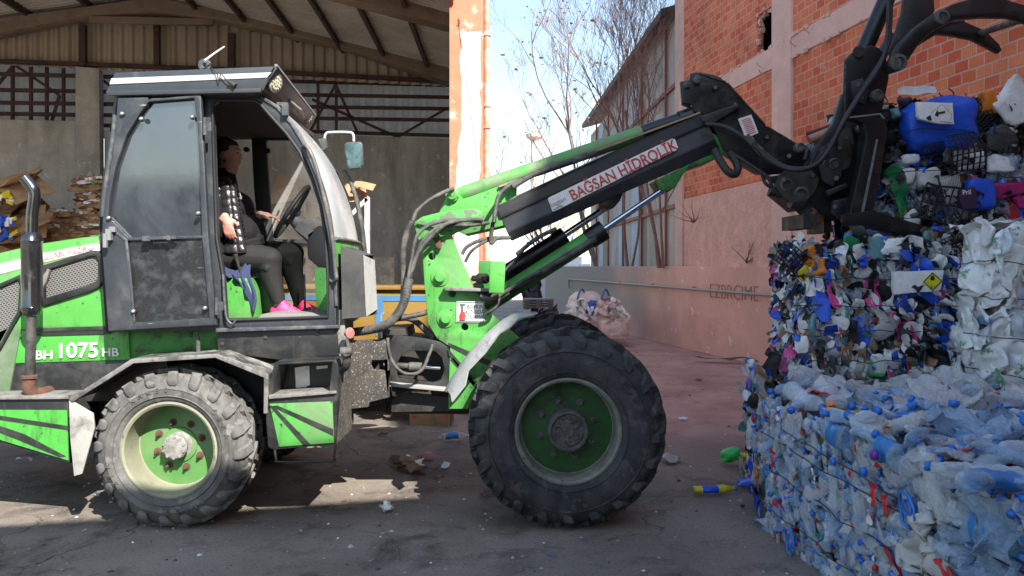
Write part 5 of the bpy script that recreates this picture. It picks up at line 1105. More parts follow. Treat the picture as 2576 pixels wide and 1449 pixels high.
for u, v in ((1380, 425), (1460, 398)): p = P(u, v, 5.12); b.cyl(p + Vector((-.05, 0, -.02)), p + Vector((.05, 0, .02)), .022, n=10)
add('hose_coupling', b.me(), hubd, LD, 30)
# --- mirror
mr_ = thing  # (kept as part of the loader)
hose('mirror_arm', [(818, 376, 5.9), (816, 352, 5.9), (820, 337, 5.9), (832, 333, 5.9), (876, 333, 5.9), (888, 338, 5.9), (890, 356, 5.9)], .010, mat('grey_tube', (.45, .45, .44), .4, dirt=(.2, .2, .2)), LD, 10)
mo = plate('mirror', [(866, 362), (872, 357), (906, 356), (911, 361), (913, 415), (907, 424), (879, 427), (873, 421), (866, 385)], 5.87, 5.91, cabgrey2, LD, .008)
plate('mirror_glass', [(869, 364), (874, 359), (905, 359), (909, 364), (910, 414), (905, 421), (880, 424), (876, 419), (869, 386)], 5.862, 5.868, mirror_m, mo, .001)
plate('mirror_bracket', [(800, 350), (817, 346), (821, 372), (812, 380)], 5.88, 5.94, cabgrey2, LD, .004)
# --- cab interior
plate('seat_base', [(562, 692), (588, 690), (592, 700), (618, 700), (632, 730), (640, 806), (566, 806)], 4.98, 5.15, green_clean, LD, .006)
plate('seat_base', [(628, 690), (650, 694), (672, 740), (700, 806), (636, 806)], 5.28, 5.60, green_clean, LD, .006)
plate('driver_seat', [(520, 660), (610, 655), (660, 665), (662, 690), (560, 694), (545, 560), (530, 450), (520, 450)], 5.12, 5.62, mat('seat_vinyl', (.015, .015, .016), .6), LD, .02)
plate('floor_plate', [(640, 806), (660, 790), (770, 790), (830, 800), (830, 808)], 4.76, 5.2, mat('light_floor', (.20, .19, .18), .8, dirt=(.06, .06, .06)), LD, .002)
plate('dash_column', [(770, 588), (800, 568), (845, 570), (848, 660), (840, 676), (800, 672), (774, 650)], 5.3, 5.62, mat('black_plastic', (.022, .022, .024), .55), LD, .012)
plate('dash_pedestal', [(790, 676), (850, 672), (852, 796), (798, 796)], 5.3, 5.55, green_clean, LD, .006)
b = MB(); b.tube([P(733, 548, 5.36), P(752, 562, 5.36), P(766, 578, 5.38), P(785, 600, 5.4)], [.034, .05, .05, .04], 16); b.box(P(772, 580, 5.36), (.11, .12, .07), Matrix.Rotation(R(38), 3, 'Y')); add('steering_column', b.me(), mat('grey_plastic', (.16, .165, .165), .6), LD, 40)
swc = P(735, 532, 5.36); swn = Vector((-.80, -.16, .52)).normalized(); x = Vector((0, 1, 0)); x = (x - swn * x.dot(swn)).normalized(); y = swn.cross(x)
b = MB(); ring = [swc + (x * math.cos(a) * .20 + y * math.sin(a) * .20) for a in [i * 6.2832 / 36 for i in range(37)]]; b.tube(ring, .015, 10, 0, False)
for a in (.6, 2.6, 4.7): b.tube([swc - swn * .03, swc - swn * .02 + (x * math.cos(a) + y * math.sin(a)) * .1, swc + (x * math.cos(a) + y * math.sin(a)) * .19], .012, 8)
b.lathe([(.035, -.05), (.045, -.01), (.02, .005), (.0001, .006)], swc, swn, 16)
add('steering_wheel', b.me(), mat('wheel_rubber', (.04, .042, .042), .5), LD, 50)
b = MB(); b.tube([P(765, 690, 5.25), P(768, 800, 5.25)], .008, 8); b.box(P(760, 786, 5.25), (.1, .14, .02), Matrix.Rotation(R(-30), 3, 'Y')); add('pedal', b.me(), greasy, LD)
plate('side_console', [(690, 604), (760, 602), (762, 612), (690, 614)], 5.7, 5.95, mat('grey_plastic', (.16, .165, .165), .6), LD, .004)
b = MB(); b.tube([P(612, 700, 5.02), P(600, 670, 5.02), P(592, 640, 5.0)], [.009, .008, .016], 8); add('control_lever', b.me(), greasy, LD, 40)
# ---------------- continuous bodies from blended volumes ----------------
def capsule(b, p0, r0, p1, r1, n=14, sq=(1, 1)):
    p0, p1 = Vector(p0), Vector(p1); d = (p1 - p0); L = d.length; d.normalize()
    pts = []; rs = []
    for i in range(5): a = math.pi / 2 * i / 4; pts.append(p0 - d * r0 * math.cos(a)); rs.append(max(r0 * math.sin(a), .0005))
    for i in range(5): a = math.pi / 2 * i / 4; pts.append(p1 + d * r1 * math.sin(a)); rs.append(max(r1 * math.cos(a), .0005))
    b.tube(pts, rs, n)
def ellip(b, c, r, rot=None, n=16):
    c = Vector(c); vs = []; fs = []
    for i in range(n // 2 + 1):
        t = math.pi * i / (n // 2)
        for j in range(n):
            a = 2 * math.pi * j / n; v = Vector((r[0] * math.sin(t) * math.cos(a), r[1] * math.sin(t) * math.sin(a), r[2] * math.cos(t)))
            if rot is not None: v = rot @ v
            vs.append(c + v)
    for i in range(n // 2):
        for j in range(n): fs.append((i * n + j, i * n + (j + 1) % n, (i + 1) * n + (j + 1) % n, (i + 1) * n + j))
    b.put(vs, fs)
def remesh(b, vox, sm=4, fac=.5):
    m = b.me(); o = bpy.data.objects.new('t', m); C.objects.link(o)
    r = o.modifiers.new('r', 'REMESH'); r.mode = 'VOXEL'; r.voxel_size = vox
    if sm: s = o.modifiers.new('s', 'SMOOTH'); s.iterations = sm; s.factor = fac
    me = obj_to_mesh(o); bpy.data.objects.remove(o); me.materials.clear(); return me
skin = mat('skin', (.66, .38, .29), .5, bump=.15, bscale=120, var=.1, hue=(.55, .25, .19), dscale=6)
hairm = mat('dark_hair', (.025, .018, .015), .5, dirt=(.09, .06, .045), damt=.35, dscale=60, bump=1, bscale=180, bdist=.006)
sweat = mat('black_sweater', (.008, .008, .009), .8, bump=.3, bscale=200, spec=.25)
vestm = mat('glossy_black_quilt', (.02, .02, .023), .30, bump=.5, bscale=30, bdist=.01, spec=.8)
legm = mat('charcoal_leggings', (.017, .017, .0165), .75, bump=.3, bscale=160, bdist=.006, spec=.3)
shoem = mat('hot_pink_shoe', (.85, .03, .16), .55, bump=.2); solem = mat('shoe_sole', (.75, .72, .62), .6)
PY = 5.22
pr = thing('person', 'seated driver in black quilted vest, charcoal leggings and bright pink sneakers holding the wheel', 'person', (P(600, 800, 5.2).x, 5.3, P(0, 690, 5.2).z))
# body: one continuous surface (torso, neck, head, arms, hands, legs)
def Q(u, v, Y=PY): return P(u, v, Y)
b = MB()
hc = Q(571, 392, 5.28)
ellip(b, hc + Vector((-.012, 0, .018)), (.088, .075, .098)); ellip(b, hc + Vector((.024, 0, -.030)), (.056, .058, .072)); ellip(b, hc + Vector((.040, 0, .035)), (.045, .056, .05))
capsule(b, hc + Vector((.030, 0, -.085)), .038, hc + Vector((.054, 0, -.083)), .024)      # jaw and chin
ellip(b, hc + Vector((.012, 0, -.102)), (.058, .058, .034))
capsule(b, hc + Vector((.078, 0, .022)), .009, hc + Vector((.095, 0, -.008)), .011)       # nose
ellip(b, hc + Vector((.070, 0, -.045)), (.020, .026, .018)); ellip(b, hc + Vector((.083, 0, -.038)), (.010, .018, .006)); ellip(b, hc + Vector((.081, 0, -.050)), (.010, .016, .007)); ellip(b, hc + Vector((.072, 0, .036)), (.02, .045, .009))
for s in (-1, 1):
    ellip(b, hc + Vector((.052, s * .036, -.022)), (.030, .022, .028)); ellip(b, hc + Vector((.072, s * .028, .016)), (.012, .014, .009))
    ellip(b, hc + Vector((-.005, s * .073, -.004)), (.020, .010, .028), Matrix.Rotation(.2, 3, 'Y'))
sh = Q(562, 470, 5.28)
capsule(b, hc + Vector((-.008, 0, -.08)), .055, sh + Vector((.0, 0, .0)), .068)
hip = Q(592, 640, 5.28)
for s in (-1, 1):
    yo = .17 * s
    capsule(b, sh + Vector((0, yo * .4, -.04)), .07, sh + Vector((-.005, yo, -.07)), .055)
capsule(b, sh + Vector((.01, 0, -.12)), .115, hip + Vector((0, 0, .05)), .14); ellip(b, Q(612, 590, 5.28), (.13, .17, .13)); ellip(b, hip, (.15, .20, .10))
# right arm (near): hand resting on the lever, fingers hanging
el_r = Q(556, 560, 5.02); wr_r = Q(562, 536, 4.96)
shr = sh + Vector((-.005, -.18, -.07))
elb = Q(545, 585, 5.02); wrr = Q(566, 545, 4.98)
capsule(b, shr, .052, elb, .042); capsule(b, elb, .040, wrr, .026)
# left arm: forward to the wheel
shl = sh + Vector((-.005, .18, -.07)); ell = Q(620, 560, 5.50); wrl = Q(655, 540, 5.32)
capsule(b, shl, .05, ell, .042); capsule(b, ell, .040, wrl, .027)
def hand(b, w, fwd, nrm, side, curl, s=1.0):
    """palm from wrist w along fwd; nrm = back of hand; side = thumb side"""
    f, n, t = [Vector(v).normalized() for v in (fwd, nrm, side)]
    pc = w + f * .045 * s
    m = Matrix((f, t, n)).transposed()
    ellip(b, pc, (.052 * s, .040 * s, .016 * s), m); capsule(b, w, .024 * s, pc, .022 * s)
    for i, (o_, L) in enumerate(((.028, .070), (.0095, .078), (-.0095, .072), (-.027, .056))):
        p = pc + f * .040 * s + t * o_ * s; d = f; L *= s; r_ = .0092 * s
        for j, fr in enumerate((.45, .32, .26)):
            a = curl * (j + .6 + .12 * i); d = (f * math.cos(a) - n * math.sin(a) + t * o_ * 1.2).normalized(); q = p + d * L * fr; capsule(b, p, r_, q, r_ * .92, 8); p = q; r_ *= .92
    p = w + f * .022 * s + t * .026 * s; q = p + (f * .6 + t * .75 - n * .2).normalized() * .035 * s; capsule(b, p, .013 * s, q, .011 * s, 8); q2 = q + (f * .9 + t * .15 - n * .35).normalized() * .03 * s; capsule(b, q, .011 * s, q2, .009 * s, 8)
hand(b, wrr, (.30, -.08, -1), (.15, -1, 0), (.9, -.05, .2), .30, .98)
hand(b, wrl, (1, .10, -.12), (0, -.25, 1), (.1, -1, -.15), .5, 1.0)
# legs
def leg(y, knee, ank):
    k = Q(*knee, y); a = Q(*ank, y); h = hip + Vector((.0, (y - 5.28) * .8, -.01))
    capsule(b, h, .105, k, .072); capsule(b, k, .068, k.lerp(a, .35) + Vector((-.012, 0, 0)), .062); capsule(b, k.lerp(a, .35) + Vector((-.012, 0, 0)), .062, a, .036)
    return k, a, h
kn, an, hn = leg(5.12, (678, 652), (701, 765)); kf, af, hf = leg(5.42, (735, 638), (752, 762))
for a in (an, af): capsule(b, a + Vector((0, 0, -.02)), .034, a + Vector((.10, 0, -.055)), .026)
body = add('body', remesh(b, .0065, 3), skin, pr, 0)
# sweater
b = MB()
for s in (-1, 1): capsule(b, sh + Vector((0, .07 * s, -.04)), .085, sh + Vector((-.005, .175 * s, -.07)), .066)
capsule(b, hc + Vector((-.008, 0, -.115)), .064, sh + Vector((.01, 0, 0)), .085)
capsule(b, sh + Vector((.012, 0, -.12)), .128, hip + Vector((.01, 0, .07)), .155); ellip(b, Q(615, 588, 5.28), (.14, .18, .135)); ellip(b, Q(588, 525, 5.28), (.135, .17, .12))
capsule(b, shr, .064, elb, .054); capsule(b, elb, .052, elb.lerp(wrr, .62), .040); capsule(b, shl, .062, ell, .054); capsule(b, ell, .052, ell.lerp(wrl, .80), .038)
# folds at waist
for v in (600, 612): b.tube([Q(555, v + 12, 5.12), Q(600, v + 14, 5.06), Q(650, v + 2, 5.12), Q(665, v - 4, 5.3)], .020, 8)
add('sweater', remesh(b, .008, 3), sweat, pr, 0)
# quilted vest, open at the front (near flap), rows of padding
b = MB(); nv, vs, fs = 84, [], []
for i in range(nv + 1):
    t = i / nv; v = 464 + 174 * t; u0, u1 = 533 + 4 * t, 596 + 30 * t ** 1.2
    pts = [Q(u0 - 6, v - 4, 5.44), Q(u0 - 9, v, 5.28), Q(u0, v, 5.13), Q(u0 + 14, v + 1, 5.115 - .03 * t), Q((u0 + u1) / 2 + 6, v, 5.10 - .045 * t), Q(u1 - 4, v - 1, 5.11 - .04 * t), Q(u1 + 2, v - 3, 5.16)]
    path = smooth_path(pts, 8); nu = len(path)
    for j, p in enumerate(path):
        puff = (abs(math.sin(math.pi * (t * 9 + .12 * math.sin(j * .4))))) ** .45 * (abs(math.sin(math.pi * (j / nu * 7)))) ** .3
        out = Vector((0.25 * (j / nu - .3), -1, 0)).normalized() if j > nu * .25 else Vector((-1, -.3, 0)).normalized()
        vs.append(p + out * (.034 + .010 * puff + noise.noise(p * 30) * .004))
inner = [v_ - Vector((0, -.034, 0)) for v_ in vs]; n_ = len(vs)
for i in range(nv):
    for j in range(nu - 1):
        a = i * nu + j; fs += [(a, a + 1, a + nu + 1, a + nu), (a + n_, a + nu + n_, a + nu + 1 + n_, a + 1 + n_)]
for i in range(nv):
    for j in (0, nu - 1): a = i * nu + j; fs.append((a, a + nu, a + nu + n_, a + n_))
for j in range(nu - 1):
    for i in (0, nv): a = i * nu + j; fs.append((a, a + 1, a + 1 + n_, a + n_))
b.put(vs + inner, fs)
capsule(b, shr + Vector((0, .0, .01)), .060, sh + Vector((.01, -.05, .005)), .07); capsule(b, shl + Vector((0, 0, .01)), .062, sh + Vector((.01, .05, .005)), .07)
capsule(b, sh + Vector((-.05, -.09, -.1)), .07, sh + Vector((-.045, .09, -.1)), .07)
b.tube(smooth_path([Q(556, 452, 5.17), Q(576, 462, 5.15), Q(590, 480, 5.13)], 4), .018, 8)
add('quilted_vest', remesh(b, .0055, 1, .4), vestm, pr, 0)
# leggings
b = MB(); ellip(b, hip + Vector((.0, 0, -.005)), (.165, .215, .115))
for h, k, a in ((hn, kn, an), (hf, kf, af)):
    c1 = k.lerp(a, .35) + Vector((-.012, 0, 0)); capsule(b, h, .118, k, .080); capsule(b, k, .077, c1, .069); capsule(b, c1, .069, a + Vector((0, 0, .02)), .044)
    for t in (.12, .2): b.tube([k + Vector((-.08, -.03, -.01 - t * .2)), k + Vector((0, -.078, -.03 - t * .2)), k + Vector((.07, -.03, -.0))], .008, 6)
add('leggings', remesh(b, .008, 3), legm, pr, 0)
# socks and shoes
for a in (an, af):
    b = MB(); capsule(b, a + Vector((0, 0, .03)), .040, a + Vector((.0, 0, -.03)), .038); add('sock', remesh(b, .008, 1), mat('dark_sock', (.02, .012, .014), .9), pr, 0)
for a in (an, af):
    b = MB(); c = a + Vector((.02, 0, -.035)); rr = Matrix.Rotation(R(8), 3, 'Y')
    capsule(b, c + Vector((-.035, 0, -.012)), .040, c + Vector((.0, 0, -.01)), .044); capsule(b, c, .046, c + Vector((.11, 0, -.032)), .033); ellip(b, c + Vector((.13, 0, -.034)), (.052, .040, .028)); capsule(b, a + Vector((.02, 0, -.0)), .036, a + Vector((.05, 0, -.02)), .030)
    so_ = add('sneaker', remesh(b, .006, 2), shoem, pr, 0)
    b = MB(); b.put(*[[c + Vector((x_, y_, z_)) for z_ in (-.075, -.05) for x_, y_ in ((-.07, -.02), (-.06, -.038), (.0, -.044), (.12, -.046), (.17, -.03), (.185, 0), (.17, .03), (.12, .046), (0, .044), (-.06, .038), (-.07, .02))], [tuple(range(11)), tuple(range(11, 22))] + [(i, (i + 1) % 11, (i + 1) % 11 + 11, i + 11) for i in range(11)]]); add('sole', b.me(), solem, so_)
    b = MB()
    for i in range(3): p = c + Vector((.015 + .022 * i, -.047 + .003 * i, -.005)); b.bar(p, p + Vector((-.018, -.002, -.045)), .007, .003, up=Vector((0, 1, 0)))
    for i in range(4): p = c + Vector((.03 + .018 * i, 0, .032 - .009 * i)); b.tube([p + Vector((0, -.025, -.004)), p + Vector((0, 0, .006)), p + Vector((0, .025, -.004))], .004, 5)
    add('laces', b.me(), mat('pale_lace', (.75, .45, .40), .7), so_)
# hair: short dark hair tied back
b = MB(); ellip(b, hc + Vector((-.026, 0, .032)), (.088, .084, .094)); ellip(b, hc + Vector((-.060, 0, -.03)), (.058, .074, .088)); capsule(b, hc + Vector((-.06, 0, -.07)), .050, hc + Vector((-.07, 0, -.13)), .030); ellip(b, hc + Vector((-.03, 0, -.0)), (.05, .082, .06))
ellip(b, hc + Vector((.02, 0, .085)), (.06, .06, .028), Matrix.Rotation(.35, 3, 'Y'))
rnd = random.Random(2)
for i in range(26): a = rnd.uniform(.6, 5.6); p = hc + Vector((-.03 + .06 * math.cos(a), -.05 + rnd.uniform(-.03, .1), .03 + .09 * math.sin(a))); b.tube([p, p + Vector((rnd.uniform(-.02, .03), rnd.uniform(-.02, .02), rnd.uniform(-.02, .03)))], [.009, .004], 6)
add('hair', remesh(b, .006, 1), hairm, pr, 0)
b = MB(); ellip(b, hc + Vector((.0815, -.032, .014)), (.006, .008, .0045)); add('eye', b.me(), blackink, pr, 0)
b = MB(); b.tube([hc + Vector((.088, -.020, .040)), hc + Vector((.083, -.036, .043)), hc + Vector((.070, -.050, .036))], [.003, .004, .002], 6); add('eyebrow', b.me(), hairm, pr)
b = MB(); b.tube([Q(600, 470, 5.13), Q(604, 490, 5.125), Q(608, 500, 5.12)], .004, 6); b.box(Q(606, 497, 5.115), (.012, .006, .02)); add('zip_pull', b.me(), bolt, pr)
# blue cloth hanging over the seat base
vs = []; fs = []; nx, ny = 16, 26; rnd = random.Random(8)
for i in range(nx + 1):
    for j in range(ny + 1):
        s, t = i / nx, j / ny; u = 562 + 66 * s + 12 * t * s; top = 668 + 10 * math.sin(s * 5)
        drop = 18 + 112 * max(0, s - .35) / .65 if s > .35 else 18 + 30 * (.35 - s)
        v = top + drop * t
        vs.append(P(u + 5 * math.sin(t * 7 + s * 3), v, 4.965 + .016 * math.sin(s * 22 + t * 2) + (.10 * (1 - t) ** 3)))
for i in range(nx):
    for j in range(ny): a = i * (ny + 1) + j; fs.append((a, a + 1, a + ny + 2, a + ny + 1))
cl = add('cloth', mesh(vs, fs), mat('navy_towel', (.03, .04, .10), .95, bump=.8, bscale=90), None, 0)
mo_ = cl.modifiers.new('s', 'SOLIDIFY'); mo_.thickness = .012
tag(cl, 'crumpled navy towel draped over the green seat base in the cab', 'towel')
# ---------------- bales ----------------
def petmat(name, col, alpha, rough=.06):
    m, N, K, b = custom(name); tc = N.new('ShaderNodeTexCoord')
    n = N.new('ShaderNodeTexNoise'); n.inputs['Scale'].default_value = 38; n.inputs['Detail'].default_value = 5; n.inputs['Distortion'].default_value = 1.6; K.new(tc.outputs['Object'], n.inputs['Vector'])
    lw = N.new('ShaderNodeLayerWeight'); lw.inputs[0].default_value = .45
    mr = N.new('ShaderNodeMapRange'); mr.inputs[3].default_value = alpha; mr.inputs[4].default_value = min(1, alpha + .62); K.new(lw.outputs['Facing'], mr.inputs[0]); K.new(mr.outputs[0], b.inputs['Alpha'])
    b.inputs['Base Color'].default_value = (*col, 1); b.inputs['Roughness'].default_value = rough; b.inputs['Specular IOR Level'].default_value = .9
    bp = N.new('ShaderNodeBump'); bp.inputs['Distance'].default_value = .02; bp.inputs['Strength'].default_value = 1; K.new(n.outputs['Fac'], bp.inputs['Height']); K.new(bp.outputs[0], b.inputs['Normal']); return m
PET = [petmat('clear_bottle_plastic', (.86, .88, .90), .26), petmat('blue_bottle_plastic', (.36, .55, .78), .30), petmat('grey_bottle_plastic', (.74, .74, .73), .30), petmat('pale_blue_bottle_plastic', (.70, .79, .88), .26)]
FILM = [petmat('clear_film', (.74, .75, .77), .38, .2), petmat('blue_film', (.40, .56, .76), .38, .2)]
def pl(name, c, r=.4): return mat(name, c, r, bump=.35, bscale=28, bdist=.008, dirt=tuple(q * .45 for q in c), damt=.36, dscale=11, soft=.15, var=.15)
CAPB = mat('blue_cap', (.02, .16, .62), .35, bump=0); CAPR = mat('red_cap', (.55, .015, .02), .35, bump=0)
OP = dict(blue=pl('blue_plastic', (.01, .09, .62)), navy=pl('navy_plastic', (.01, .03, .16)), white=pl('white_plastic_scrap', (.80, .80, .79)), grey=pl('grey_plastic_scrap', (.40, .40, .40)), black=pl('black_plastic_scrap', (.010, .010, .011), .45),
  red=pl('red_plastic', (.50, .015, .02)), orange=pl('orange_plastic', (.72, .20, .01)), yellow=pl('yellow_plastic', (.72, .55, .02)), green=pl('green_plastic', (.01, .22, .07)), lgreen=pl('bright_green_plastic', (.05, .55, .10)),
  pink=pl('pink_plastic', (.65, .08, .28)), teal=pl('teal_plastic', (.10, .24, .27)), beige=pl('beige_plastic', (.42, .36, .29)), mag=pl('magenta_plastic', (.38, .01, .13)), dgrey=pl('charcoal_plastic', (.05, .052, .056)), brown=pl('brown_paper', (.30, .17, .09), .8))
rg_ = random.Random(77)
def nz3(p, s=1.0, o=0): return noise.noise_vector(Vector(p) * s + Vector((o, o * 1.7, -o)))
def t_bottle(seed, mats, squash=.45, L=.26, r=.040, cap=True, label=False):
    """crushed bottle: verts, faces, material index; long axis x, thin axis z"""
    q = random.Random(seed); n = 14; prof = [(0, .2), (.01, .85), (.06, 1)]
    for i in range(9): t = .10 + .5 * i / 8; prof.append((t, 1 if i % 2 else .84))
    prof += [(.66, .98), (.74, .8), (.82, .5), (.88, .34), (.93, .34)]
    vs = []; fs = []; mi = []; tw = q.uniform(-1.2, 1.2); bend = q.uniform(-.8, .8)
    for t, rr in prof:
        for j in range(n):
            a = 2 * math.pi * j / n; x = (t - .5) * L; y = math.cos(a) * r * rr; z = math.sin(a) * r * rr * (squash if t < .8 else .8)
            y += bend * x * x * 2.2; d = nz3((x, y, z), 11, seed) * .013; vs.append(Vector((x + d.x, y + d.y * 1.2, z + d.z)))
    for i in range(len(prof) - 1):
        for j in range(n): fs.append((i * n + j, i * n + (j + 1) % n, (i + 1) * n + (j + 1) % n, (i + 1) * n + j)); mi.append(1 if (label and 4 <= i <= 9) else 0)
    fs.append(tuple(range(n))[::-1]); mi.append(0)
    if cap:
        k = len(vs); x0 = (.92 - .5) * L; yc = bend * x0 * x0 * 2.2
        for x in (x0, x0 + .018):
            for j in range(10): a = 2 * math.pi * j / 10; vs.append(Vector((x, yc + math.cos(a) * .0165, math.sin(a) * .0165)))
        for j in range(10): fs.append((k + j, k + (j + 1) % 10, k + 10 + (j + 1) % 10, k + 10 + j)); mi.append(2)
        fs.append(tuple(k + 10 + j for j in range(10))); mi.append(2); fs.append(tuple(k + j for j in range(10))[::-1]); mi.append(2)
    return vs, fs, mi, mats
def t_sheet(seed, mats, sx=.2, sy=.14, crump=.05, n=11, fr=9):
    vs = []; fs = []
    for i in range(n + 1):
        for j in range(n + 1):
            p = Vector(((i / n - .5) * sx, (j / n - .5) * sy, 0)); e = (abs(i / n - .5) ** 4 + abs(j / n - .5) ** 4) * 3
            d = nz3(p, fr, seed) * crump + nz3(p, fr * 2.7, seed + 5) * crump * .45; p += Vector((d.x * .9, d.y * .9, d.z * 1.1)); p += Vector((-p.x, -p.y, 0)) * e * .6; vs.append(p)
    for i in range(n):
        for j in range(n): a = i * (n + 1) + j; fs.append((a, a + 1, a + n + 2, a + n + 1))
    return vs, fs, [0] * len(fs), mats
def t_jug(seed, mats, L=.24, W=.17, T=.07, crump=.03, cap=True):
    """rounded crushed container with cap"""
    vs = []; fs = []; mi = []; n = 18; off = (seed % 17) * .13
    for i in range(n + 1):
        t = math.pi * i / n
        for j in range(20):
            a = 2 * math.pi * j / 20
            def se(c, e): return math.copysign(abs(c) ** e, c)
            x = se(math.cos(t), .45) * L / 2; k = se(math.sin(t), .45); y = se(math.cos(a), .5) * k * W / 2; z = se(math.sin(a), .6) * k * T / 2
            p = Vector((x, y, z)); d = nz3(p, 5.5, seed) * crump * .8; f1 = 1 - abs(noise.noise(p * 13 + Vector((off, seed % 7, 0)))) * 4; d += nz3(p, 15, seed + 3) * crump * .3
            if f1 > 0 and crump > .01: d -= p.normalized() * f1 * min(crump, .04) * .3
            vs.append(p + d)
    for i in range(n):
        for j in range(20): fs.append((i * 20 + j, i * 20 + (j + 1) % 20, (i + 1) * 20 + (j + 1) % 20, (i + 1) * 20 + j)); mi.append(0)
    if cap:
        k = len(vs); c = Vector((L / 2 - .01, W * .24, 0)) + nz3((L / 2, W * .24, 0), 7, seed) * crump
        for x in (-.012, .022):
            for j in range(12): a = 6.283 * j / 12; vs.append(c + Vector((x, math.cos(a) * .022, math.sin(a) * .022)))
        for j in range(12): fs.append((k + j, k + (j + 1) % 12, k + 12 + (j + 1) % 12, k + 12 + j)); mi.append(1)
        fs.append(tuple(k + 12 + j for j in range(12))); mi.append(1)
    return vs, fs, mi, mats
def t_lattice(seed, mats, nx=7, ny=6, s=.03, w=.005, bend=.06, arcs=False):
    b = MB(); wx, wy = nx * s, ny * s
    def f(x, y): d = nz3((x, y, 0), 5, seed) * bend; return Vector((x + d.x * .5, y + d.y * .5, d.z))
    for i in range(nx + 1): b.tube([f(i * s - wx / 2, y * wy / 6 - wy / 2) for y in range(7)], w, 4)
    for j in range(ny + 1): b.tube([f(x * wx / 6 - wx / 2, j * s - wy / 2) for x in range(7)], w, 4)
    return [Vector(v) for v in b.v], b.f, [0] * len(b.f), mats
def t_crate(seed, mats, W=.44, H=.24, m=4, k=2):
    b = MB()
    def f(x, y): d = nz3((x, y, 0), 3, seed) * .05; return Vector((x + d.x, y + d.y, d.z))
    for i in range(m + 1): x = -W / 2 + W * i / m; b.tube([f(x, -H / 2 + H * t / 6) for t in range(7)], .006, 4)
    for j in range(k + 1): y = -H / 2 + H * j / k; b.tube([f(-W / 2 + W * t / 12, y) for t in range(13)], .006 if j % k else .009, 4)
    for i in range(m):
        for j in range(k):
            cx, cy = -W / 2 + W * (i + .5) / m, -H / 2 + H * (j + .5) / k
            for (qx, qy) in ((-1, -1), (1, 1), (-1, 1), (1, -1)):
                ox, oy = cx + qx * W / m / 2, cy + qy * H / k / 2
                b.tube([f(ox - qx * math.cos(a) * W / m * .62, oy - qy * math.sin(a) * H / k * .55) for a in (.2, .6, 1.0, 1.4)], .005, 4)
    return [Vector(v) for v in b.v], b.f, [0] * len(b.f), mats
def tpl(t, smooth=True):
    vs, fs, mi, mats = t; me = mesh(vs, fs, mi); 
    for m in mats: me.materials.append(m)
    if smooth: me.shade_smooth()
    return me
LBL = [mat('blue_label', (.04, .22, .55), .4, dirt=(.5, .5, .5), damt=.35, dscale=30, soft=.03), mat('red_label', (.55, .03, .03), .4, dirt=(.6, .6, .6), damt=.32, dscale=30, soft=.03), mat('white_blue_label', (.5, .55, .6), .4, dirt=(.05, .15, .45), damt=.4, dscale=35, soft=.03)]
bottles = [t_bottle(i, [PET[i % 4], LBL[i % 3], CAPB if i % 7 else CAPR], .34 + .1 * (i % 4), .21 + .018 * (i % 6), .034 + .004 * (i % 4), True, i % 4 == 0) for i in range(14)]
films = [t_sheet(40 + i, [FILM[i % 2]], .24 + .03 * (i % 3), .18, .07) for i in range(6)]
def frame3(nrm, ang, tilt=(0, 0)):
    n = Vector(nrm).normalized(); n = (n + Vector((tilt[0], tilt[1], tilt[0] * .5 - tilt[1] * .5))).normalized()
    u = Vector((0, 0, 1)) if abs(n.z) < .8 else Vector((1, 0, 0)); x = (u - n * u.dot(n)).normalized(); y = n.cross(x)
    x2 = x * math.cos(ang) + y * math.sin(ang); y2 = n.cross(x2); return Matrix((x2, y2, n)).transposed()
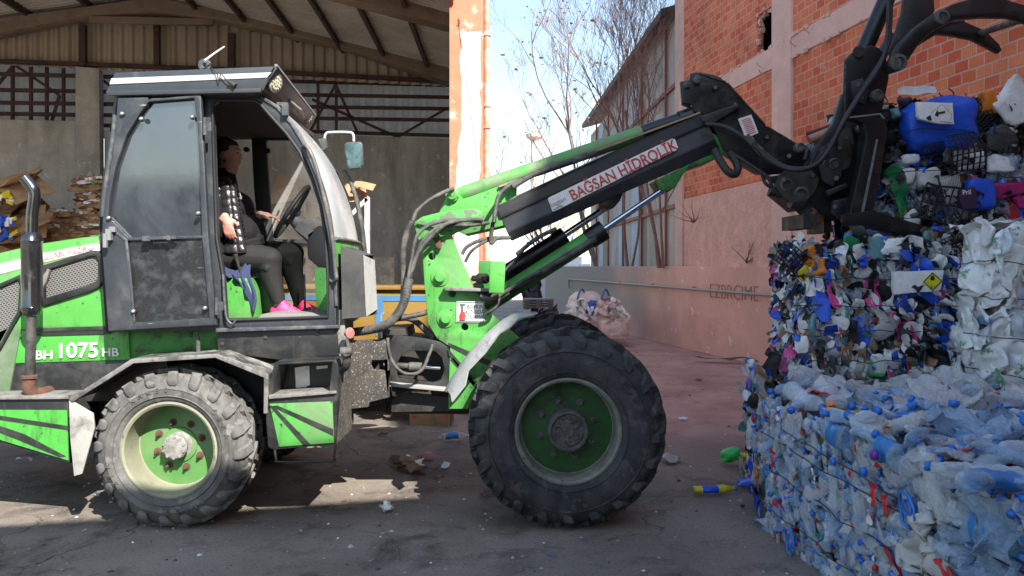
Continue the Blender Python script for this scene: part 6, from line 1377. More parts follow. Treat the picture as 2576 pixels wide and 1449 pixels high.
class Bale:
    def __init__(s, name, label, o, ex, ey, L, D, H, core, cat='bale', group=None, round_=.04, amp=.03):
        """o: lower corner nearest the viewer/left; ex along the front, ey into depth"""
        s.o = Vector(o); s.ex = Vector(ex).normalized(); s.ey = Vector(ey).normalized(); s.L, s.D, s.H = L, D, H
        c = s.o + s.ex * L / 2 + s.ey * D / 2; s.t = thing(name, label, cat, (c.x, c.y, s.o.z), group); s.items = []; s.cache = {}
        N_ = 14; vs = []; fs = []; idx = {}
        bm = bmesh.new(); bmesh.ops.create_cube(bm, size=1); bmesh.ops.subdivide_edges(bm, edges=bm.edges, cuts=13, use_grid_fill=True)
        for v in bm.verts:
            p = v.co.copy(); q = Vector([math.copysign(min(abs(a), .5 - .06 * (1 - (abs(a) > .49))) if 0 else a, a) for a in p])
            m = sorted([abs(a) for a in p]); k = 1 - .05 * max(0, (m[1] - .38) / .12) ** 2 if m[1] > .38 else 1
            w_ = c + s.ex * q.x * k * (L - .05) + s.ey * q.y * k * (D - .05) + Vector((0, 0, (q.z + .5) * H * (.985 if q.z > 0 else 1)))
            d = nz3(w_, 6, 3) * amp + nz3(w_, 17, 8) * amp * .5; v.co = w_ + d
        me = bpy.data.meshes.new('core'); bm.to_mesh(me); bm.free(); add('core', me, core, s.t, 0)
    def face(s, f, a, b_, out=0.0):
        """f: 'front','left','top','back','right'; a,b_ in 0..1"""
        if f == 'front': return s.o + s.ex * a * s.L + Vector((0, 0, b_ * s.H)) - s.ey * out, -s.ey
        if f == 'left': return s.o + s.ey * a * s.D + Vector((0, 0, b_ * s.H)) - s.ex * out, -s.ex
        if f == 'right': return s.o + s.ex * s.L + s.ey * a * s.D + Vector((0, 0, b_ * s.H)) + s.ex * out, s.ex
        if f == 'back': return s.o + s.ey * s.D + s.ex * a * s.L + Vector((0, 0, b_ * s.H)) + s.ey * out, s.ey
        return s.o + s.ex * a * s.L + s.ey * b_ * s.D + Vector((0, 0, s.H + out)), Vector((0, 0, 1))
    def put(s, name, t, f, a, b_, out=.0, ang=0, tilt=(0, 0), sc=1, key=0):
        p, n = s.face(f, a, b_, out); R3 = frame3(n, ang, tilt)
        sc3 = sc if isinstance(sc, tuple) else (sc, sc, sc)
        s.items.append((name, t, Matrix.Translation(p) @ R3.to_4x4() @ Matrix.Diagonal((*sc3, 1)), key or (sc3[0] * sc3[1])))
    def finish(s, heap, nmax=90):
        it = sorted(s.items, key=lambda q: -q[3]); cnt = {}; rest = []
        for name, t, M_, k in it:
            if cnt.get(name, 0) < nmax:
                cnt[name] = cnt.get(name, 0) + 1
                if id(t) not in s.cache: s.cache[id(t)] = tpl(t)
                o = bpy.data.objects.new(name, s.cache[id(t)]); C.objects.link(o); o.parent = s.t; o.matrix_parent_inverse = s.t.matrix_basis.inverted(); o.matrix_basis = M_
            else: rest.append((t, M_))
        if rest:
            V = []; Fc = []; MI = []; ms = []; n0 = 0
            for t, M_ in rest:
                vs, fs, mi, mats = t; A = np.array([tuple(v) for v in vs]); m4 = np.array(M_); A = A @ m4[:3, :3].T + m4[:3, 3]; V.append(A)
                loc = []
                for m in mats:
                    if m not in ms: ms.append(m)
                    loc.append(ms.index(m))
                Fc += [tuple(i + n0 for i in f) for f in fs]; MI += [loc[i] for i in mi]; n0 += len(vs)
            me = bpy.data.meshes.new(heap); me.from_pydata(np.concatenate(V).tolist(), [], Fc); me.polygons.foreach_set('material_index', MI); me.update()
            o = add(heap, me, ms, s.t, 0); tag(o, kind='stuff')
    def wire(s, pts, r=.0028):
        p = [s.face(*q)[0] for q in pts]; p2 = []
        for a, b_ in zip(p, p[1:]):
            for i in range(8): t = i / 8; q = a.lerp(b_, t); p2.append(q + nz3(q, 7, 2) * .022)
        p2.append(p[-1]); b = MB(); b.tube(p2, r, 5); add('wire', b.me(False), blackink, s.t, 60)
R_ = rg_.random; U = rg_.uniform
# --- A: clear bottles, nearest
coreA = mat('bottle_core', (.09, .11, .15), .25, dirt=(.015, .017, .022), damt=.5, dscale=22, soft=.1, bump=1, bscale=40, bdist=.03, hue=(.15, .15, .17), spots=(.60, .66, .74), sscale=80, samt=.38)
dA = Vector((.094, -1, 0)).normalized(); eA = Vector((1, .094, 0)).normalized()
oA = Vector((1.47, 4.55, 0)) + dA * 2.35
A = Bale('bottle_bale', 'big near bale of crushed clear and blue drink bottles filling the lower right corner', oA, eA, -dA, 1.6, 2.35, .74, coreA, group='bales of pressed plastic', amp=.05)
for i in range(720):   # left side, seen best
    t = rg_.choice(bottles); a = R_(); b_ = U(.0, .98); e = R_(); kk = 1.3 - .45 * a
    if e < .45: A.put('bottle', t, 'left', a, b_, U(-.01, .04), U(0, 6.28), (U(-.4, .4), U(-.4, .4)), (U(.6, .95) * kk, U(.7, 1.05) * kk, U(.4, .75)))
    else: A.put('bottle', t, 'left', a, b_, U(-.01, .03), U(-.5, .5) + math.pi / 2, (U(-1, 1), U(-.3, .3)), (U(.35, .7), U(.6, .9), U(.6, .9)))
for i in range(260):
    t = rg_.choice(bottles); A.put('bottle', t, 'top', U(-.02, .8), R_(), U(.0, .08), U(0, 6.28), (U(-.5, .5), U(-.5, .5)), U(.8, 1.25))
for i in range(16): A.put('film', rg_.choice(films), 'top', U(0, .8), R_(), U(.03, .09), U(0, 6.28), (U(-.3, .3), U(-.3, .3)), U(.8, 1.5))
for i in range(14): A.put('film', rg_.choice(films), 'left', R_(), U(.1, .95), U(.01, .05), U(0, 6.28), (U(-.4, .4), U(-.4, .4)), U(.5, 1.0))
for i in range(120): A.put('bottle', rg_.choice(bottles), 'front', R_(), U(0, 1), U(-.01, .05), U(0, 6.28), (U(-.4, .4), U(-.4, .4)), U(.7, 1))
scr = [t_sheet(200 + i, [OP[c]], .12, .05, .03, 8, 14) for i, c in enumerate(('blue', 'red', 'white', 'navy', 'green', 'white', 'blue', 'orange'))]
scr_glint = [t_sheet(230 + i, [m_], .10, .05, .035, 7, 16) for i, m_ in enumerate((FILM[0], OP['white'], PET[0], OP['grey'], PET[3]))]  # small pale scraps added to stand in for glints on the bottles
for i in range(110): A.put('scrap', rg_.choice(scr), 'left', R_(), R_(), U(.0, .05), U(0, 6.28), (U(-.5, .5), U(-.5, .5)), U(.35, .8))
for i in range(36): A.put('scrap', rg_.choice(scr), 'top', U(0, .7), R_(), U(.05, .1), U(0, 6.28), (U(-.3, .3), U(-.3, .3)), U(.4, .9))
b = MB(); b.cyl((0, 0, -.009), (0, 0, .009), .0165, .0155, 12); capT = ([Vector(v) for v in b.v], b.f, [0] * len(b.f), [CAPB]); capP = (capT[0], capT[1], capT[2], [mat('purple_cap', (.15, .03, .35), .4)])
for i in range(60): A.put('cap', capT, 'left', R_(), U(.02, .98), U(.01, .04), 0, (U(-.8, .8), U(-.8, .8)), U(.75, 1.0))
for i in range(16): A.put('cap', capT, 'top', U(0, .6), R_(), U(.08, .11), 0, (U(-.8, .8), U(-.8, .8)), U(.8, 1.1))
for i in range(170): A.put('scrap', rg_.choice(scr_glint), 'left', R_(), R_(), U(.0, .05), U(0, 6.28), (U(-.8, .8), U(-.8, .8)), U(.25, .6))
# individually recognisable pieces, placed at their own spots on the bale
def spot(bale, u, v, f):
    """where a sight line from the viewpoint meets a face of the bale -> (a, b)"""
    o, ex, ey = bale.o, bale.ex, bale.ey; d = P(u, v, 1.0) - Vector((0, 0, EYE)); c = Vector((0, 0, EYE))
    n = {'front': -ey, 'left': -ex, 'top': Vector((0, 0, 1))}[f]; q = o + (Vector((0, 0, bale.H)) if f == 'top' else Vector((0, 0, 0)))
    t = (q - c).dot(n) / d.dot(n); p = c + d * t - o
    if f == 'front': return p.dot(ex) / bale.L, p.z / bale.H
    if f == 'left': return p.dot(ey) / bale.D, p.z / bale.H
    return p.dot(ex) / bale.L, p.dot(ey) / bale.D
big = [t_bottle(300 + i, [PET[(1, 0, 3, 1)[i]], LBL[(0, 1, 2, 0)[i]], CAPB], .55, .36, .065, True, i in (0, 3)) for i in range(4)]
for u, v, f, k, an_, s_ in ((2385, 1200, 'left', 1, .7, .95), (2440, 1140, 'top', 0, 1.1, 1), (2300, 1190, 'left', 2, 2.2, .8), (2500, 1330, 'left', 3, 1.9, .9), (2360, 1230, 'left', 1, 1.4, .7), (2120, 1090, 'left', 0, 1.5, .9), (2190, 1260, 'left', 2, .3, .8), (2480, 1230, 'top', 2, 2.6, 1.1), (2250, 1130, 'left', 3, 1.7, .9), (2540, 1250, 'top', 0, .2, 1.0)):
    a, b_ = spot(A, u, v, f); A.put('large_bottle', big[k], f, a, b_, .05, an_, (.1, .1), s_, 9)
bagw = t_sheet(410, [mat('white_bag_film', (.60, .58, .56), .35, bump=.4, bscale=25, alpha=.8)], .34, .30, .12, 22, 7)
for u, v, f, an_, s_ in ((2345, 1350, 'left', .4, .85), (2400, 1430, 'left', 1.5, .8)): a, b_ = spot(A, u, v, f); A.put('torn_bag', bagw, f, a, b_, .06, an_, (0, .1), s_, 9)
bagc = t_sheet(411, [FILM[0]], .6, .5, .14, 24, 5); bagb = t_sheet(412, [FILM[1]], .5, .4, .16, 24, 6)
for t, u, v, f, an_, s_ in ((bagc, 2230, 1040, 'top', .4, 1.0), (bagc, 2400, 1035, 'top', 1.4, 1.1), (bagc, 2100, 1010, 'top', 2.4, .9), (bagb, 2470, 1120, 'top', .9, 1.0), (bagb, 2560, 1150, 'top', 2.9, .9), (bagb, 2530, 1400, 'left', .3, .8)):
    a, b_ = spot(A, u, v, f); A.put('crumpled_film', t, f, a, b_, .07, an_, (0, 0), s_, 9)
rings = MB(); 
for r_ in (.034, .046): rings.tube([Vector((math.cos(i * .524) * r_, math.sin(i * .524) * r_, .004 * math.sin(i))) for i in range(13)], .005, 6)
rings.tube([(-.085, .02, 0), (-.05, .06, .01), (0, .075, 0), (.06, .05, 0), (.085, 0, .01), (.05, -.055, 0), (-.01, -.07, 0), (-.06, -.05, 0), (-.085, .02, 0)], .008, 6)
ringT = ([Vector(v) for v in rings.v], rings.f, [0] * len(rings.f), [mat('blue_handle', (.03, .18, .60), .35)])
for u, v, f, s_ in ((2338, 1280, 'left', .8), (2270, 1095, 'top', .9), (2030, 1360, 'left', .8)): a, b_ = spot(A, u, v, f); A.put('bottle_handle', ringT, f, a, b_, .09, .5, (0, .1), s_, 9)
for u, v, f, t, s_ in ((2270, 1143, 'left', capP, 1.3), (2400, 1080, 'top', capT, 1.5), (2075, 1110, 'top', capT, 1.3), (2240, 1185, 'left', capT, 1.3), (2160, 1160, 'left', capT, 1.1)): a, b_ = spot(A, u, v, f); A.put('cap', t, f, a, b_, .12, 0, (.2, .2), s_, 9)
redl = t_sheet(420, [mat('red_white_label', (.60, .03, .03), .45, dirt=(.7, .7, .7), damt=.36, dscale=18, soft=.02)], .20, .09, .04, 12, 9)
for u, v, f, an_, s_ in ((2075, 1040, 'top', .3, 1), (2330, 1005, 'top', 1.7, .9), (2500, 1040, 'top', 1.2, .8), (2455, 1165, 'top', .9, .6), (1985, 1150, 'left', 0, .6), (2250, 1240, 'left', .2, .6), (2440, 1430, 'left', 1, .8), (2280, 1265, 'left', .4, .5)): a, b_ = spot(A, u, v, f); A.put('red_label', redl, f, a, b_, .09, an_, (.1, .1), s_, 9)
A.wire([('top', .1, 1.0, .1), ('left', .86, .86, .07), ('left', .5, .80, .07), ('left', .0, .76, .07)])
for z in (.74, .5, .22): A.wire([('back', .3, z, .0), ('left', .99, z + .02, .06), ('left', .6, z - .02, .07), ('left', .3, z - .03, .07), ('left', 0, z, .06), ('front', .4, z, .05)])
A.finish('bottle_heap', 88)
# --- C: lower bale behind, carrying the mixed one
coreM = mat('mixed_core', (.05, .05, .055), .6, dirt=(.20, .20, .21), damt=.45, dscale=14, soft=.06, bump=1, bscale=30, bdist=.03, spots=(.03, .08, .35), sscale=18, samt=.36)
Cc = Bale('mixed_bale', 'lower mixed plastic bale mostly hidden behind the near bottle bale', (1.53, 4.66, 0), (1, .02, 0), (.13, 1, 0), 1.4, .85, .80, coreM, group='bales of pressed plastic')
colk = list(OP); wgt = [5, 9, 26, 16, 18, 1.2, 1, .2, .5, .2, .5, 3, 8, .3, 14, 3]
def strips(seed, k): return [t_sheet(seed + i, [OP[rg_.choices(colk, wgt)[0]]], U(.16, .30), U(.04, .09), .035, 10, 8) for i in range(k)]
STR = strips(600, 44); JUG = [t_jug(700 + i, [OP[c], CAPR if i % 2 else CAPB], .2, .13, .05, .045, i % 4 == 0) for i, c in enumerate(('white', 'blue', 'grey', 'white', 'navy', 'orange', 'white', 'green', 'pink', 'beige', 'black', 'red', 'yellow', 'grey'))]
LAT = [t_lattice(800 + i, [OP['black']], 7, 6, .022, .0035, .08) for i in range(3)]
def fillmix(B_, f, n, a0=0, a1=1, b0=0, b1=1, vert=.8, sc=(.5, 1.0), out=(-.01, .05)):
    for i in range(n):
        a, b_ = U(a0, a1), U(b0, b1); an_ = (U(-.25, .25) if R_() < vert else U(0, 6.28))
        B_.put('plastic_strip', rg_.choice(STR), f, a, b_, U(*out), an_, (U(-.7, .7), U(-.7, .7)), U(*sc))
def filljug(B_, f, n, a0=0, a1=1, b0=0, b1=1, sc=(.5, .9), out=(0, .05)):
    for i in range(n): B_.put('crushed_container', rg_.choice(JUG), f, U(a0, a1), U(b0, b1), U(*out), U(0, 6.28), (U(-.4, .4), U(-.4, .4)), U(*sc))
fillmix(Cc, 'left', 80, sc=(.8, 1.4)); filljug(Cc, 'left', 14); fillmix(Cc, 'top', 90, vert=0); filljug(Cc, 'top', 14)
for i in range(30): Cc.put('bottle', rg_.choice(bottles), 'left', U(0, .5), U(.2, 1.0), U(.02, .07), U(0, 6.28), (U(-.4, .4), U(-.4, .4)), U(.6, .9))
Cc.finish('scrap_heap', 60)
# --- B: mixed plastics bale (front seen)
B2 = Bale('mixed_bale', 'multicoloured mixed plastic bale with a blue hazard canister under the fork tines', (1.74, 4.79, .80), (1, .01, 0), (.19, 1, 0), 1.10, .85, .765, coreM, group='bales of pressed plastic', amp=.04)
fillmix(B2, 'front', 230, 0, .70, 0, 1, .93, (.8, 1.5))
for i in range(90): B2.put('film', rg_.choice(films), 'front', R_(), R_(), U(.02, .06), math.pi / 2 * (R_() < .5) + U(-.3, .3), (U(-.6, .6), U(-.6, .6)), U(.25, .6))
for i in range(90): B2.put('plastic_strip', rg_.choice(STR), 'front', R_(), R_(), U(.04, .07), U(-.25, .25), (U(-.5, .5), U(-.4, .4)), U(.4, .8)); fillmix(B2, 'front', 70, .55, 1, 0, 1, .5, (.8, 1.5)); fillmix(B2, 'left', 110, vert=.85, sc=(.6, 1.1), out=(-.03, .02)); fillmix(B2, 'top', 110, vert=.0, out=(-.03, .01))
filljug(B2, 'front', 16, 0, .6, .1, 1, (.35, .6)); filljug(B2, 'left', 10, out=(-.03, .01)); filljug(B2, 'top', 8, out=(-.05, -.01))
for i in range(30): B2.put('bottle', rg_.choice(bottles), 'front', R_(), U(0, .5), U(.0, .04), U(0, 6.28), (U(-.4, .4), U(-.4, .4)), U(.5, .8))
def special(B_, name, t, u, v, f='front', ang=0, out=.05, sc=1, tilt=(0, 0)):
    a, b_ = spot(B_, u, v, f); B_.put(name, t, f, a, b_, out, ang, tilt, sc, 9); return B_.face(f, a, b_, out)
def jug(seed, c, L, W, T=.10, cr=.03, cap=CAPR): return t_jug(seed, [OP[c], cap], L, W, T * .8, cr * 1.25, seed % 3 == 0)
can = jug(900, 'blue', .34, .32, .12, .055); special(B2, 'hazard_canister', can, 2306, 716, out=.05)
yb = pl('yellow_hazard', (.70, .62, .02)); 
special(B2, 'crushed_container', jug(901, 'white', .42, .20, .1, .06), 2400, 740, ang=.35, out=.03); special(B2, 'crushed_container', jug(902, 'white', .3, .22, .1, .05), 2375, 850, ang=.9, out=.02)
special(B2, 'crushed_container', jug(903, 'blue', .24, .13, .09, .03), 2428, 850, ang=.1); special(B2, 'black_bag', t_sheet(430, [OP['black']], .26, .24, .07, 16, 8), 2312, 872, ang=.4, out=.06)
for c, u, v, L, W, an_ in (('orange', 2035, 648, .16, .09, .2), ('yellow', 2020, 690, .10, .07, .6), ('orange', 2058, 668, .13, .08, .1), ('navy', 2090, 655, .09, .12, 0), ('green', 2145, 625, .20, .09, -.3), ('teal', 2215, 620, .16, .13, 0), ('blue', 2175, 640, .14, .06, .1), ('pink', 2190, 665, .10, .06, .1),
     ('white', 2255, 610, .10, .16, 0), ('white', 2250, 625, .14, .14, 1), ('red', 2290, 622, .05, .07, 0), ('blue', 2040, 745, .12, .08, .3), ('white', 2010, 870, .12, .07, .2), ('teal', 2128, 810, .28, .05, 0), ('white', 2110, 800, .25, .04, .05), ('lgreen', 2193, 920, .08, .05, .2), ('white', 2222, 920, .13, .07, .2), ('white', 2170, 900, .24, .09, 0), ('grey', 2235, 830, .10, .16, .8), ('blue', 2440, 840, .2, .09, 0)):
    special(B2, 'crushed_container', jug((u * 13 + v) % 997, c, L, W, .05, .03, CAPB), u, v + (8 if v < 660 else 0), ang=an_, out=.045)
special(B2, 'crate_lattice', LAT[0], 2420, 640, ang=.5, out=.03, sc=1.2); special(B2, 'crate_lattice', LAT[1], 1975, 650, ang=.9, out=.06, sc=1.1); special(B2, 'crate_lattice', LAT[2], 2395, 620, ang=.2, out=.05)
for z in (.83, .62, .43, .2): B2.wire([('left', .9, z, .05), ('left', .0, z, .05), ('front', .0, z, .08), ('front', .35, z - .02, .10), ('front', .62, z - .01, .13), ('front', 1.0, z - .015, .10)])
B2.finish('scrap_heap', 60)
hz = [o for o in B2.t.children if o.name.startswith('hazard_canister')][0]
def onfront(B_, name, pix, m, Y, par, th=.003): return plate(name, pix, Y, Y + th, m, par, 0)
YL = 4.615
plate('hazard_label', jag([(2250, 682), (2374, 680), (2368, 730), (2254, 742)], 1.5, 5, 4), YL, YL + .05, sticker, hz, .003)
plate('yellow_diamond', [(2346, 684), (2372, 707), (2347, 733), (2321, 709)], YL - .004, YL, yb, hz, 0)
plate('diamond_outline', [[(2346, 685), (2370.5, 707), (2347, 731.5), (2322.5, 709)], [(2346, 687.5), (2368, 707), (2347, 729), (2325, 709)]], YL - .006, YL - .003, blackink, hz, 0)
text('hazard_number', '5.1', blackink, hz, P(2347, 722, YL - .006), (1, 0, 0), .022, .001, .01)
plate('flame_symbol', [(2342, 705), (2340, 700), (2343, 697), (2344, 692), (2347, 696), (2349, 692), (2351, 698), (2352, 702), (2349, 706)], YL - .006, YL - .003, blackink, hz, 0)
plate('corrosion_symbol', [(2293, 722), (2302, 716), (2309, 722), (2325, 716), (2318, 728), (2310, 738), (2303, 728)], YL - .004, YL, blackink, hz, 0)
# --- E: white bale at right edge
coreW = mat('white_core', (.6, .6, .59), .5, dirt=(.18, .19, .18), damt=.45, dscale=12, soft=.1, bump=1, bscale=25, bdist=.03, spots=(.03, .20, .07), sscale=9, samt=.3)
wf = mat('white_green_print', (.80, .80, .79), .4, dirt=(.02, .26, .07), damt=.41, dscale=5, soft=.015, bump=.4, bscale=25, bdist=.01)
wp_ = pl('white_tub', (.80, .80, .79)); wb_ = pl('bluish_tub', (.62, .68, .74)); bl_ = pl('blue_white_sheet', (.12, .25, .45))
WT = [t_sheet(1000 + i, [(wp_, wf, wp_, wf, wf, wb_)[i % 6]], .30, .22, .05, 16, 6) for i in range(14)] + [t_jug(1040 + i, [wp_, CAPR], .22, .18, .05, .05, False) for i in range(5)] + [t_sheet(1060, [bl_], .4, .08, .04, 12, 6)]
E = Bale('white_bale', 'white bale of crushed tubs and film with green print at the right edge', (2.66, 4.32, .80), (1, .06, 0), (.0, 1, 0), 1.1, .50, .88, coreW, group='bales of pressed plastic', amp=.06)
for i in range(190): E.put('crushed_tub', rg_.choice(WT), 'front', U(-.02, 1), U(0, 1.0), U(-.01, .06), U(0, 6.28), (U(-.5, .5), U(-.5, .5)), U(.45, .95))
for i in range(60): E.put('crushed_tub', rg_.choice(WT), 'left', R_(), U(0, 1), U(-.01, .05), U(0, 6.28), (U(-.4, .4), U(-.4, .4)), U(.5, .9))
for i in range(60): E.put('crushed_tub', rg_.choice(WT), 'top', R_(), R_(), U(0, .06), U(0, 6.28), (U(-.4, .4), U(-.4, .4)), U(.5, .9))
for i in range(70): E.put('torn_strip', t_sheet(1100 + i % 9, [wp_ if i % 3 else wf], .16, .03, .03, 8, 14) if i < 9 else E.items[-9][1], 'front', R_(), R_(), U(.03, .08), U(0, 6.28), (U(-.5, .5), U(-.5, .5)), U(.6, 1))
for z in (.82, .60, .36, .14): E.wire([('left', 1, z, .05), ('left', 0, z, .06), ('front', .0, z, .08), ('front', .5, z - .04, .10), ('front', 1, z - .08, .08)])
E.finish('tub_heap', 70)
# --- D: bale carried on the fork tines
D = Bale('held_bale', 'dark mixed bale with a big blue canister held up on the loader forks', (2.27, 5.05, 1.67), (1, .0, 0), (-.03, 1, 0), 1.15, .62, .84, mat('dark_core', (.012, .012, .013), .6, dirt=(.05, .05, .055), damt=.4, dscale=20, bump=1, bscale=30, bdist=.03), group='bales of pressed plastic', amp=.05)
dk = [t_sheet(1200 + i, [OP[('black', 'dgrey', 'black', 'grey', 'black', 'dgrey')[i % 6]]], U(.12, .2), U(.04, .12), .05, 9, 11) for i in range(14)]
for i in range(230): D.put('dark_scrap', rg_.choice(dk), 'front', R_(), R_(), U(-.01, .04), U(0, 6.28), (U(-.5, .5), U(-.5, .5)), U(.5, 1.1))
for f_ in ('left', 'top'):
    for i in range(90): D.put('dark_scrap', rg_.choice(dk), f_, R_(), R_(), U(-.01, .06), U(0, 6.28), (U(-.6, .6), U(-.6, .6)), U(.5, 1.1))
fillmix(D, 'front', 60, 0, 1, 0, .45, .3, (.5, .9)); filljug(D, 'top', 5); filljug(D, 'left', 8)
cn = t_jug(953, [OP['blue'], CAPB], .34, .46, .16, .075, False); special(D, 'blue_canister', cn, 2343, 317, ang=0, out=.06)
for i in range(50): D.put('film', rg_.choice(films), 'front', R_(), U(0, .6), U(.02, .05), U(0, 6.28), (U(-.6, .6), U(-.6, .6)), U(.4, .8))
for i in range(90): D.put('dark_scrap', rg_.choice(dk), 'front', R_(), R_(), U(.05, .10), U(0, 6.28), (U(-.6, .6), U(-.6, .6)), U(.3, .6))
for c, u, v, L, W, an_, cr in (('orange', 2474, 262, .17, .14, .2, .05), ('white', 2530, 265, .26, .30, .7, .04), ('white', 2500, 415, .11, .22, .1, .03), ('white', 2320, 450, .13, .15, .1, .03), ('white', 2276, 408, .06, .10, 0, .02), ('blue', 2300, 405, .06, .16, .1, .02),
      ('white', 2272, 445, .11, .10, 0, .02), ('green', 2245, 460, .20, .10, .1, .05), ('green', 2255, 520, .14, .10, .5, .06), ('mag', 2530, 470, .10, .3, .2, .04), ('red', 2515, 540, .10, .14, .8, .05), ('grey', 2420, 395, .12, .2, .1, .04), ('white', 2420, 410, .13, .16, .1, .05), ('beige', 2360, 455, .07, .1, 0, .03),
      ('white', 2420, 580, .05, .22, .3, .03), ('white', 2280, 550, .10, .1, .4, .04), ('mag', 2560, 500, .09, .2, .3, .04), ('blue', 2560, 545, .08, .18, 0, .04), ('red', 2570, 390, .07, .10, 0, .03), ('teal', 2238, 290, .06, .05, .2, .04), ('dgrey', 2500, 350, .14, .2, .3, .05)):
    special(D, 'crushed_container', jug((u * 7 + v) % 991, c, L, W, .07, cr, CAPB), u, v, ang=an_, out=.055)
pc = t_jug(960, [OP['blue'], CAPR], .20, .19, .10, .02, True); special(D, 'detergent_canister', pc, 2437, 492, ang=0, out=.09)
special(D, 'crate_lattice', LAT[0], 2390, 400, ang=.3, out=.12, sc=1.5); special(D, 'crate_lattice', LAT[1], 2320, 400, ang=.2, out=.10, sc=1.2); special(D, 'crate_lattice', LAT[2], 2440, 300, ang=.7, out=.04, sc=1.1)
special(D, 'white_basket', t_lattice(870, [OP['white']], 14, 11, .011, .0022, .03), 2370, 480, ang=.3, out=.10, sc=1)
special(D, 'pattern_crate', t_crate(880, [OP['black']]), 2350, 528, ang=1.27, out=.15, sc=(.8, 1, 1))
for u, v, an_, s_ in ((2300, 222, 1.5, 1.2), (2265, 530, 0, .6), (2260, 400, .4, .6)): special(D, 'white_strip', t_sheet(890, [OP['white']], .05, .22, .02, 10, 6), u, v + 8, ang=.05, out=.03, sc=s_)
rt = random.Random(6); b = MB()
for i in range(70):
    p, n = D.face('top', rt.uniform(-.02, .7), rt.uniform(0, .4), rt.uniform(-.02, .02)); q = [p]
    for j in range(4): q.append(q[-1] + Vector((rt.uniform(-.04, .04), rt.uniform(-.02, .02), rt.uniform(-.005, .035))))
    b.tube(q, .004, 4)
add('tangled_netting', b.me(False), OP['black'], D.t)
for z in (.78, .48, .14): D.wire([('left', .5, z, .05), ('front', 0, z, .06), ('front', .25, z + .02, .17), ('front', .5, z, .16), ('front', 1, z - .05, .12)])
D.finish('scrap_heap', 70)
bc_ = [o for o in D.t.children if o.name.startswith('blue_canister')][0]; YD = 4.85
plate('paper_label', jag([(2308, 257), (2398, 259), (2400, 311), (2372, 312), (2314, 300), (2309, 290)], 1.2, 7, 4), YD, YD + .03, sticker, bc_, .002)
plate('label_mark', [(2330, 296), (2341, 289), (2344, 303), (2336, 303)], YD - .003, YD, blackink, bc_, 0); plate('label_mark', [(2352, 290), (2358, 276), (2360, 282), (2378, 279), (2378, 284), (2362, 287), (2360, 294)], YD - .003, YD, blackink, bc_, 0)
b = MB(); b.tube([P(2342, 285, YD), P(2370, 262, YD), P(2394, 288, YD), P(2392, 302, YD)], .0012, 4); b.tube([P(2366, 306, YD), P(2396, 308, YD)], .002, 4); add('label_mark', b.me(), blackink, bc_)
dc_ = [o for o in D.t.children if o.name.startswith('detergent_canister')][0]
plate('dark_label', [(2416, 476), (2452, 470), (2460, 500), (2452, 524), (2424, 526), (2414, 500)], 4.85, 4.88, mat('navy_label', (.03, .015, .04), .5, dirt=(.5, .4, .35), damt=.3, dscale=25, soft=.02), dc_, .001)
text('label_lettering', 'Pril', whiteink, dc_, P(2432, 484, 4.846), (1, 0, .1), .04, .001, .02)
# ---------------- paper bales and cardboard at left ----------------
pcore = mat('paper_bale_core', (.34, .21, .12), .9, dirt=(.16, .09, .05), damt=.45, dscale=9, soft=.08, bump=1, bscale=25, bdist=.03)
PAP = [t_sheet(1400 + i, [m_], U(.12, .3), U(.03, .08), .035, 8, 9) for i, m_ in enumerate([cardb, cardb2, cardb, cardb3, cardb2, cardb, OP['white'], OP['white'], OP['brown'], OP['blue'], OP['lgreen'], OP['pink'], OP['yellow'], cardb3])]
wgp = [8, 8, 8, 5, 8, 8, 4, 4, 6, .5, .5, .4, .5, 5]
def paperbale(label, o, L, D_, H, n):
    B_ = Bale('paper_bale', label, o, (1, .08, 0), (-.08, 1, 0), L, D_, H, pcore, group='bales of waste paper in the warehouse')
    for f_ in ('front', 'left', 'top', 'right'):
        for i in range(n if f_ == 'front' else n // 3): B_.put('cardboard_scrap', rg_.choices(PAP, wgp)[0], f_, R_(), R_(), U(0, .04), math.pi / 2 + U(-.2, .2), (U(-.5, .5), U(-.3, .3)), U(.6, 1.2))
    for z in (.25, .5, .75): B_.wire([('left', .5, z, .04), ('front', 0, z, .05), ('front', 1, z, .05)], .004)
    B_.finish('scrap_heap', 40)
PB = 12.8; p = P(104, 610, PB); paperbale('brown waste paper bale in the wide row behind the exhaust pipe', (p.x, PB, 0), 1.3, .9, P(0, 610, PB).z, 60)
paperbale('waste paper bale resting on the bottom row just above the engine cover', (p.x + .02, PB, P(0, 608, PB).z), 1.35, .9, .50, 130)
paperbale('topmost waste paper bale with green and pink scraps beside the cab door', (P(192, 525, PB).x, PB, P(0, 526, PB).z), .7, .8, .52, 90)
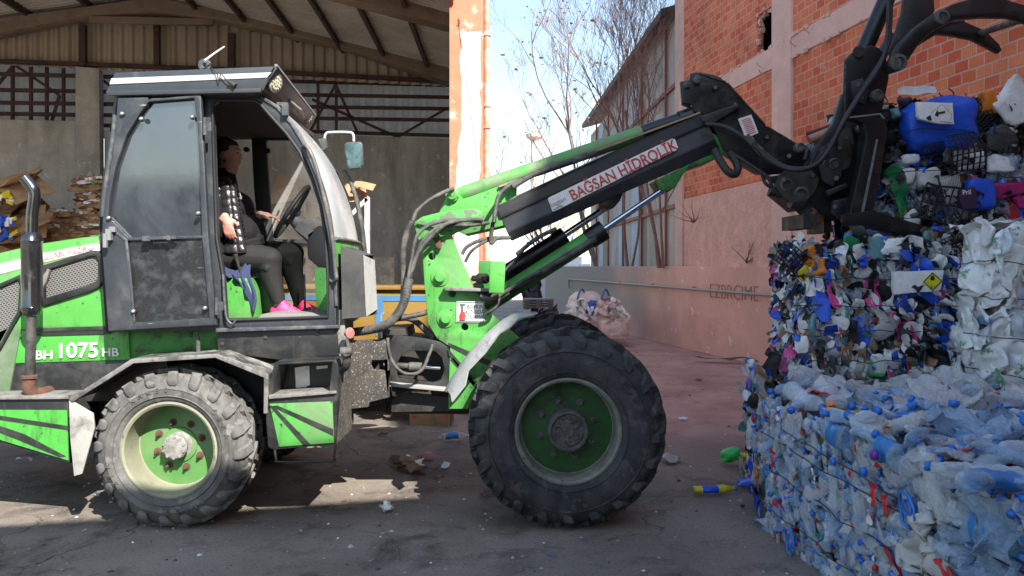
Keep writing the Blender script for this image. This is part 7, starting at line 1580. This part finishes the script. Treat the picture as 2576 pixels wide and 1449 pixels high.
def cardpile(label, u0, u1, v0, v1, Y, seed, n=9, big=.6, name='cardboard_heap', body=True):
    rnd = random.Random(seed); t = thing(name, label, 'cardboard', (P((u0 + u1) / 2, v1, Y).x, Y, 0))
    for i in range(n):
        u, v = rnd.uniform(u0, u1), rnd.uniform(v0, v1); c = P(u, v, Y + rnd.uniform(-.3, .4)); w_, h_ = rnd.uniform(.5, 1) * big, rnd.uniform(.35, .8) * big
        rot = Matrix.Rotation(rnd.uniform(-.8, .8), 3, 'Z') @ Matrix.Rotation(rnd.uniform(.3, 1.4), 3, 'X') @ Matrix.Rotation(rnd.uniform(-.8, .8), 3, 'Y'); b = MB()
        k = 5; vs = []; fs = []
        for a in range(k + 1):
            for e in range(k + 1):
                q = Vector(((a / k - .5) * w_, (e / k - .5) * h_, 0)); q.z = nz3(q, 3, seed + i).x * .12 * big + abs(q.x) * rnd.choice((0, .0, .02)); vs.append(c + rot @ q)
        for a in range(k):
            for e in range(k): z_ = a * (k + 1) + e; fs.append((z_, z_ + 1, z_ + k + 2, z_ + k + 1))
        o = add('cardboard_sheet', mesh(vs, fs), rnd.choice((cardb, cardb2, cardb, cardb3)), t); m_ = o.modifiers.new('s', 'SOLIDIFY'); m_.thickness = .012 * big / .6
    if not body: return t
    b = MB()
    c = P((u0 + u1) / 2, v1, Y); h_ = max(c.z, .3); b.box((c.x, Y + .6, h_ / 2), (abs(P(u1, 0, Y).x - P(u0, 0, Y).x) * .95, .9, h_)); add('heap_body', b.me(), pcore, t); return t
cp_ = cardpile('heap of torn brown cardboard boxes leaning against the concrete wall behind the exhaust', -60, 80, 450, 620, 12.2, 12, 26, .85)
b = MB(); rnd = random.Random(3)
for i in range(26): p = P(rnd.uniform(-20, 40), rnd.choice((490, 500, 560, 590)) + rnd.uniform(-12, 12), 11.75); b.box(p, (rnd.uniform(.05, .16), .02, rnd.uniform(.04, .1)), Matrix.Rotation(rnd.uniform(0, 3), 3, 'Y') @ Matrix.Rotation(rnd.uniform(0, 1), 3, 'X'), k=i % 3)
add('paper_scrap', b.me(), [OP['white'], OP['blue'], OP['yellow']], cp_)
cardpile('torn cardboard flaps sticking up behind the white post right of the cab', 876, 916, 462, 505, 11.5, 5, 6, .30, 'cardboard_flaps', False)
cardpile('brown cardboard heap seen through the far cab windows', 690, 830, 470, 560, 12.5, 8, 14, .7)
rk = thing('steel_rack', 'white steel post frame standing behind the cab windshield', 'rack', (P(920, 700, 8.3).x, 8.3, 0))
b = MB(); b.bar(P(924, 498, 8.3), Vector((P(924, 0, 8.3).x, 8.3, 0)), .05, .05); b.bar(P(924, 500, 8.3), P(880, 545, 8.3), .05, .04); add('post', b.me(), whitep, rk)
b = MB(); b.box(P(957, 700, 8.6), (.30, .05, .45)); add('dark_panel', b.me(), greasy, rk)
# yellow and blue container body
yc = thing('skip_container', 'yellow steel container with a blue band behind the loader joint', 'container', (P(1005, 845, 7.6).x, 7.9, 0))
YY = 7.6; yel = mat('yellow_paint', (.22, .13, .015), .5, dirt=(.25, .12, .04), damt=.42, dscale=5, soft=.07); blu = mat('sky_blue_paint', (.06, .17, .32), .5, dirt=(.1, .12, .15), damt=.35)
plate('body', [(700, 720), (1078, 724), (1078, 920), (700, 920)], YY, YY + 1.2, yel, yc, .01)
plate('blue_band', [(700, 742), (1078, 744), (1078, 758), (964, 758), (962, 845), (944, 845), (944, 756), (700, 755)], YY - .006, YY + .0, blu, yc, 0)
plate('rim_rail', [(698, 716), (1080, 720), (1080, 730), (698, 727)], YY - .04, YY, yel, yc, .005)
# cardboard box on the ground behind
bx = thing('cardboard_box', 'brown cardboard box with red corner print on the ground behind the loader', 'box', (P(1083, 1068, 7.5).x, 7.5, 0))
plate('box_side', [(1031, 1034), (1038, 1024), (1128, 1024), (1132, 1036), (1133, 1071), (1030, 1071)], 7.5, 7.52, cardb, bx, .004); plate('box_side', [(1030, 1024), (1133, 1024), (1133, 1071), (1030, 1071)], 7.85, 7.87, cardb, bx, .004)
b = MB(); q = [P(1030, 1071, 7.5), P(1133, 1071, 7.5)]; b.bar(q[0] + Vector((0, 0, .08)), q[0] + Vector((0, .36, .08)), .01, .16); b.bar(q[1] + Vector((0, 0, .08)), q[1] + Vector((0, .36, .08)), .01, .16); add('box_end', b.me(), cardb3, bx)
for u in (1041, 1123): plate('red_print', [[(u - 4, 1032), (u + 4, 1032), (u + 4, 1052), (u - 4, 1052)], [(u - 2, 1035), (u + 2, 1035), (u + 2, 1049), (u - 2, 1049)]], 7.496, 7.5, redink, bx, 0)
# heap of paper seen through the front frame
cardpile('low heap of torn white and brown paper seen under the front frame', 950, 1075, 985, 1010, 7.9, 21, 10, .25, 'paper_heap')
b = MB(); rnd = random.Random(9)
for i in range(40): b.put(*t_sheet(i, [], .16, .12, .05, 4, 9)[:2]); n_ = 25
b = MB()
for i in range(46):
    t = t_sheet(i, [], rnd.uniform(.08, .2), rnd.uniform(.06, .14), .05, 4, 9); c = P(rnd.uniform(945, 1085), rnd.uniform(985, 1012), 7.8) + Vector((0, rnd.uniform(-.2, .2), 0)); rot = Matrix.Rotation(rnd.uniform(0, 6), 3, 'Z') @ Matrix.Rotation(rnd.uniform(0, 1.4), 3, 'X')
    b.put([c + rot @ v for v in t[0]], t[1], rnd.choice((0, 0, 1, 2)))
tag(add('paper_scraps', b.me(False), [OP['white'], cardb2, cardb], None), 'loose heap of crumpled white and brown paper scraps under the loader joint', 'paper', kind='stuff')
cp3 = add('crumpled_paper', tpl(t_sheet(77, [sticker], .5, .22, .07, 12, 5)), None, None, 0); cp3.location = P(1055, 906, 6.6); cp3.rotation_euler = (R(80), 0, .1); tag(cp3, 'crumpled white paper sheet seen through the steering ram slot', 'paper')
# ---------------- sacks by the retaining wall ----------------
sackm = mat('woven_sack', (.82, .66, .60), .85, dirt=(.62, .44, .38), damt=.4, dscale=4, soft=.2, bump=.7, bscale=14, bdist=.05)
def sack(label, u0, u1, v0, v1, Y, seed, dp=.8, name='woven_sack', m=sackm, slump=.10, tie=False):
    a, c = P(u0, v1, Y), P(u1, v0, Y); W, H = c.x - a.x, c.z - max(a.z, 0); b = MB(); z0 = max(a.z, 0); cx = (a.x + c.x) / 2; n = 28; vs = []; fs = []; k = 30; n = 52
    for i in range(k + 1):
        t = i / k; rr = (.9 + .16 * math.sin(t * 3.1)) * (1 if t < .88 else (1 - (t - .88) * 2.2)); rr *= (.93 + .07 * min(1, t * 8)); rr *= (1 - .45 * max(0, (t - .62) / .38) ** 1.3) if tie else 1; rr += .10 * max(0, (t - .93) / .07) if tie else 0
        for j in range(n):
            an_ = 6.283 * j / n; p = Vector((cx + math.copysign(abs(math.cos(an_)) ** .7, math.cos(an_)) * W / 2 * rr, Y + dp / 2 + math.copysign(abs(math.sin(an_)) ** .7, math.sin(an_)) * dp / 2 * rr, z0 + H * t))
            d = nz3(p, 2.2, seed) * slump * .7; q_ = Vector((math.cos(an_), math.sin(an_), 0)); f1 = (1 - min(1, abs(noise.noise(Vector((an_ * 2.2, p.z * 3.2, seed)))) * 5)) * .028 + (1 - min(1, abs(noise.noise(Vector((an_ * 5, p.z * 7, seed + 4)))) * 4)) * .010; d -= q_ * f1; vs.append(p + Vector((d.x, d.y, d.z * (.2 + t))) * (1 if i else .3))
    for i in range(k):
        for j in range(n): fs.append((i * n + j, i * n + (j + 1) % n, (i + 1) * n + (j + 1) % n, (i + 1) * n + j))
    fs.append(tuple(k * n + j for j in range(n)))
    t_ = thing(name, label, 'sack', (cx, Y + dp / 2, z0), 'bulk sacks by the wall' if m is sackm else None); add('sack_body', mesh(vs, fs), m, t_, 0); return t_, Vector((cx, Y, z0 + H)), W
s1, c1_, W1 = sack('tall pinkish woven bulk sack at the back with a blue bag on top', 1432, 1524, 738, 838, 16.2, 3)
s2, c2_, W2 = sack('squat white woven sack in the middle holding lilac cloth', 1490, 1556, 764, 842, 15.5, 7, tie=True)
s3, c3_, W3 = sack('slumped white woven sack nearest the viewer at the right of the trio', 1512, 1594, 786, 852, 14.6, 12, slump=.10, tie=True)
b = MB()
for k_ in (-.3, .35): b.tube(smooth_path([c1_ + Vector((W1 * k_, -.02, -.35)), c1_ + Vector((W1 * k_ + .03, -.04, -.05)), c1_ + Vector((W1 * k_ + .12, .1, .08)), c1_ + Vector((W1 * k_ + .2, .2, -.05))], 4), .022, 6)
add('lifting_strap', b.me(), mat('blue_strap', (.10, .16, .32), .7), s1)
def lump(name, label, cat, u, v, Y, s, m, seed, sc=(1, 1, .8)):
    me = tpl(t_jug(seed, [m], s, s * .8, s * .8, s * .45, False)); o = add(name, me, None, None, 0); o.location = P(u, v, Y); o.scale = sc; o.rotation_euler = (.3, seed % 3, seed % 5); return tag(o, label, cat)
lump('plastic_bag', 'shiny blue plastic bag lying on the tall woven sack', 'bag', 1474, 768, 15.3, .30, pl('blue_bag', (.03, .10, .45), .25), 5)
lump('cloth', 'lilac cloth spilling out over the white woven sacks', 'cloth', 1530, 770, 15.0, .40, pl('lilac_cloth', (.42, .32, .52), .8), 9, (1, .8, .35))
lump('rubbish_bag', 'small black rubbish bag left of the woven sacks', 'bag', 1412, 788, 16.4, .55, OP['black'], 14, (.75, .7, 1.0))
lump('tyre_heap', 'dark bundle lying near the grey wall end', 'bundle', 1340, 735, 19, .7, OP['black'], 17, (1, .7, .5))
b = MB()
for i in range(4): b.box(P(1354, 752 + i * 6.2, 15.2), (.58, .5, .018)); 
for du in (-30, 0, 30): b.box(P(1354 + du, 764, 15.2), (.08, .5, .15))
tag(add('low_bench', b.me(), mat('grey_steel', (.16, .15, .15), .7, dirt=(.08, .07, .07))), 'low grey slatted steel stand by the grey wall', 'stand')
plank = add('broken_board', tpl(t_sheet(61, [rust], 1.3, .14, .05, 10, 3)), None, None, 0); plank.location = G(1840, 915) + Vector((0, 0, .03)); plank.rotation_euler = (0, 0, -.5); tag(plank, 'long brown broken board on the ground along the pink wall', 'board')
for i, (u, v, Y_, s_, c_, lb) in enumerate(((1452, 800, 15.3, .42, 'w', 'crumpled white bag slumped low at the left of the sack pile'), (1505, 800, 14.9, .34, 'p', 'small pink crumpled bag wedged between the sacks'), (1540, 786, 14.5, .30, 'w', 'small white crumpled bag on the slumped front sack'), (1470, 836, 14.7, .36, 'p', 'pink crumpled bag on the ground in front of the tall sack'))):
    m_ = mat('white_bag_plastic', (.86, .80, .77), .6, bump=.8, bscale=12, bdist=.05) if c_ == 'w' else mat('pink_bag_plastic', (.80, .55, .50), .6, bump=.8, bscale=12, bdist=.05)
    me = tpl(t_sheet(1500 + i, [m_], s_ * 1.5, s_ * 1.4, s_ * .75, 22, 4.5 / s_ * .4)); o = add('plastic_bag', me, None, None, 0); o.location = P(u, v, Y_); o.rotation_euler = (R(70), .2 * i, i); tag(o, lb, 'bag')
# ---------------- litter ----------------
def litter(name, label, cat, t, u, v, rz=0, sc=1, lift=.012, tilt=(0, 0), Z=None):
    o = add(name, tpl(t), None, None, 0); o.location = G(u, v) + Vector((0, 0, lift)); o.rotation_euler = (tilt[0], tilt[1], rz); o.scale = (sc,) * 3; return tag(o, label, cat)
litter('crushed_bottle', 'crushed bright green plastic bottle on the ground left of the bales', 'bottle', t_jug(31, [OP['lgreen'], OP['lgreen']], .14, .12, .10, .05, False), 1836, 1172, .3, .9, .028)
litter('crushed_bottle', 'yellow plastic bottle lying close against the bottle bale', 'bottle', t_bottle(32, [OP['yellow'], OP['white'], OP['green']], .7, .22, .05, True), 1893, 1172, -.6, 1, .028)
lb_ = litter('detergent_bottle', 'yellow and blue detergent bottle lying on the ground in front of the bales', 'bottle', t_bottle(33, [OP['yellow'], OP['blue'], CAPB], .7, .30, .036, True, True), 1797, 1247, .1, 1, .016)
litter('plastic_scrap', 'bright blue plastic piece with white inside at the foot of the bale', 'scrap', t_jug(34, [OP['blue'], OP['white']], .14, .09, .04, .03, True), 1885, 1224, .2, 1, .015)
litter('bag_scrap', 'thin black torn bag scrap above the blue piece', 'scrap', t_sheet(35, [OP['black']], .16, .12, .05), 1888, 1190, .5)
litter('round_cap', 'tiny black round cap alone on the dark ground', 'cap', capT[:3] + ([OP['black']],), 1868, 1280, 0, .8, .012)
litter('crumpled_paper', 'crumpled white paper ball between the two big wheels', 'paper', t_sheet(36, [OP['white']], .11, .08, .05, 10, 18), 971, 1290, .4, .85, .006)
litter('drink_bottle', 'clear drink bottle with blue label lying beyond the front wheel', 'bottle', t_bottle(37, [PET[2], LBL[0], CAPB], .8, .26, .034, True, True), 1146, 1112, .1, 1, .022)
for i, (u, v, s_, m_, lb) in enumerate(((1050, 1172, .22, OP['white'], 'flat pale paper strip on the shaded ground between the wheels'), (1068, 1158, .13, mat('pink_paper', (.55, .18, .18), .6), 'small pink carton scrap at the top of the paper litter'), (1000, 1172, .20, cardb3, 'brown torn cardboard piece left in the litter patch'),
    (1020, 1182, .15, OP['dgrey'], 'dark torn scrap in the middle of the litter patch'), (1045, 1188, .22, cardb, 'long brown cardboard sliver below the pale paper strip'), (1124, 1178, .12, OP['white'], 'small white paper chip right of the litter patch'), (962, 1097, .10, OP['black'], 'small black rag on the ground under the drive shaft'),
    (1220, 1252, .12, cardb3, 'brown paper scrap against the front tyre'), (868, 1262, .035, OP['red'], 'tiny red bit in the sunlit ground patch'), (244, 1252, .08, OP['white'], 'white scrap squeezed beside the rear tyre'), (1720, 1058, .10, OP['white'], 'small white scrap on the reddish ground'), (1690, 962, .06, OP['red'], 'small red wrapper near the pink wall'),
    (1690, 1165, .2, OP['grey'], 'pale flattened strip to the right of the front tyre'), (1755, 960, .10, OP['dgrey'], 'small dark lump on the red ground'), (1700, 1200, .04, OP['red'], 'tiny red bit right of the front tyre'), (1385, 1400, .03, OP['blue'], 'tiny blue bit on the foreground ground'), (1480, 1330, .025, OP['red'], 'tiny red speck near the bottom of the front tyre'), (60, 1165, .12, OP['white'], 'pale scrap on the ground behind the counterweight'))):
    litter('litter_scrap', lb, 'litter', t_sheet(500 + i, [m_], s_, s_ * .5, s_ * .25, 6, 9 / max(s_ * 5, .6)), u, v, (i * 1.7) % 3 - 1.5, 1, .012)
rnd = random.Random(55); b = MB()
for i in range(1300):
    Y = rnd.uniform(3.6, 14); u = rnd.uniform(-50, 2000); p = Vector(((u - CU) / F * Y, Y, .001)); s_ = rnd.uniform(.004, .014) * (1 if rnd.random() < .93 else 2.2)
    vs = [p + Vector((math.cos(a + i) * s_ * rnd.uniform(.6, 1.2), math.sin(a + i) * s_ * rnd.uniform(.6, 1.2), 0)) for a in (0, 1.3, 2.6, 3.9, 5.2)]; b.put(vs + [p + Vector((0, 0, s_ * rnd.uniform(.3, .8)))], [(j, (j + 1) % 5, 5) for j in range(5)], rnd.choice((0, 0, 0, 1, 1, 2)))
tag(add('grit', b.me(False), [concrete, OP['dgrey'], OP['white']], None), 'fine grit and crumbs scattered over the yard', 'grit', kind='stuff')
